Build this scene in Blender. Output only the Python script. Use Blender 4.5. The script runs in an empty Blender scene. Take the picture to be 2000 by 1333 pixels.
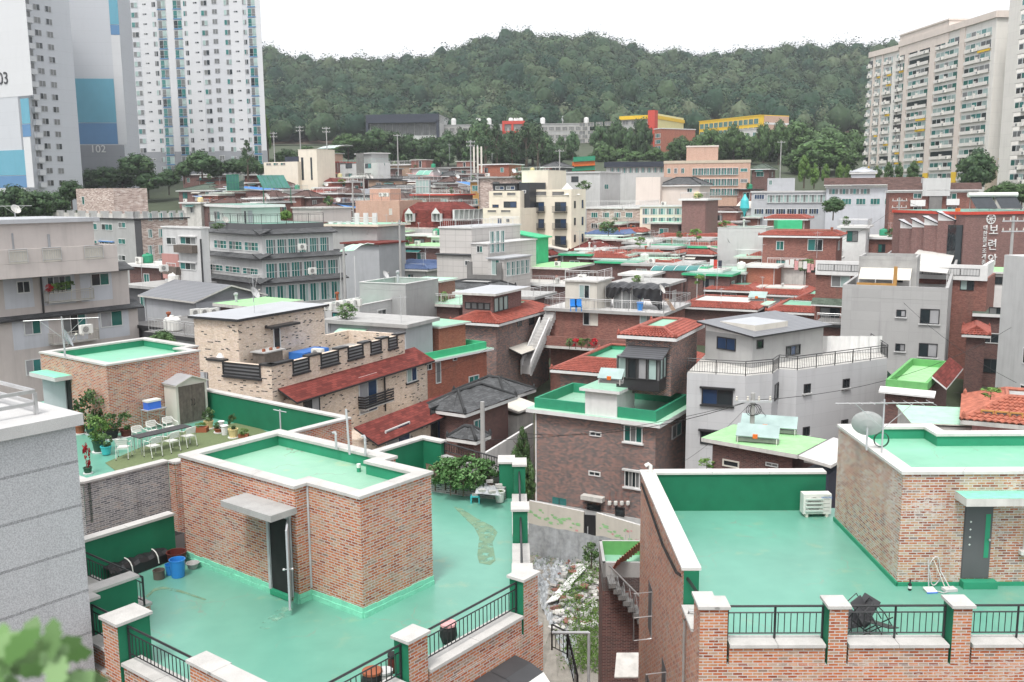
import bpy,math,random
import numpy as np
from mathutils import Vector,Matrix
R_=random.Random(7)
sc=bpy.context.scene
COL=sc.collection
rad=math.radians
# ---------------------------------------------------------------- camera
ZC=24.0;FPX=1857.0;PITCH=rad(8.945);ROLL=-0.00775
cam_d=bpy.data.cameras.new('camera');cam=bpy.data.objects.new('camera',cam_d);COL.objects.link(cam)
cam_d.sensor_width=36;cam_d.lens=36*FPX/2000;cam_d.clip_start=.05;cam_d.clip_end=4000
_cp,_sp,_c,_s=math.cos(PITCH),math.sin(PITCH),math.cos(ROLL),math.sin(ROLL)
RM=np.array([[_c,-_s,0],[_s,_c,0],[0,0,1]])@np.array([[1,0,0],[0,-_sp,-_cp],[0,_cp,-_sp]])
_B=Matrix(((RM[0][0],RM[0][1],RM[0][2]),(-RM[1][0],-RM[1][1],-RM[1][2]),(-RM[2][0],-RM[2][1],-RM[2][2]))).transposed()
cam.matrix_world=Matrix.Translation((0,0,ZC))@_B.to_4x4()
cam_d.dof.use_dof=True;cam_d.dof.focus_distance=45;cam_d.dof.aperture_fstop=5.5
sc.camera=cam
# ---------------------------------------------------------------- sky, sun, exposure
SUN_EL,SUN_AZ=rad(62),rad(200)
world=bpy.data.worlds.new('World');sc.world=world;world.use_nodes=True
wn=world.node_tree;wn.nodes.clear()
sky=wn.nodes.new('ShaderNodeTexSky');sky.sky_type='NISHITA';sky.sun_disc=False
sky.sun_elevation=SUN_EL;sky.sun_rotation=SUN_AZ;sky.air_density=1.0;sky.dust_density=6.0;sky.ozone_density=1.0
hs=wn.nodes.new('ShaderNodeHueSaturation');hs.inputs['Saturation'].default_value=0.1
mx=wn.nodes.new('ShaderNodeMix');mx.data_type='RGBA';mx.inputs[0].default_value=.5
mx.inputs[7].default_value=(9.6,9.8,10.2,1)
bg=wn.nodes.new('ShaderNodeBackground');bg.inputs['Strength'].default_value=0.11
wo=wn.nodes.new('ShaderNodeOutputWorld')
wn.links.new(sky.outputs[0],hs.inputs['Color']);wn.links.new(hs.outputs[0],mx.inputs[6])
wn.links.new(mx.outputs[2],bg.inputs[0]);wn.links.new(bg.outputs[0],wo.inputs[0])
sun_d=bpy.data.lights.new('sun','SUN');sun=bpy.data.objects.new('sun',sun_d);COL.objects.link(sun)
sun_d.energy=1.5;sun_d.angle=rad(13);sun_d.color=(1,.97,.92)
sun.rotation_euler=(math.pi/2-SUN_EL,0,-SUN_AZ+math.pi)
sc.view_settings.view_transform='Standard';sc.view_settings.look='None'
sc.view_settings.gamma=1;sc.view_settings.exposure=0.82
cy=sc.cycles;cy.max_bounces=5;cy.diffuse_bounces=3;cy.glossy_bounces=2;cy.transmission_bounces=2
cy.transparent_max_bounces=6;cy.caustics_reflective=False;cy.caustics_refractive=False
cy.use_denoising=True;cy.sample_clamp_indirect=4
# ---------------------------------------------------------------- pixel -> place helpers (photo pixels, 2000 wide)
def ray(px,py):return RM.T@np.array([(px-1000)/FPX,(py-666.5)/FPX,1.])
def P(px,py,z):
 d=ray(px,py);t=(z-ZC)/d[2];return Vector((d[0]*t,d[1]*t,z))
def Q(px,py,Y):
 d=ray(px,py);t=Y/d[1];return Vector((d[0]*t,Y,ZC+d[2]*t))
def g(y):return 1.5 if y<64 else min(1.5+(y-64)*.117,46)
# ---------------------------------------------------------------- materials
M={}
def _nt(name,rough,spec):
 m=bpy.data.materials.new(name);m.use_nodes=True;nt=m.node_tree
 b=nt.nodes['Principled BSDF'];b.inputs['Roughness'].default_value=rough;b.inputs['Specular IOR Level'].default_value=spec
 M[name]=m;return m,nt,b
def _n(nt,t,**kw):
 n=nt.nodes.new(t)
 for k,v in kw.items():
  if k.startswith('i_'):n.inputs[int(k[2:])if k[2:].isdigit()else k[2:].replace('_',' ')].default_value=v
  else:setattr(n,k,v)
 return n
def _ramp(nt,stops,src,interp='LINEAR'):
 r=nt.nodes.new('ShaderNodeValToRGB');r.color_ramp.interpolation=interp
 e=r.color_ramp.elements
 while len(e)<len(stops):e.new(.5)
 for q,(p,c)in zip(e,stops):q.position=p;q.color=(*c,1)if len(c)==3 else c
 nt.links.new(src,r.inputs[0]);return r.outputs[0]
def _mix(nt,f,a,b,mode='MIX'):
 n=nt.nodes.new('ShaderNodeMix');n.data_type='RGBA';n.blend_type=mode
 for i,v in((0,f),(6,a),(7,b)):
  if hasattr(v,'type')and hasattr(v,'links'):nt.links.new(v,n.inputs[i])
  elif i==0:n.inputs[0].default_value=v
  else:n.inputs[i].default_value=(*v,1)
 return n.outputs[2]
def _noise(nt,scale,detail=4,vec=None,rough=.55):
 n=_n(nt,'ShaderNodeTexNoise');n.inputs['Scale'].default_value=scale;n.inputs['Detail'].default_value=detail;n.inputs['Roughness'].default_value=rough
 if vec is not None:nt.links.new(vec,n.inputs['Vector'])
 return n.outputs['Fac']
def _objco(nt,scale=(1,1,1)):
 t=_n(nt,'ShaderNodeTexCoord');mp=_n(nt,'ShaderNodeMapping');mp.inputs['Scale'].default_value=scale
 nt.links.new(t.outputs['Object'],mp.inputs[0]);return mp.outputs[0]
def _uv(nt):return _n(nt,'ShaderNodeTexCoord').outputs['UV']
def _bump(nt,b,h,s,d=.01):
 n=_n(nt,'ShaderNodeBump');n.inputs['Strength'].default_value=s;n.inputs['Distance'].default_value=d
 nt.links.new(h,n.inputs['Height']);nt.links.new(n.outputs[0],b.inputs['Normal'])
def sc3(c,k):return tuple(min(1,x*k)for x in c)
def plain(name,col,rough=.7,var=.12,scale=1.2,spec=.3,streak=0,coat=0,metal=0,grain=0):
 m,nt,b=_nt(name,rough,spec)
 f=_noise(nt,scale,5,_objco(nt))
 out=_ramp(nt,[(.3,sc3(col,1-var)),(.7,sc3(col,1+var))],f)
 if streak:
  s=_noise(nt,1.0,5,_objco(nt,(2.2,2.2,.18)),.6)
  out=_mix(nt,_ramp(nt,[(.5,(0,0,0)),(.78,(streak,)*3)],s),out,sc3(col,.35))
 if grain:
  out=_mix(nt,grain,out,_ramp(nt,[(.35,sc3(col,.55)),(.65,sc3(col,1.25))],_noise(nt,60,2,_objco(nt))))
 nt.links.new(out,b.inputs['Base Color']);b.inputs['Metallic'].default_value=metal
 if coat:b.inputs['Coat Weight'].default_value=coat;b.inputs['Coat Roughness'].default_value=.22
 return m
def brick(name,stops,mortar,bw=.215,rh=.068,ms=.011,worn=0,worncol=(.55,.47,.42),dirt=.25,interp='LINEAR',offs=.5):
 m,nt,b=_nt(name,.85,.2);uv=_uv(nt)
 t=_n(nt,'ShaderNodeTexBrick');t.offset=offs
 t.inputs['Color1'].default_value=(0,0,0,1);t.inputs['Color2'].default_value=(1,1,1,1);t.inputs['Mortar'].default_value=(.5,.5,.5,1)
 for k,v in(('Scale',1),('Mortar Size',ms),('Mortar Smooth',.1),('Bias',0),('Brick Width',bw),('Row Height',rh)):t.inputs[k].default_value=v
 nt.links.new(uv,t.inputs['Vector'])
 c=_ramp(nt,stops,t.outputs['Color'],interp)
 c=_mix(nt,.35,c,_ramp(nt,[(.3,(.35,.35,.35)),(.7,(1.5,1.5,1.5))],_noise(nt,9,4,uv)),'MULTIPLY')
 if worn:
  w1=_n(nt,'ShaderNodeMapping');w1.inputs['Scale'].default_value=(7,22,1);nt.links.new(uv,w1.inputs[0])
  big=_ramp(nt,[(.35,(.75,.75,.75)),(.7,(1.15,1.15,1.15))],_noise(nt,.7,3,uv))
  w=_mix(nt,1.0,_noise(nt,1,3,w1.outputs[0],.7),big,'MULTIPLY')
  c=_mix(nt,_ramp(nt,[(.62-worn,(0,0,0)),(.66-worn,(.85,.85,.85))],w),c,worncol)
 c=_mix(nt,t.outputs['Fac'],c,mortar)
 if dirt:
  d=_noise(nt,.9,5,_objco(nt,(2.0,2.0,.28)))
  c=_mix(nt,_ramp(nt,[(.48,(0,0,0)),(.76,(dirt*1.6,)*3)],d),c,(.10,.085,.07))
 nt.links.new(c,b.inputs['Base Color']);_bump(nt,b,t.outputs['Fac'],-.5,.006);return m
def panel(name,col,bw,rh,ms=.012,line=.5,var=.06,rough=.6,spec=.3,streak=.2,off=0.,coat=0,grain=0):
 m,nt,b=_nt(name,rough,spec);uv=_uv(nt)
 t=_n(nt,'ShaderNodeTexBrick');t.offset=off
 t.inputs['Color1'].default_value=(*sc3(col,1-var),1);t.inputs['Color2'].default_value=(*sc3(col,1+var),1)
 t.inputs['Mortar'].default_value=(*sc3(col,line),1)
 for k,v in(('Scale',1),('Mortar Size',ms),('Mortar Smooth',.1),('Bias',0),('Brick Width',bw),('Row Height',rh)):t.inputs[k].default_value=v
 nt.links.new(uv,t.inputs['Vector']);c=t.outputs['Color']
 c=_mix(nt,.6,c,_ramp(nt,[(.3,(1-var,)*3),(.7,(1+var,)*3)],_noise(nt,.9,5,_objco(nt))),'MULTIPLY')
 if streak:c=_mix(nt,_ramp(nt,[(.52,(0,0,0)),(.8,(streak,)*3)],_noise(nt,1,5,_objco(nt,(1.6,1.6,.14)),.6)),c,sc3(col,.45))
 if grain:
  c=_mix(nt,grain,c,_ramp(nt,[(.40,sc3(col,.5)),(.5,col),(.6,sc3(col,1.5))],_noise(nt,38,2,_objco(nt),.7)))
 nt.links.new(c,b.inputs['Base Color'])
 if coat:b.inputs['Coat Weight'].default_value=coat;b.inputs['Coat Roughness'].default_value=.25
 return m
def floorpaint(name,col,stain=(.30,.36,.22),amt=.75,crack=.6,rough=.4,coat=.35):
 m,nt,b=_nt(name,rough,.4);co=_objco(nt)
 c=_mix(nt,1.0,_ramp(nt,[(.3,sc3(col,.88)),(.7,sc3(col,1.1))],_noise(nt,.3,6,co)),_ramp(nt,[(.35,(.95,.96,.96)),(.65,(1.05,1.03,1.03))],_noise(nt,2.2,5,co)),'MULTIPLY')
 c=_mix(nt,_ramp(nt,[(.60,(0,0,0)),(.72,(amt*.5,)*3)],_noise(nt,1.3,6,co,.65)),c,stain)
 c=_mix(nt,_ramp(nt,[(.66,(0,0,0)),(.70,(amt*.5,)*3)],_noise(nt,5,6,co,.75)),c,(.33,.36,.34))
 if crack:
  w=_n(nt,'ShaderNodeTexVoronoi');w.feature='DISTANCE_TO_EDGE';w.inputs['Scale'].default_value=.9
  wv=_n(nt,'ShaderNodeTexNoise');wv.inputs['Scale'].default_value=3;nt.links.new(co,wv.inputs['Vector'])
  add=_mix(nt,.25,co,wv.outputs['Color']);nt.links.new(add,w.inputs['Vector'])
  msk=_mix(nt,1.0,_ramp(nt,[(.004,(1,1,1)),(.012,(0,0,0))],w.outputs['Distance']),_ramp(nt,[(.52,(0,0,0)),(.6,(crack,)*3)],_noise(nt,.6,3,co)),'MULTIPLY')
  c=_mix(nt,msk,c,(.22,.25,.2))
 nt.links.new(c,b.inputs['Base Color']);b.inputs['Coat Weight'].default_value=coat;b.inputs['Coat Roughness'].default_value=.3
 return m
def glass(name,col,rough=.08):return plain(name,col,rough,.25,.5,.6)
def foliage(name,cols,spec=.25):
 m,nt,b=_nt(name,.6,spec)
 a=_n(nt,'ShaderNodeAttribute');a.attribute_name='lf'
 oi=_n(nt,'ShaderNodeObjectInfo')
 c=_ramp(nt,[(i/(len(cols)-1),k)for i,k in enumerate(cols)],a.outputs['Fac'])
 h=_n(nt,'ShaderNodeHueSaturation');nt.links.new(c,h.inputs['Color'])
 mr=_n(nt,'ShaderNodeMapRange');mr.inputs[3].default_value=.75;mr.inputs[4].default_value=1.3
 nt.links.new(oi.outputs['Random'],mr.inputs[0]);nt.links.new(mr.outputs[0],h.inputs['Value'])
 nt.links.new(h.outputs[0],b.inputs['Base Color'])
 b.inputs['Subsurface Weight'].default_value=0;return m
BR=[(0,(.22,.06,.03)),(.2,(.40,.11,.042)),(.5,(.47,.165,.07)),(.75,(.45,.22,.115)),(.92,(.38,.25,.17)),(1,(.2,.12,.09))]
brick('brick_orange',BR,(.47,.435,.41),worn=.04,dirt=.10,worncol=(.46,.36,.3))
brick('brick_orange_worn',[(0,(.20,.07,.045)),(.25,(.40,.13,.065)),(.5,(.45,.2,.1)),(.72,(.46,.29,.17)),(.9,(.42,.33,.24)),(1,(.22,.16,.15))],(.5,.47,.45),worn=.11,worncol=(.56,.48,.43))
brick('brick_gray',[(0,(.12,.12,.13)),(.4,(.23,.23,.24)),(.8,(.31,.3,.29)),(1,(.38,.33,.3))],(.5,.49,.48),worn=.0)
brick('brick_cream',[(0,(.03,.025,.025)),(.05,(.03,.025,.025)),(.055,(.56,.44,.34)),(.5,(.64,.53,.43)),(.8,(.62,.5,.42)),(1,(.55,.42,.34))],(.6,.54,.47),bw=.25,rh=.078,interp='CONSTANT',dirt=.12,ms=.008)
brick('brick_brown',[(0,(.03,.025,.028)),(.3,(.07,.045,.045)),(.55,(.16,.068,.05)),(1,(.31,.125,.085))],(.38,.345,.33),bw=.23,rh=.075,ms=.011,dirt=0)
brick('brick_red',[(0,(.15,.05,.04)),(.5,(.23,.085,.065)),(1,(.29,.12,.09))],(.25,.16,.14),dirt=.25,ms=.009)
brick('brick_red_bright',[(0,(.26,.075,.05)),(.5,(.34,.10,.06)),(1,(.4,.14,.09))],(.36,.19,.14),dirt=.2,ms=.008)
brick('brick_red_dark',[(0,(.07,.03,.028)),(.5,(.12,.05,.045)),(1,(.18,.075,.06))],(.2,.15,.14),dirt=.25)
brick('brick_plum',[(0,(.13,.06,.055)),(.5,(.19,.09,.08)),(1,(.25,.13,.11))],(.24,.17,.16),dirt=.15)
brick('brick_tan',[(0,(.33,.2,.13)),(.5,(.43,.29,.2)),(1,(.5,.36,.27))],(.42,.32,.26),dirt=.2)
brick('brick_peach',[(0,(.46,.27,.2)),(.5,(.52,.32,.24)),(1,(.57,.37,.29))],(.5,.36,.29),dirt=.12)
brick('stone_pink',[(0,(.24,.17,.15)),(.5,(.42,.32,.28)),(.8,(.52,.42,.37)),(1,(.65,.58,.54))],(.5,.42,.38),bw=.5,rh=.14,ms=.02,dirt=.1)
plain('cap_stone',(.47,.455,.435),.8,.12,2.5,grain=.25,streak=.3)
plain('cap_white',(.57,.555,.53),.75,.09,2,streak=.28,grain=.1)
panel('granite',(.41,.415,.43),50,.93,.03,.45,.05,.8,.2,.3,grain=.35)
plain('granite_top',(.47,.465,.46),.8,.06,2,grain=.25)
floorpaint('paint_green',(.125,.335,.255));floorpaint('paint_mint',(.24,.445,.325),(.42,.45,.27),.9,1.0,.6,.1)
floorpaint('paint_mint_gray',(.20,.46,.32),(.33,.36,.33),1.0,.5,.55,.15)
plain('wall_green',(.012,.145,.075),.6,.1,1.5,streak=.06)
plain('wall_green_mid',(.03,.25,.14),.6,.1,1.5,streak=.1);plain('skirting_mint',(.22,.60,.43),.6,.15,6,grain=.2)
plain('turf',(.14,.175,.085),.95,.14,6,grain=.5)
plain('concrete',(.36,.355,.345),.85,.14,1,streak=.4,grain=.2);plain('concrete_light',(.52,.51,.5),.85,.1,1,streak=.35,grain=.15)
plain('concrete_dark',(.17,.165,.16),.9,.2,1,streak=.4);plain('white',(.66,.655,.645),.6,.05,2,streak=.18)
plain('white_dirty',(.53,.515,.485),.7,.12,2,streak=.5);plain('offwhite',(.57,.54,.48),.7,.06,1,streak=.2)
plain('cream',(.70,.63,.52),.75,.04,1,streak=.14);plain('mint_wall',(.52,.58,.54),.7,.04,1,streak=.2)
plain('lilac_wall',(.52,.535,.57),.7,.04,1,streak=.22);plain('taupe_wall',(.50,.455,.43),.75,.05,1,streak=.25)
panel('gray_panel',(.49,.49,.50),3.4,.9,.008,.8,.03,.7,.3,.3);panel('gray_tile',(.52,.495,.475),1.5,.75,.025,.72,.03,.5,.4,.25)
panel('gray_panel_dark',(.37,.365,.36),2.4,.9,.008,.8,.04,.7,.3,.35);plain('gray_wall',(.36,.36,.355),.75,.06,1,streak=.25)
plain('lightgray_wall',(.50,.50,.495),.75,.05,1,streak=.25);plain('bluegray_wall',(.40,.41,.43),.7,.05,1,streak=.2)
plain('darkgray_wall',(.10,.10,.105),.6,.08,1);plain('rose_wall',(.42,.22,.2),.75,.06,1,streak=.2)
plain('black_panel',(.028,.03,.035),.35,.1,1,.5);plain('black_metal',(.018,.018,.02),.4,.1,3,.5)
plain('dark_wood',(.12,.10,.085),.8,.25,5,streak=.4);plain('wood_orange',(.42,.23,.07),.6,.15,2)
plain('steel',(.50,.50,.50),.35,.1,4,.5,metal=.7);plain('pipe_gray',(.42,.43,.44),.5,.1,4)
plain('frame_white',(.62,.63,.62),.4,.03,3,.4);plain('frame_dark',(.03,.03,.032),.4,.1,3,.4)
plain('plastic_white',(.66,.655,.62),.45,.05,2,.4);plain('plastic_blue',(.03,.22,.60),.35,.08,2,.4);plain('cooler_blue',(.05,.16,.62),.35,.05,2,.5)
plain('plastic_teal',(.06,.45,.48),.4,.08,2,.4);plain('terracotta',(.28,.09,.045),.8,.12,4);plain('maroon',(.10,.022,.018),.5,.15,4)
plain('pot_yellow',(.62,.5,.25),.6,.08,4);plain('pot_green',(.03,.08,.05),.5,.1,4);plain('rubber',(.02,.02,.02),.7,.2,3)
plain('tarp_black',(.016,.016,.018),.45,.3,3,.5);plain('tarp_blue',(.03,.16,.5),.4,.15,2,.5);plain('awning_gray',(.045,.045,.048),.5,.12,2,.4)
plain('red_paint',(.50,.06,.04),.6,.1,2,streak=.15);plain('orange_paint',(.65,.15,.03),.5,.1,2);plain('yellow_paint',(.72,.47,.03),.6,.06,1,streak=.1)
plain('lemon_wall',(.72,.66,.34),.7,.05,1,streak=.15);plain('navy',(.035,.042,.06),.6,.1,1);plain('blue_roof',(.05,.2,.5),.5,.12,1.5,streak=.15)
plain('teal_band',(.13,.34,.44),.7,.03,.5,streak=.08);plain('blue_band',(.11,.23,.40),.7,.03,.5,streak=.08)
panel('tower_gray',(.50,.515,.545),60,2.8,.03,.88,.01,.75,.2,.08);panel('tower_white',(.58,.585,.60),60,2.8,.03,.92,.01,.75,.2,.08)
panel('tower_gray_light',(.53,.54,.565),60,2.8,.03,.9,.01,.75,.2,.08);panel('tower_dark',(.27,.28,.30),60,2.8,.03,.85,.02,.75,.2,.1)
panel('apt_white',(.68,.655,.615),60,2.75,.03,.85,.02,.75,.2,.25);plain('apt_beige',(.64,.565,.51),.75,.04,.5,streak=.2);plain('apt_tan',(.5,.43,.34),.75,.04,.5,streak=.2)
glass('glass_teal',(.035,.17,.16));glass('glass_dark',(.02,.028,.032));glass('glass_gray',(.16,.165,.165),.3);glass('glass_blue',(.02,.045,.1));glass('glass_pale',(.32,.42,.40),.25)
glass('glass_green',(.02,.12,.10));glass('curtain_gray',(.30,.30,.31),.6)
panel('shingle_red',(.15,.036,.03),.5,.2,.012,.55,.3,.85,.15,.3,.5);panel('shingle_gray',(.085,.087,.09),.5,.2,.012,.55,.25,.85,.15,.3,.5)
panel('shingle_brown',(.10,.062,.055),.5,.2,.012,.55,.25,.85,.15,.3,.5);panel('shingle_green',(.09,.115,.09),.5,.2,.012,.6,.25,.85,.15,.3,.5)
plain('tile_red',(.29,.08,.058),.6,.3,3,.35,streak=.25);plain('tile_red_old',(.38,.13,.085),.7,.3,3,.3,streak=.3);plain('tile_blue',(.10,.15,.28),.5,.2,3,.4,streak=.2);plain('tile_gray',(.13,.15,.15),.6,.2,3,streak=.2)
panel('metal_roof',(.19,.195,.21),60,.3,.035,.45,.04,.45,.5,.15);plain('metal_roof_light',(.42,.43,.45),.35,.06,1,.5,streak=.1)
plain('mint_paint',(.36,.58,.44),.65,.1,2,streak=.3);plain('green_roof_lime',(.30,.55,.27),.7,.12,2,streak=.2);plain('green_grass',(.13,.36,.12),.7,.12,2,streak=.2);plain('green_bright',(.05,.42,.2),.55,.1,1,streak=.15)
plain('soil',(.09,.065,.045),.95,.3,6);plain('bark',(.10,.08,.06),.9,.25,6);plain('asphalt',(.06,.06,.062),.9,.2,1,grain=.3)
floorpaint('slope',(.055,.07,.04),(.11,.105,.095),1.6,0,.95,0);plain('dirt',(.26,.24,.21),.95,.3,2,grain=.4);plain('rubble',(.36,.35,.33),.9,.25,4);plain('plastic_sheet',(.33,.345,.355),.3,.25,3,.5)
plain('solar_panel',(.02,.025,.03),.15,.2,2,.6);plain('skin_gas_pipe',(.26,.10,.08),.6,.1,3);plain('pink_paint',(.6,.3,.3),.7,.2,5)
foliage('leaf_tree',[(.03,.06,.02),(.055,.105,.035),(.09,.16,.055),(.14,.21,.085)])
foliage('leaf_dark',[(.026,.055,.026),(.044,.088,.036),(.072,.125,.05),(.11,.16,.07)])
foliage('leaf_light',[(.05,.10,.02),(.09,.17,.035),(.15,.26,.06),(.2,.33,.1)])
foliage('leaf_pepper',[(.03,.075,.02),(.055,.125,.035),(.085,.18,.06),(.15,.25,.10)])
foliage('leaf_hill',[(.010,.029,.019),(.017,.042,.025),(.028,.055,.029),(.043,.063,.032),(.048,.083,.042),(.085,.10,.062)],.08)
foliage('flower_red',[(.2,.005,.01),(.4,.01,.02),(.5,.03,.04)])
foliage('leaf_near',[(.07,.15,.04),(.11,.2,.07),(.17,.27,.12)])
# ---------------------------------------------------------------- mesh builder
def V3(p,z=None):return Vector((p[0],p[1],p[2]if z is None else z))
class MB:
 def __init__(s):s.v=[];s.f=[];s.uv=[];s.m=[];s.sm=[];s.mats=[]
 def mi(s,m):
  if m not in s.mats:s.mats.append(m)
  return s.mats.index(m)
 def poly(s,pts,m,uv=None,sm=False):
  pts=[Vector(p)for p in pts]
  if uv is None:
   n=Vector((0,0,0))
   for i in range(len(pts)):
    a,b=pts[i],pts[(i+1)%len(pts)]
    n+=Vector(((a.y-b.y)*(a.z+b.z),(a.z-b.z)*(a.x+b.x),(a.x-b.x)*(a.y+b.y)))
   h=math.hypot(n.x,n.y)
   if n.length>0 and h/n.length>.08:
    t=Vector((-n.y/h,n.x/h,0));b=n.normalized().cross(t);uv=[(p.dot(t),p.dot(b))for p in pts]
   else:uv=[(p.x,p.y)for p in pts]
  k=len(s.v);s.v+=pts;s.f.append(tuple(range(k,k+len(pts))));s.uv+=uv;s.m.append(s.mi(m));s.sm.append(sm)
 def obox(s,o,u,v,w,m,skip=''):
  o,u,v,w=Vector(o),Vector(u),Vector(v),Vector(w)
  if u.cross(v).dot(w)<0:u,v=v,u
  c=lambda i,j,k:o+u*i+v*j+w*k
  F=[((0,0,0),(0,1,0),(1,1,0),(1,0,0)),((0,0,1),(1,0,1),(1,1,1),(0,1,1)),((0,0,0),(1,0,0),(1,0,1),(0,0,1)),
             ((0,1,0),(0,1,1),(1,1,1),(1,1,0)),((0,0,0),(0,0,1),(0,1,1),(0,1,0)),((1,0,0),(1,1,0),(1,1,1),(1,0,1))]
  for q,f in enumerate(F):
   if 'btfklr'[q]in skip:continue
   s.poly([c(*x)for x in f],m)
 def prism(s,pts,z0,z1,m,mt=None,bottom=True):
  """vertical prism over a counter-clockwise xy polygon"""
  A=sum(pts[i][0]*pts[(i+1)%len(pts)][1]-pts[(i+1)%len(pts)][0]*pts[i][1]for i in range(len(pts)))
  if A<0:pts=pts[::-1]
  n=len(pts)
  for i in range(n):
   a,b=pts[i],pts[(i+1)%n]
   s.poly([V3(a,z0),V3(b,z0),V3(b,z1),V3(a,z1)],m)
  s.poly([V3(p,z1)for p in pts],mt or m)
  if bottom:s.poly([V3(p,z0)for p in pts[::-1]],m)
 def tube(s,path,r,m,n=6,cap=True):
  path=[Vector(p)for p in path];L=len(path);rings=[]
  rr=r if isinstance(r,(list,tuple))else[r]*L
  for i,p in enumerate(path):
   d=(path[min(i+1,L-1)]-path[max(i-1,0)]).normalized()
   a=d.cross(Vector((0,0,1)));
   if a.length<.05:a=d.cross(Vector((1,0,0)))
   a.normalize();b=d.cross(a)
   rings.append([p+(a*math.cos(2*math.pi*j/n)+b*math.sin(2*math.pi*j/n))*rr[i]for j in range(n)])
  for i in range(L-1):
   for j in range(n):
    k=(j+1)%n;s.poly([rings[i][k],rings[i][j],rings[i+1][j],rings[i+1][k]],m,[(0,0)]*4,True)
  if cap:s.poly(rings[0],m,[(0,0)]*n);s.poly(rings[-1][::-1],m,[(0,0)]*n)
 def lathe(s,o,prof,m,n=16,axis=None,cap=True):
  o=Vector(o);X,Y,Z=Vector((1,0,0)),Vector((0,1,0)),Vector((0,0,1))
  if axis is not None:
   Z=Vector(axis).normalized();X=Z.cross(Vector((0,0,1)))
   if X.length<.01:X=Vector((1,0,0))
   X.normalize();Y=Z.cross(X)
  R=[[o+(X*math.cos(2*math.pi*j/n)+Y*math.sin(2*math.pi*j/n))*r+Z*h for j in range(n)]for r,h in prof]
  for i in range(len(R)-1):
   for j in range(n):
    k=(j+1)%n;s.poly([R[i][j],R[i][k],R[i+1][k],R[i+1][j]],m,[(0,0)]*4,True)
  if cap:
   if prof[0][0]>1e-4:s.poly(R[0][::-1],m,[(0,0)]*n)
   if prof[-1][0]>1e-4:s.poly(R[-1],m,[(0,0)]*n)
 def build(s,name,parent=None,off=None,**props):
  o0=Vector(off)if off is not None else(parent['_o']if parent is not None and '_o' in parent else None)
  o0=Vector(o0)if o0 is not None else Vector((0,0,0))
  me=bpy.data.meshes.new(name)
  me.from_pydata([tuple(p-o0)for p in s.v],[],s.f)
  for m in s.mats:me.materials.append(M[m])
  me.polygons.foreach_set('material_index',s.m);me.polygons.foreach_set('use_smooth',s.sm)
  ul=me.uv_layers.new(name='UVMap');ul.data.foreach_set('uv',[c for q in s.uv for c in q])
  me.update();o=bpy.data.objects.new(name,me);COL.objects.link(o)
  if parent is not None:o.parent=parent;o['_o']=tuple(o0)
  else:o.location=o0
  for k,v in props.items():o[k]=v
  return o
def clean_props():
 for o in bpy.data.objects:
  if '_o' in o:del o['_o']
def thing(name,label,cat,loc,group=None):
 o=bpy.data.objects.new(name,None);COL.objects.link(o);o.location=loc;o['_o']=tuple(loc)
 o['label']=label;o['category']=cat;o.empty_display_size=.2
 if group:o['group']=group
 return o
def tagged(o,label,cat,group=None):
 o['label']=label;o['category']=cat
 if group:o['group']=group
 return o
def copy_thing(src,loc,rz=0.,sc_=1.,label=None,group=None):
 c=src.copy();COL.objects.link(c);c.location=loc;c.rotation_euler=(0,0,rz);c.scale=(sc_,)*3 if not isinstance(sc_,tuple)else sc_
 for ch in src.children:
  d=ch.copy();COL.objects.link(d);d.parent=c
  for gg in ch.children:
   e=gg.copy();COL.objects.link(e);e.parent=d
 if label:c['label']=label
 if group:c['group']=group
 return c
PROTO=[]
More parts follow.
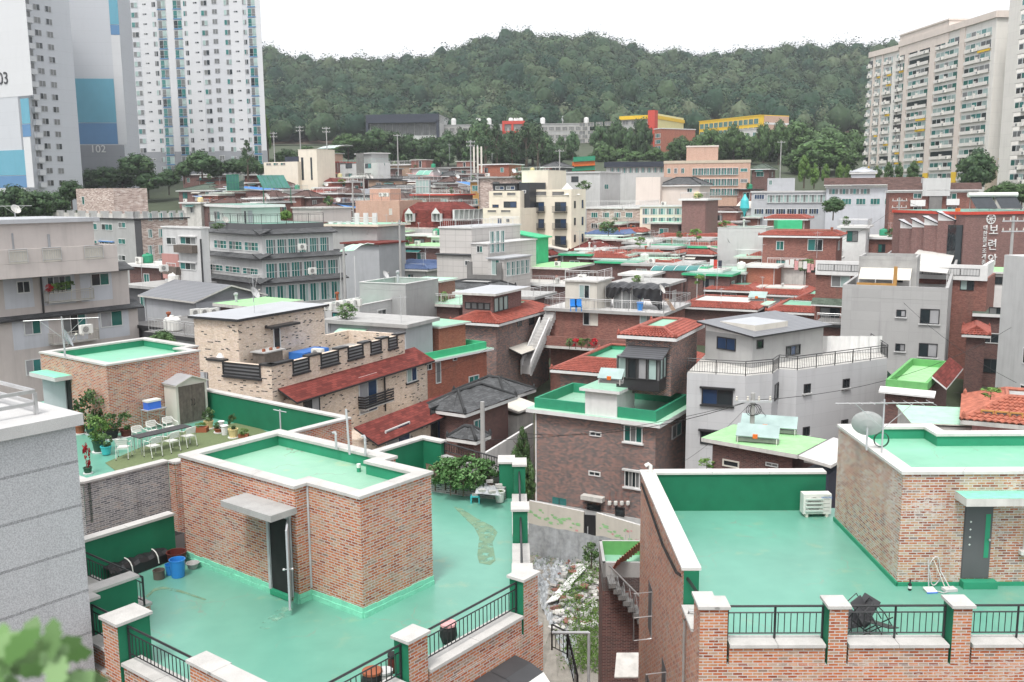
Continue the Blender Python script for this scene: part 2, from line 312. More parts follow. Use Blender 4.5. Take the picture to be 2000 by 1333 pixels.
# ---------------------------------------------------------------- building kit
def rot2(t):return Vector((math.cos(t),math.sin(t),0))
def solve_len(C,e,px):
 r=RM@np.array([C.x,C.y,C.z-ZC]);d=RM@np.array([e.x,e.y,0]);k=(px-1000)/FPX
 return-(r[0]-k*r[2])/(d[0]-k*d[2])
class Bld:
 """box building: corner C nearest the camera, face R runs right along e1, face L runs left along e2"""
 def __init__(s,name,label,cat,C,Y,th,pxL,pxR,zb=None,root=None,group=None,dz=0):
  s.C=Q(C[0],C[1],Y)if len(C)==2 else Vector(C)
  s.e1=rot2(th);s.e2=rot2(th+math.pi/2);s.z1=s.C.z+dz
  s.l1=pxR[0]if isinstance(pxR,tuple)else solve_len(s.C,s.e1,pxR)
  s.l2=pxL[0]if isinstance(pxL,tuple)else solve_len(s.C,s.e2,pxL)
  if not(.3<s.l1<120 and.3<s.l2<120):print('BADLEN',label,round(s.l1,1),round(s.l2,1))
  s.l1=min(max(s.l1,.5),90);s.l2=min(max(s.l2,.5),90)
  s.zb=g(s.C.y)-2.5 if zb is None else zb
  s.root=root or thing(name,label,cat,(s.C.x,s.C.y,s.zb),group)
 def pt(s,a,b,z):q=s.C+s.e1*a+s.e2*b;return Vector((q.x,q.y,z))
 def rect(s,o=0.):return[s.pt(-o,-o,0),s.pt(s.l1+o,-o,0),s.pt(s.l1+o,s.l2+o,0),s.pt(-o,s.l2+o,0)]
 def wall(s,m,z1=None,z0=None,name='wall',top=None):
  b=MB();b.prism(s.rect(),s.zb if z0 is None else z0,s.z1 if z1 is None else z1,m,top or m,False);s.wm=b.build(name,s.root);return s.wm
 def face(s,f):
  if f=='R':return s.e1,-s.e2
  return s.e2,-s.e1
 def az(s,f,px,py):
  d,n=s.face(f);r=Vector(ray(px,py));o=Vector((0,0,ZC))
  t=(s.C-o).dot(n)/r.dot(n);p=o+r*t;return(p-s.C).dot(d),p.z
 def win(s,f,x0,y0,x1,y1,**kw):
  """window by the photo pixels of two opposite corners on face f"""
  a0,za=s.az(f,x0,y0);a1,zb=s.az(f,x1,y1);d,n=s.face(f)
  return window(s.root,s.C,d,n,min(a0,a1),max(a0,a1),min(za,zb),max(za,zb),**kw)
 def wrow(s,f,x0,x1,y0,y1,n,gap=.35,**kw):
  """n windows spread evenly between two pixels of a face"""
  a0,za=s.az(f,x0,y0);a1,zb=s.az(f,x1,y1);a0,a1=min(a0,a1),max(a0,a1);z0,z1=min(za,zb),max(za,zb);d,nn=s.face(f)
  st=(a1-a0)/n
  for i in range(n):window(s.root,s.C,d,nn,a0+st*(i+gap/2),a0+st*(i+1-gap/2),z0,z1,**kw)
 def slab(s,over=.5,th=.35,edge='white_dirty',top='mint_paint',name='roof',z=None):
  z=s.z1 if z is None else z;b=MB();b.prism(s.rect(over),z,z+th,edge,top);return b.build(name,s.root)
 def para(s,h=1.,t=.18,m='concrete',inner=None,floor='concrete',cap=None,z=None,name='parapet'):
  """flat roof set below a parapet"""
  z=s.z1 if z is None else z;b=MB();inner=inner or m;oz=s.root['_o'][2]
  for v in s.wm.data.vertices:
   if v.co.z+oz>z-h-.01:v.co.z=z-h-.01-oz
  O=s.rect(0);I=s.rect(-t)
  for i in range(4):
   j=(i+1)%4
   b.poly([V3(O[i],z-h),V3(O[j],z-h),V3(O[j],z),V3(O[i],z)],m)
   b.poly([V3(I[j],z-h),V3(I[i],z-h),V3(I[i],z),V3(I[j],z)],inner)
   b.poly([V3(O[i],z),V3(O[j],z),V3(I[j],z),V3(I[i],z)],cap or m)
  o=b.build(name,s.root);f=MB();f.poly([V3(p,z-h+.004)for p in I],floor);f.build('roof',s.root)
  if cap:capring(s.root,[s.rect(.05),s.rect(-t-.04)],z,.07,cap)
  return o
 def skirt(s,f,zt,out,drop,m,a0=None,a1=None,th=.12,edge='frame_dark',inn=0.,name='eave_roof'):
  """lean-to roof strip along a face: from height zt at the wall down and out"""
  d,n=s.face(f);L=s.l1 if f=='R' else s.l2
  a0=-out if a0 is None else a0;a1=L+out*.6 if a1 is None else a1
  b=MB();c=s.C
  p=lambda a,o,z:Vector((c.x+d.x*a+n.x*o,c.y+d.y*a+n.y*o,z))
  A,B_,C_,D=p(a0,-inn,zt),p(a1,-inn,zt),p(a1,out,zt-drop),p(a0,out,zt-drop)
  up=Vector((0,0,th));q=[A,D,C_,B_]
  if(D-A).cross(B_-A).z<0:q=[A,B_,C_,D]
  b.poly(q,m);b.poly([x-up for x in q[::-1]],edge)
  for i in range(4):b.poly([q[(i+1)%4],q[i],q[i]-up,q[(i+1)%4]-up],edge)
  return b.build(name,s.root)
 def shed(s,over,rise,m,edge='white_dirty',th=.15,axis=1,name='roof',z=None):
  """one-pitch or gable roof: axis 1 ridge along e1, 2 along e2, 0 mono pitch rising away from face R"""
  z=s.z1 if z is None else z;b=MB();R=s.rect(over);up=Vector((0,0,th))
  if axis==0:
   q=[V3(R[0],z),V3(R[1],z),V3(R[2],z+rise),V3(R[3],z+rise)];quads=[q]
   W=s.rect(0)
   b.poly([V3(W[1],z),V3(W[2],z),V3(W[2],z+rise)],'white');b.poly([V3(W[3],z),V3(W[0],z),V3(W[3],z+rise)],'white')
  else:
   if axis==1:m0,m1=(R[0]+R[3])/2,(R[1]+R[2])/2;quads=[[R[0],R[1],m1,m0],[m0,m1,R[2],R[3]]];rid=(m0,m1)
   else:m0,m1=(R[0]+R[1])/2,(R[3]+R[2])/2;quads=[[R[0],m0,m1,R[3]],[m0,R[1],R[2],m1]];rid=(m0,m1)
   quads=[[V3(p,z+(rise if any((p-r).length<1e-4 for r in rid)else 0))for p in q]for q in quads]
  for q in quads:
   b.poly([p+up for p in q],m);b.poly(q[::-1],edge)
   for i in range(4):b.poly([q[i],q[(i+1)%4],q[(i+1)%4]+up,q[i]+up],edge)
  return b.build(name,s.root)
 def gables(s,m,rise,axis):
  b=MB();W=s.rect(0);z=s.z1
  pr=[(0,3),(1,2)]if axis==1 else[(0,1),(3,2)]
  for i,j in pr:b.poly([V3(W[i],z),V3(W[j],z),V3((W[i]+W[j])/2,z+rise)],m);b.poly([V3(W[j],z),V3(W[i],z),V3((W[i]+W[j])/2,z+rise)],m)
  b.build('gable',s.root)
 def hip(s,over=.6,inset=1.2,rise=.7,m='tile_red',floor='paint_mint',edge='white',res=.28,z=None,fas=.22,inner=.0):
  """hipped tile skirt round a flat roof deck (or up to a ridge when inset is large)"""
  z=s.z1 if z is None else z
  inset=min(inset,s.l1/2-.05,s.l2/2-.05)
  O=[V3(p,z)for p in s.rect(over)];I=[V3(p,z+rise)for p in s.rect(-inset)]
  b=MB()
  for i in range(4):tiles(b,O[i],O[(i+1)%4],I[(i+1)%4],I[i],m,res)
  for i in range(4):
   b.tube([O[i]+Vector((0,0,.06)),I[i]+Vector((0,0,.1))],.1,m,6)
   if(I[i]-I[(i+1)%4]).length>.2:b.tube([I[i]+Vector((0,0,.08)),I[(i+1)%4]+Vector((0,0,.08))],.11,m,6)
   if(I[i]-O[i]).length>.5:b.lathe(O[i]+(I[i]-O[i])*.06+Vector((0,0,.08)),[(.12,0),(.1,.18),(.02,.32)],m,6)
  for i in range(4):
   j=(i+1)%4;dn=Vector((0,0,fas));b.poly([O[i]-dn,O[j]-dn,O[j],O[i]],edge)
  b.poly([p-Vector((0,0,fas))for p in s.rect_z(over,z)[::-1]],edge)
  r=b.build('roof',s.root)
  f=MB();f.poly([p-Vector((0,0,inner))for p in I],floor)
  if inner:
   for i in range(4):f.poly([I[(i+1)%4]-Vector((0,0,inner)),I[i]-Vector((0,0,inner)),I[i],I[(i+1)%4]][::-1],'wall_green_mid')
  f.build('roof_deck',s.root);return r
 def rect_z(s,o,z):return[V3(p,z)for p in s.rect(o)]
 def rail(s,sides='RL',h=1.,z=None,m='steel',step=.25,r=.018,over=0.,mid=True):
  z=s.z1 if z is None else z;R=s.rect(over);E={'R':(0,1),'K':(1,2),'B':(2,3),'L':(3,0)}
  b=MB()
  for c in sides:railing(b,V3(R[E[c][0]],z),V3(R[E[c][1]],z),h,m,step,r,mid)
  return b.build('railing',s.root)
def capring(root,rings,z,t,m,name='coping'):
 O,I=rings;b=MB();n=len(O)
 for i in range(n):
  j=(i+1)%n
  b.poly([V3(O[i],z),V3(O[j],z),V3(O[j],z+t),V3(O[i],z+t)],m);b.poly([V3(I[j],z),V3(I[i],z),V3(I[i],z+t),V3(I[j],z+t)],m)
  b.poly([V3(O[i],z+t),V3(O[j],z+t),V3(I[j],z+t),V3(I[i],z+t)],m);b.poly([V3(O[j],z),V3(O[i],z),V3(I[i],z),V3(I[j],z)],m)
 return b.build(name,root)
def tiles(b,o0,o1,i1,i0,m,res):
 """barrel tile slope: eave o0-o1, upper edge i0-i1"""
 L=(o1-o0).length;n=max(2,int(L/res));S=max((i0-o0).length,(i1-o1).length);rows=max(1,int(S/.34))if res<.4 else 1
 nrm=(o1-o0).cross(i0-o0).normalized()
 sub=4 if res<.4 else 2
 for r in range(rows):
  v0,v1=r/rows,(r+1)/rows
  e0,e1=o0.lerp(i0,v0),o1.lerp(i1,v0);f0,f1=o0.lerp(i0,v1),o1.lerp(i1,v1)
  pe,pf=[],[]
  for k in range(n*sub+1):
   t=k/(n*sub);w=abs(math.sin(math.pi*(k/sub)))*.09 if sub>2 else(k%2)*.08
   pe.append(e0.lerp(e1,t)+nrm*(w+.05));pf.append(f0.lerp(f1,t)+nrm*w)
  for k in range(n*sub):b.poly([pe[k],pe[k+1],pf[k+1],pf[k]],m,None,False)
  if sub>2:
   for k in range(n*sub):b.poly([pe[k]-nrm*.06,pe[k+1]-nrm*.06,pe[k+1],pe[k]],m)
def railing(b,A,B_,h=1.,m='steel',step=.25,r=.018,mid=True,post=1.6):
 A,B_=Vector(A),Vector(B_);L=(B_-A).length;up=Vector((0,0,1))
 b.tube([A+up*h,B_+up*h],r*1.5,m,5);b.tube([A+up*.12,B_+up*.12],r,m,4)
 if mid:b.tube([A+up*(h-.15),B_+up*(h-.15)],r,m,4)
 n=max(1,int(L/post))
 for i in range(n+1):p=A.lerp(B_,i/n);b.tube([p,p+up*h],r*1.5,m,4)
 if step:
  k=int(L/step)
  for i in range(1,k):p=A.lerp(B_,i/k);b.tube([p+up*.12,p+up*(h-(.15 if mid else 0))],r*.6,m,4,False)
GL=['glass_teal','glass_dark','glass_gray','glass_green','glass_gray','glass_teal']
def window(root,C,d,n,a0,a1,z0,z1,panes=2,fr='frame_white',gl=None,fw=.07,out=.06,sill=None,rows=1,name='window',hood=None,frame=True,split=None,rng=R_):
 b=MB();C=Vector(C);d=Vector(d);n=Vector(n);up=Vector((0,0,1))
 o=Vector((C.x,C.y,0));p=lambda a,q,z:o+d*a+n*q+up*z
 w,h=a1-a0,z1-z0;fw=min(fw,w*.12,h*.2)
 if frame:
  b.obox(p(a0,-.02,z0),d*w,n*(out+.02),up*fw,fr);b.obox(p(a0,-.02,z1-fw),d*w,n*(out+.02),up*fw,fr)
  b.obox(p(a0,-.02,z0+fw),d*fw,n*(out+.02),up*(h-2*fw),fr);b.obox(p(a1-fw,-.02,z0+fw),d*fw,n*(out+.02),up*(h-2*fw),fr)
 iw,ih=w-2*fw,h-2*fw;pw=iw/panes;ph=ih/rows;mt=fw*.6
 for j in range(rows):
  for i in range(panes):
   gm=(gl[(i+j*panes)%len(gl)]if gl else rng.choice(GL))
   x0=a0+fw+i*pw;y0=z0+fw+j*ph;q=.012+.008*(i%2)
   b.poly([p(x0,q,y0),p(x0+pw,q,y0),p(x0+pw,q,y0+ph),p(x0,q,y0+ph)]if d.cross(up).dot(n)>0 else[p(x0+pw,q,y0),p(x0,q,y0),p(x0,q,y0+ph),p(x0+pw,q,y0+ph)],gm)
   if i:b.obox(p(x0-mt/2,0,y0),d*mt,n*(out*.75),up*ph,fr,'b')
  if j:b.obox(p(a0+fw,0,z0+fw+j*ph-mt/2),d*iw,n*(out*.7),up*mt,fr)
 w_=b.build(name,root)
 if sill:
  c=MB();c.obox(p(a0-.1,-.02,z0-.1),d*(w+.2),n*.16,up*.1,sill);c.build('sill',w_,off=w_['_o'])
 if hood:
  c=MB();c.obox(p(a0-.12,-.02,z1),d*(w+.24),n*.22,up*.12,hood);c.build('hood',w_,off=w_['_o'])
 return w_
# ================================================================ ground
def terrain():
 b=MB();xs=np.linspace(-420,420,57);ys=np.concatenate([np.linspace(-30,480,52)])
 hill=np.vectorize(g)(ys)-np.clip((84-ys)/20,0,1)*1.9
 me=bpy.data.meshes.new('ground');V=[];F=[]
 for j,y in enumerate(ys):
  for x in xs:V.append((x,y,hill[j]+(0 if y<60 else math.sin(x*.05)*.4)))
 n=len(xs)
 for j in range(len(ys)-1):
  for i in range(n-1):F.append((j*n+i,j*n+i+1,(j+1)*n+i+1,(j+1)*n+i))
 me.from_pydata(V,[],F);me.materials.append(M['slope']);o=bpy.data.objects.new('ground',me);COL.objects.link(o);o['kind']='structure'
terrain()
# ================================================================ frames for the three sibling brick buildings
class Fr:
 def __init__(s,O,th):s.O=Vector((O[0],O[1],0));s.a=Vector((math.cos(th),-math.sin(th),0));s.b=Vector((math.sin(th),math.cos(th),0))
 def __call__(s,a,b,z):return s.O+s.a*a+s.b*b+Vector((0,0,z))
 def ab(s,p):d=Vector((p[0],p[1],0))-s.O;return d.dot(s.a),d.dot(s.b)
def wallseg(b,p0,p1,t,z0,z1,mo,mi,mend=None):
 """upright wall from p0 to p1 (outer face on the right hand walking p0->p1), thickness t to the left"""
 p0,p1=V3(p0,0),V3(p1,0);d=(p1-p0).normalized();n=Vector((-d.y,d.x,0))*t
 q=[p0,p1,p1+n,p0+n];ms=[mo,mend or mo,mi,mend or mo]
 for i in range(4):b.poly([V3(q[i],z0),V3(q[(i+1)%4],z0),V3(q[(i+1)%4],z1),V3(q[i],z1)],ms[i])
 b.poly([V3(p,z1)for p in q],mo)
def capseg(b,p0,p1,t,z,th=.07,ov=.045,m='cap_stone',seg=1.25,e0=0.,e1=0.):
 """coping stones along a wall, open joints between the stones"""
 p0,p1=V3(p0,0),V3(p1,0);d=(p1-p0).normalized();n=Vector((-d.y,d.x,0));L=(p1-p0).length
 s0,s1=-e0,L+e1;k=max(1,round((s1-s0)/seg));st=(s1-s0)/k;capseg.n=(capseg.n+1)%7;z+=.0015*capseg.n
 for i in range(k):
  o=p0+d*(s0+st*i+(.004 if i else 0))-n*ov
  b.obox(V3(o,z),d*(st-(.008 if k>1 else 0)),n*(t+2*ov),Vector((0,0,th)),m)
def poly_roof(root,pts,z,m,name='roof'):
 b=MB();A=sum(pts[i][0]*pts[(i+1)%len(pts)][1]-pts[(i+1)%len(pts)][0]*pts[i][1]for i in range(len(pts)))
 b.poly([V3(p,z)for p in(pts if A>0 else pts[::-1])],m);return b.build(name,root)
capseg.n=0
def ringcap(b,pts,t,z,th=.1,ov=.05,m='cap_stone'):
 """mitred coping on a closed counter-clockwise wall line"""
 n=len(pts);O,I=[],[]
 for i in range(n):
  p,a,c=V3(pts[i],0),V3(pts[i-1],0),V3(pts[(i+1)%n],0);d0,d1=(p-a).normalized(),(c-p).normalized()
  n0,n1=Vector((-d0.y,d0.x,0)),Vector((-d1.y,d1.x,0));k=(n0+n1)/(1+n0.dot(n1));O.append(p-k*ov);I.append(p+k*(t+ov))
 for i in range(n):
  j=(i+1)%n;L=(O[j]-O[i]).length;k=max(1,round(L/1.5))
  for q in range(k):
   t0,t1=q/k+(.003/L*2 if q else 0),(q+1)/k-(.003/L*2 if q<k-1 else 0)
   A,B_,C,D=O[i].lerp(O[j],t0),O[i].lerp(O[j],t1),I[i].lerp(I[j],t1),I[i].lerp(I[j],t0)
   b.poly([V3(A,z),V3(B_,z),V3(B_,z+th),V3(A,z+th)],m);b.poly([V3(C,z),V3(D,z),V3(D,z+th),V3(C,z+th)],m)
   b.poly([V3(x,z+th)for x in(A,B_,C,D)],m);b.poly([V3(x,z)for x in(D,C,B_,A)],m)
   b.poly([V3(B_,z),V3(C,z),V3(C,z+th),V3(B_,z+th)],m);b.poly([V3(D,z),V3(A,z),V3(A,z+th),V3(D,z+th)],m)
 return I
def hut(root,pts,z0,z1,par,t,mwall,mfloor,minner,capm='cap_stone'):
 """stair hut: brick walls on a closed line, sunken roof with coping"""
 A=sum(pts[i][0]*pts[(i+1)%len(pts)][1]-pts[(i+1)%len(pts)][0]*pts[i][1]for i in range(len(pts)))
 if A<0:pts=pts[::-1]
 w=MB();n=len(pts)
 for i in range(n):
  a,c=pts[i],pts[(i+1)%n];w.poly([V3(a,z0),V3(c,z0),V3(c,z1),V3(a,z1)],mwall)
 hutw=w.build('stair_hut',root)
 cb=MB();I=ringcap(cb,pts,t,z1,.075,.045,capm);cb.build('coping',hutw,off=hutw['_o'])
 f=MB()
 I2=[]
 for i in range(n):
  p,a,c=V3(pts[i],0),V3(pts[i-1],0),V3(pts[(i+1)%n],0);d0,d1=(p-a).normalized(),(c-p).normalized()
  n0,n1=Vector((-d0.y,d0.x,0)),Vector((-d1.y,d1.x,0));I2.append(p+(n0+n1)/(1+n0.dot(n1))*t)
 for i in range(n):j=(i+1)%n;f.poly([V3(I2[j],z1-par),V3(I2[i],z1-par),V3(I2[i],z1),V3(I2[j],z1)],minner)
 f.poly([V3(p,z1-par)for p in I2],mfloor);f.build('hut_roof',hutw,off=hutw['_o']);return hutw
def pier(b,c,bb,F,a0,a1,b0,b1,z0,z1,mo='brick_orange',mi='wall_green',green='',ov=.05):
 """parapet pier in frame F with coping; green: which sides are painted (a+ a- b+ b-)"""
 q=[F(a0,b0,0),F(a1,b0,0),F(a1,b1,0),F(a0,b1,0)];nm=['b-','a+','b+','a-']
 for i in range(4):b.poly([V3(q[i],z0),V3(q[(i+1)%4],z0),V3(q[(i+1)%4],z1),V3(q[i],z1)],mi if nm[i]in green else mo)
 c.prism([F(a0-ov,b0-ov,0),F(a1+ov,b0-ov,0),F(a1+ov,b1+ov,0),F(a0-ov,b1+ov,0)],z1,z1+.065,'cap_stone')
# ================================================================ building with the open hut door (left foreground)
Z0,ZP,ZH=14.0,15.19,16.94
LF=Fr((-3.58,21.33),.66)
LB=thing('brick_building','brick building whose green roof carries the hut with the open door','building',(-3.6,21.3,0))
lb=MB();lc=MB()
body=[LF(-7.3,-3.2,0),LF(-4.3,-3.2,0),LF(-4.3,-4.85,0),LF(-2.6,-4.85,0),LF(-2.6,-5.1,0),LF(3.45,-5.1,0)+LF.b*-3.2,LF(3.45,-8.3,0)+LF.b*0]
outer=[LF(-7.3,-3.05,0),LF(-4.2,-3.4,0),LF(-4.2,-5.05,0),LF(1.35,-5.05,0),LF(3.45,-5.05,0),LF(3.45,2.5,0),Vector((.40,21.6,0)),Vector((.40,30.9,0)),LF(-2.9,9.9,0),LF(-7.3,9.9,0)]
lb.prism(outer,0,13.9,'brick_orange','concrete',False)
lb.build('wall',LB)
poly_roof(LB,[LF(-7.1,-3.0,0),LF(-4.0,-3.2,0),LF(-3.9,-4.7,0),LF(3.1,-4.7,0),LF(3.1,2.2,0),Vector((0.05,21.5,0)),Vector((0.05,30.6,0)),LF(-3.1,9.6,0),LF(-7.0,9.6,0)],Z0,'paint_green')
hp=[LF(0,0,0),LF(0,2.45,0),LF(-1.75,2.45,0),LF(-1.75,2.95,0),LF(-6.6,2.95,0),LF(-6.6,-.4,0),LF(-1.85,-.4,0),LF(-1.85,0,0)]
HUT=hut(LB,hp,Z0,ZH,.3,.3,'brick_orange','paint_mint','wall_green_mid')
sk=MB()
for(p0,p1)in((LF(-1.85,0,0),LF(0,0,0)),(LF(0,0,0),LF(0,2.45,0)),(LF(-1.85,-.4,0),LF(-1.85,0,0)),(LF(-6.6,-.4,0),LF(-2.93,-.4,0)),(LF(-2.02,-.4,0),LF(-1.85,-.4,0))):
 d=(p1-p0).normalized();n=Vector((d.y,-d.x,0));L=(p1-p0).length;k=max(1,int(L/.35));rr=random.Random(int(L*100))
 for i in range(k):
  for q in range(2):
   hh=.12+rr.uniform(-.01,.015);st=L/k
   sk.obox(p0+d*st*i+Vector((0,0,Z0+q*.125)),d*(st+.001),n*(.02+(1-q)*.02+rr.uniform(0,.008)),Vector((0,0,hh)),'skirting_mint','b')
sk.build('painted_skirting',HUT,off=HUT['_o'])
lbv=MB();lbv.tube([LF(-1.87,.03,Z0+.3)+LF.a*.04-LF.b*.05,LF(-1.87,.03,ZH-.02)+LF.a*.04-LF.b*.05],.028,'pipe_gray',8);lbv.build('drain_pipe',HUT,off=HUT['_o'])
cb=MB();cb.obox(LF(-3.75,-.4,16.32),LF.a*1.95,-LF.b*.78,Vector((0,0,.16)),'concrete');cb.build('door_canopy',HUT,off=HUT['_o'])
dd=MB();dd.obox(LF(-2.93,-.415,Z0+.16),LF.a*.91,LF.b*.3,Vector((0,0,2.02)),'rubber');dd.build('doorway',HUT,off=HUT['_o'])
df=MB();up=Vector((0,0,1))
df.obox(LF(-2.95,-.46,Z0+.14),LF.a*.09,LF.b*.08,up*2.08,'pipe_gray');df.obox(LF(-2.11,-.46,Z0+.14),LF.a*.09,LF.b*.08,up*2.08,'pipe_gray')
df.obox(LF(-2.86,-.46,Z0+2.13),LF.a*.75,LF.b*.08,up*.09,'pipe_gray');df.obox(LF(-2.86,-.50,Z0+.02),LF.a*.75,LF.b*.12,up*.13,'wall_green_mid');df.build('door_frame',HUT,off=HUT['_o'])
dl=MB();h0=LF(-2.12,-.46,Z0+.16);dv=(-LF.b*.66+LF.a*.75).normalized()
dl.obox(h0,dv*.86,Vector((-dv.y,dv.x,0))*.045,up*1.98,'bluegray_wall');DR=dl.build('door',HUT,off=HUT['_o'])
dk=MB()
for sgn in(-1,1):
 c=h0+dv*.78+Vector((-dv.y,dv.x,0))*(.022+sgn*.03)+up*1.0;dk.lathe(c,[(.012,0),(.012,.04),(.032,.05),(.03,.09),(.01,.1)],'steel',10,Vector((-dv.y,dv.x,0))*sgn)
dk.build('handle',DR,off=DR['_o'])
vp=MB()
for(px,py,ht)in((657,878,.42),(714,890,.48)):
 p=P(px,py,ZH+.05);vp.tube([p,p+up*ht,p+up*(ht+.06)+LF.a*-.03,p+up*(ht+.03)-LF.a*.12],.035,'pipe_gray',8)
vp.build('vent_pipe',HUT,off=HUT['_o'])
pp=MB();p=P(683,888,ZH+.05);pp.tube([p,p+up*1.25-LF.a*.08],.03,'pipe_gray',8);pp.build('steel_post',HUT,off=HUT['_o'])
st_=MB();p=P(701,922,ZH-.3);st_.lathe(p,[(.055,0),(.055,.12)],'wall_green_mid',10);st_.lathe(p+up*.12,[(.058,0),(.058,.1)],'plastic_white',10);st_.build('pipe_stub',HUT,off=HUT['_o'])
w=MB();c=MB()
def seg(p0,p1,t=.22,mi='wall_green',e0=0.,e1=0.,zt=ZP,mo='brick_orange'):
 wallseg(w,p0,p1,t,13.9,zt,mo,mi,mi);capseg(c,p0,p1,t,zt,e0=e0,e1=e1)
seg(LF(-7.3,-.42,0),LF(-7.3,-3.2,0),.22)
seg(LF(-7.3,9.9,0),LF(-7.3,3.0,0),.24)
seg(LF(-6.2,9.9,0),LF(-7.29,9.9,0),.24,e0=.04)
pier(w,c,0,LF,-4.2,-3.9,-4.72,-3.45,13.9,ZP,green='a+b+');pier(w,c,0,LF,-3.899,-3.55,-4.95,-4.6,13.9,ZP-.006,green='a+')
pier(w,c,0,LF,-2.5,-1.9,-5.08,-4.35,13.9,ZP,green='a+b+')
pier(w,c,0,LF,.65,1.35,-5.08,-4.72,13.9,ZP,green='b+');pier(w,c,0,LF,1.352,3.45,-5.08,-4.75,13.9,ZP-.006,green='b+')
pier(w,c,0,LF,3.05,3.45,-2.02,-1.47,13.9,ZP,green='a-b+b-')
pier(w,c,0,LF,3.05,3.45,1.75,2.3,13.9,ZP,green='a-b-');
XF=Fr((0,0),0)
pier(w,c,0,XF,0.0,.40,21.0,21.5,13.9,ZP-.002,green='a-b+')
pier(w,c,0,XF,-.02,.40,25.45,26.05,13.9,ZP,green='a-b-b+')
pier(w,c,0,XF,-.45,.02,30.15,30.9,13.9,ZP,green='a-b-b+');pier(w,c,0,XF,.022,.40,29.85,30.6,13.9,ZP-.006,green='a-b-')
def sillseg(p0,p1,t=.36,zt=14.32):
 wallseg(w,p0,p1,t,13.9,zt,'brick_orange','wall_green');capseg(c,p0,p1,t,zt,.07,.06)
sillseg(LF(3.43,-1.42,0),LF(3.43,1.7,0));sillseg(LF(3.43,-4.72,0),LF(3.43,-2.07,0));sillseg(LF(-1.85,-5.03,0),LF(.6,-5.03,0),.34)
sillseg(LF(-3.5,-4.9,0),LF(-2.55,-4.9,0),.3)
sillseg((.38,21.55),(.38,25.4),.36,14.2);sillseg((.38,26.1),(.38,29.8),.36,14.2)
sillseg(LF(-7.25,-3.22,0),LF(-4.3,-3.22,0),.3,14.2)
w.build('parapet',LB);c.build('coping',LB)
for nm,A,B_,z in(('r',LF(3.25,-1.45,0),LF(3.25,1.73,0),14.40),('r',LF(3.25,-4.7,0),LF(3.25,-2.05,0),14.40),('r',LF(-1.88,-4.86,0),LF(.63,-4.86,0),14.40),('r',LF(-3.53,-4.75,0),LF(-2.52,-4.75,0),14.38),
                     ('r',Vector((.2,21.52,0)),Vector((.2,25.43,0)),14.28),('r',Vector((.2,26.07,0)),Vector((.2,29.83,0)),14.28),('r',LF(-7.1,-3.1,0),LF(-4.25,-3.1,0),14.28)):
 b=MB();railing(b,V3(A,z),V3(B_,z),.72,'black_metal',.13,.018,True,1.6);b.build('railing',LB)
b=MB();A,B_=LF(-6.15,9.8,0),Vector((-.45,30.75,0));wallseg(b,A+LF.b*.1,B_,-.25,13.9,14.75,'concrete','concrete');b.build('low_wall',LB)
b=MB();railing(b,V3(A,14.78),V3(B_,14.78),.42,'black_metal',.13,.018,False,2.2);b.build('railing',LB)
pb=MB();p0,p1,p2=P(833,955,14),P(985,985,14),P(962,958,14)
wallseg(pb,P(835,960,14),P(985,978,14),.16,Z0,Z0+.42,'brick_gray','concrete');pb.build('bed_wall',LB)
pb=MB();pb.poly([V3(p,Z0+.36)for p in(P(835,958,14),P(985,978,14),Vector((-.5,30.6,0)),LF(-6.9,9.6,0))],'soil');pb.build('planting_bed',LB)
aw=MB();prof=[(0,0),(.45,-.04),(.8,-.16),(1.0,-.36),(1.05,-.6)]
for i in range(4):
 (o0,h0_),(o1,h1_)=prof[i],prof[i+1];m='awning_gray' if i<2 else 'plastic_white'
 for k in range(4):
  b0,b1=-2.3+k*.93,-2.3+(k+1)*.93-.02
  A_,B2_,C_,D_=LF(3.46+o0,b0,13.55+h0_),LF(3.46+o1,b0,13.55+h1_),LF(3.46+o1,b1,13.55+h1_),LF(3.46+o0,b1,13.55+h0_)
  aw.poly([A_,B2_,C_,D_],m);aw.poly([D_-up*.02,C_-up*.02,B2_-up*.02,A_-up*.02],m)
aw.build('awning',LB)
ld=MB();ld.obox((.55,14,9.9),(.34,0,0),(0,9.0,0),(0,0,.12),'concrete');ld.obox((.6,14,5),(.22,0,0),(0,8.8,0),(0,0,4.9),'concrete_light');ld.build('ledge_wall',LB)
# ================================================================ building at right foreground
RB=thing('brick_building','worn brick building whose roof hut has a closed dark door under a green canopy','building',(9,24,0))
RF=Fr((9.75,22.95),.0094)
xl,xr=-5.75,9.0
b=MB();b.prism([RF(xl,-3.9,0),RF(xr,-3.9,0),RF(xr,6.1,0),RF(xl,6.1,0)],0,13.9,'brick_orange','concrete',False);b.build('wall',RB)
poly_roof(RB,[RF(xl+.1,-3.8,0),RF(xr,-3.8,0),RF(xr,6.0,0),RF(xl+.1,6.0,0)],Z0,'paint_green')
hp=[RF(0,0,0),RF(xr,0,0),RF(xr,4.0,0),RF(2.75,4.0,0),RF(2.75,4.85,0),RF(0,4.85,0)]
RH=hut(RB,hp,Z0,ZH,.3,.3,'brick_orange_worn','paint_mint_gray','wall_green_mid','cap_white')
b=MB();b.obox(RF(-.03,-.04,Z0),RF.a*1.6,RF.b*.05,up*.1,'wall_green_mid');b.obox(RF(-.04,-.04,Z0),RF.a*.05,RF.b*4.9,up*.12,'wall_green_mid');b.obox(RF(2.42,-.04,Z0),RF.a*6.5,RF.b*.05,up*.1,'wall_green_mid');b.build('painted_skirting',RH,off=RH['_o'])
b=MB();b.obox(RF(1.60,-.015,Z0+.2),RF.a*.82,RF.b*.02,up*2.03,'darkgray_wall');b.obox(RF(2.28,-.02,Z0+.2),RF.a*.14,RF.b*.02,up*2.03,'brick_orange_worn');b.build('door_reveal',RH,off=RH['_o'])
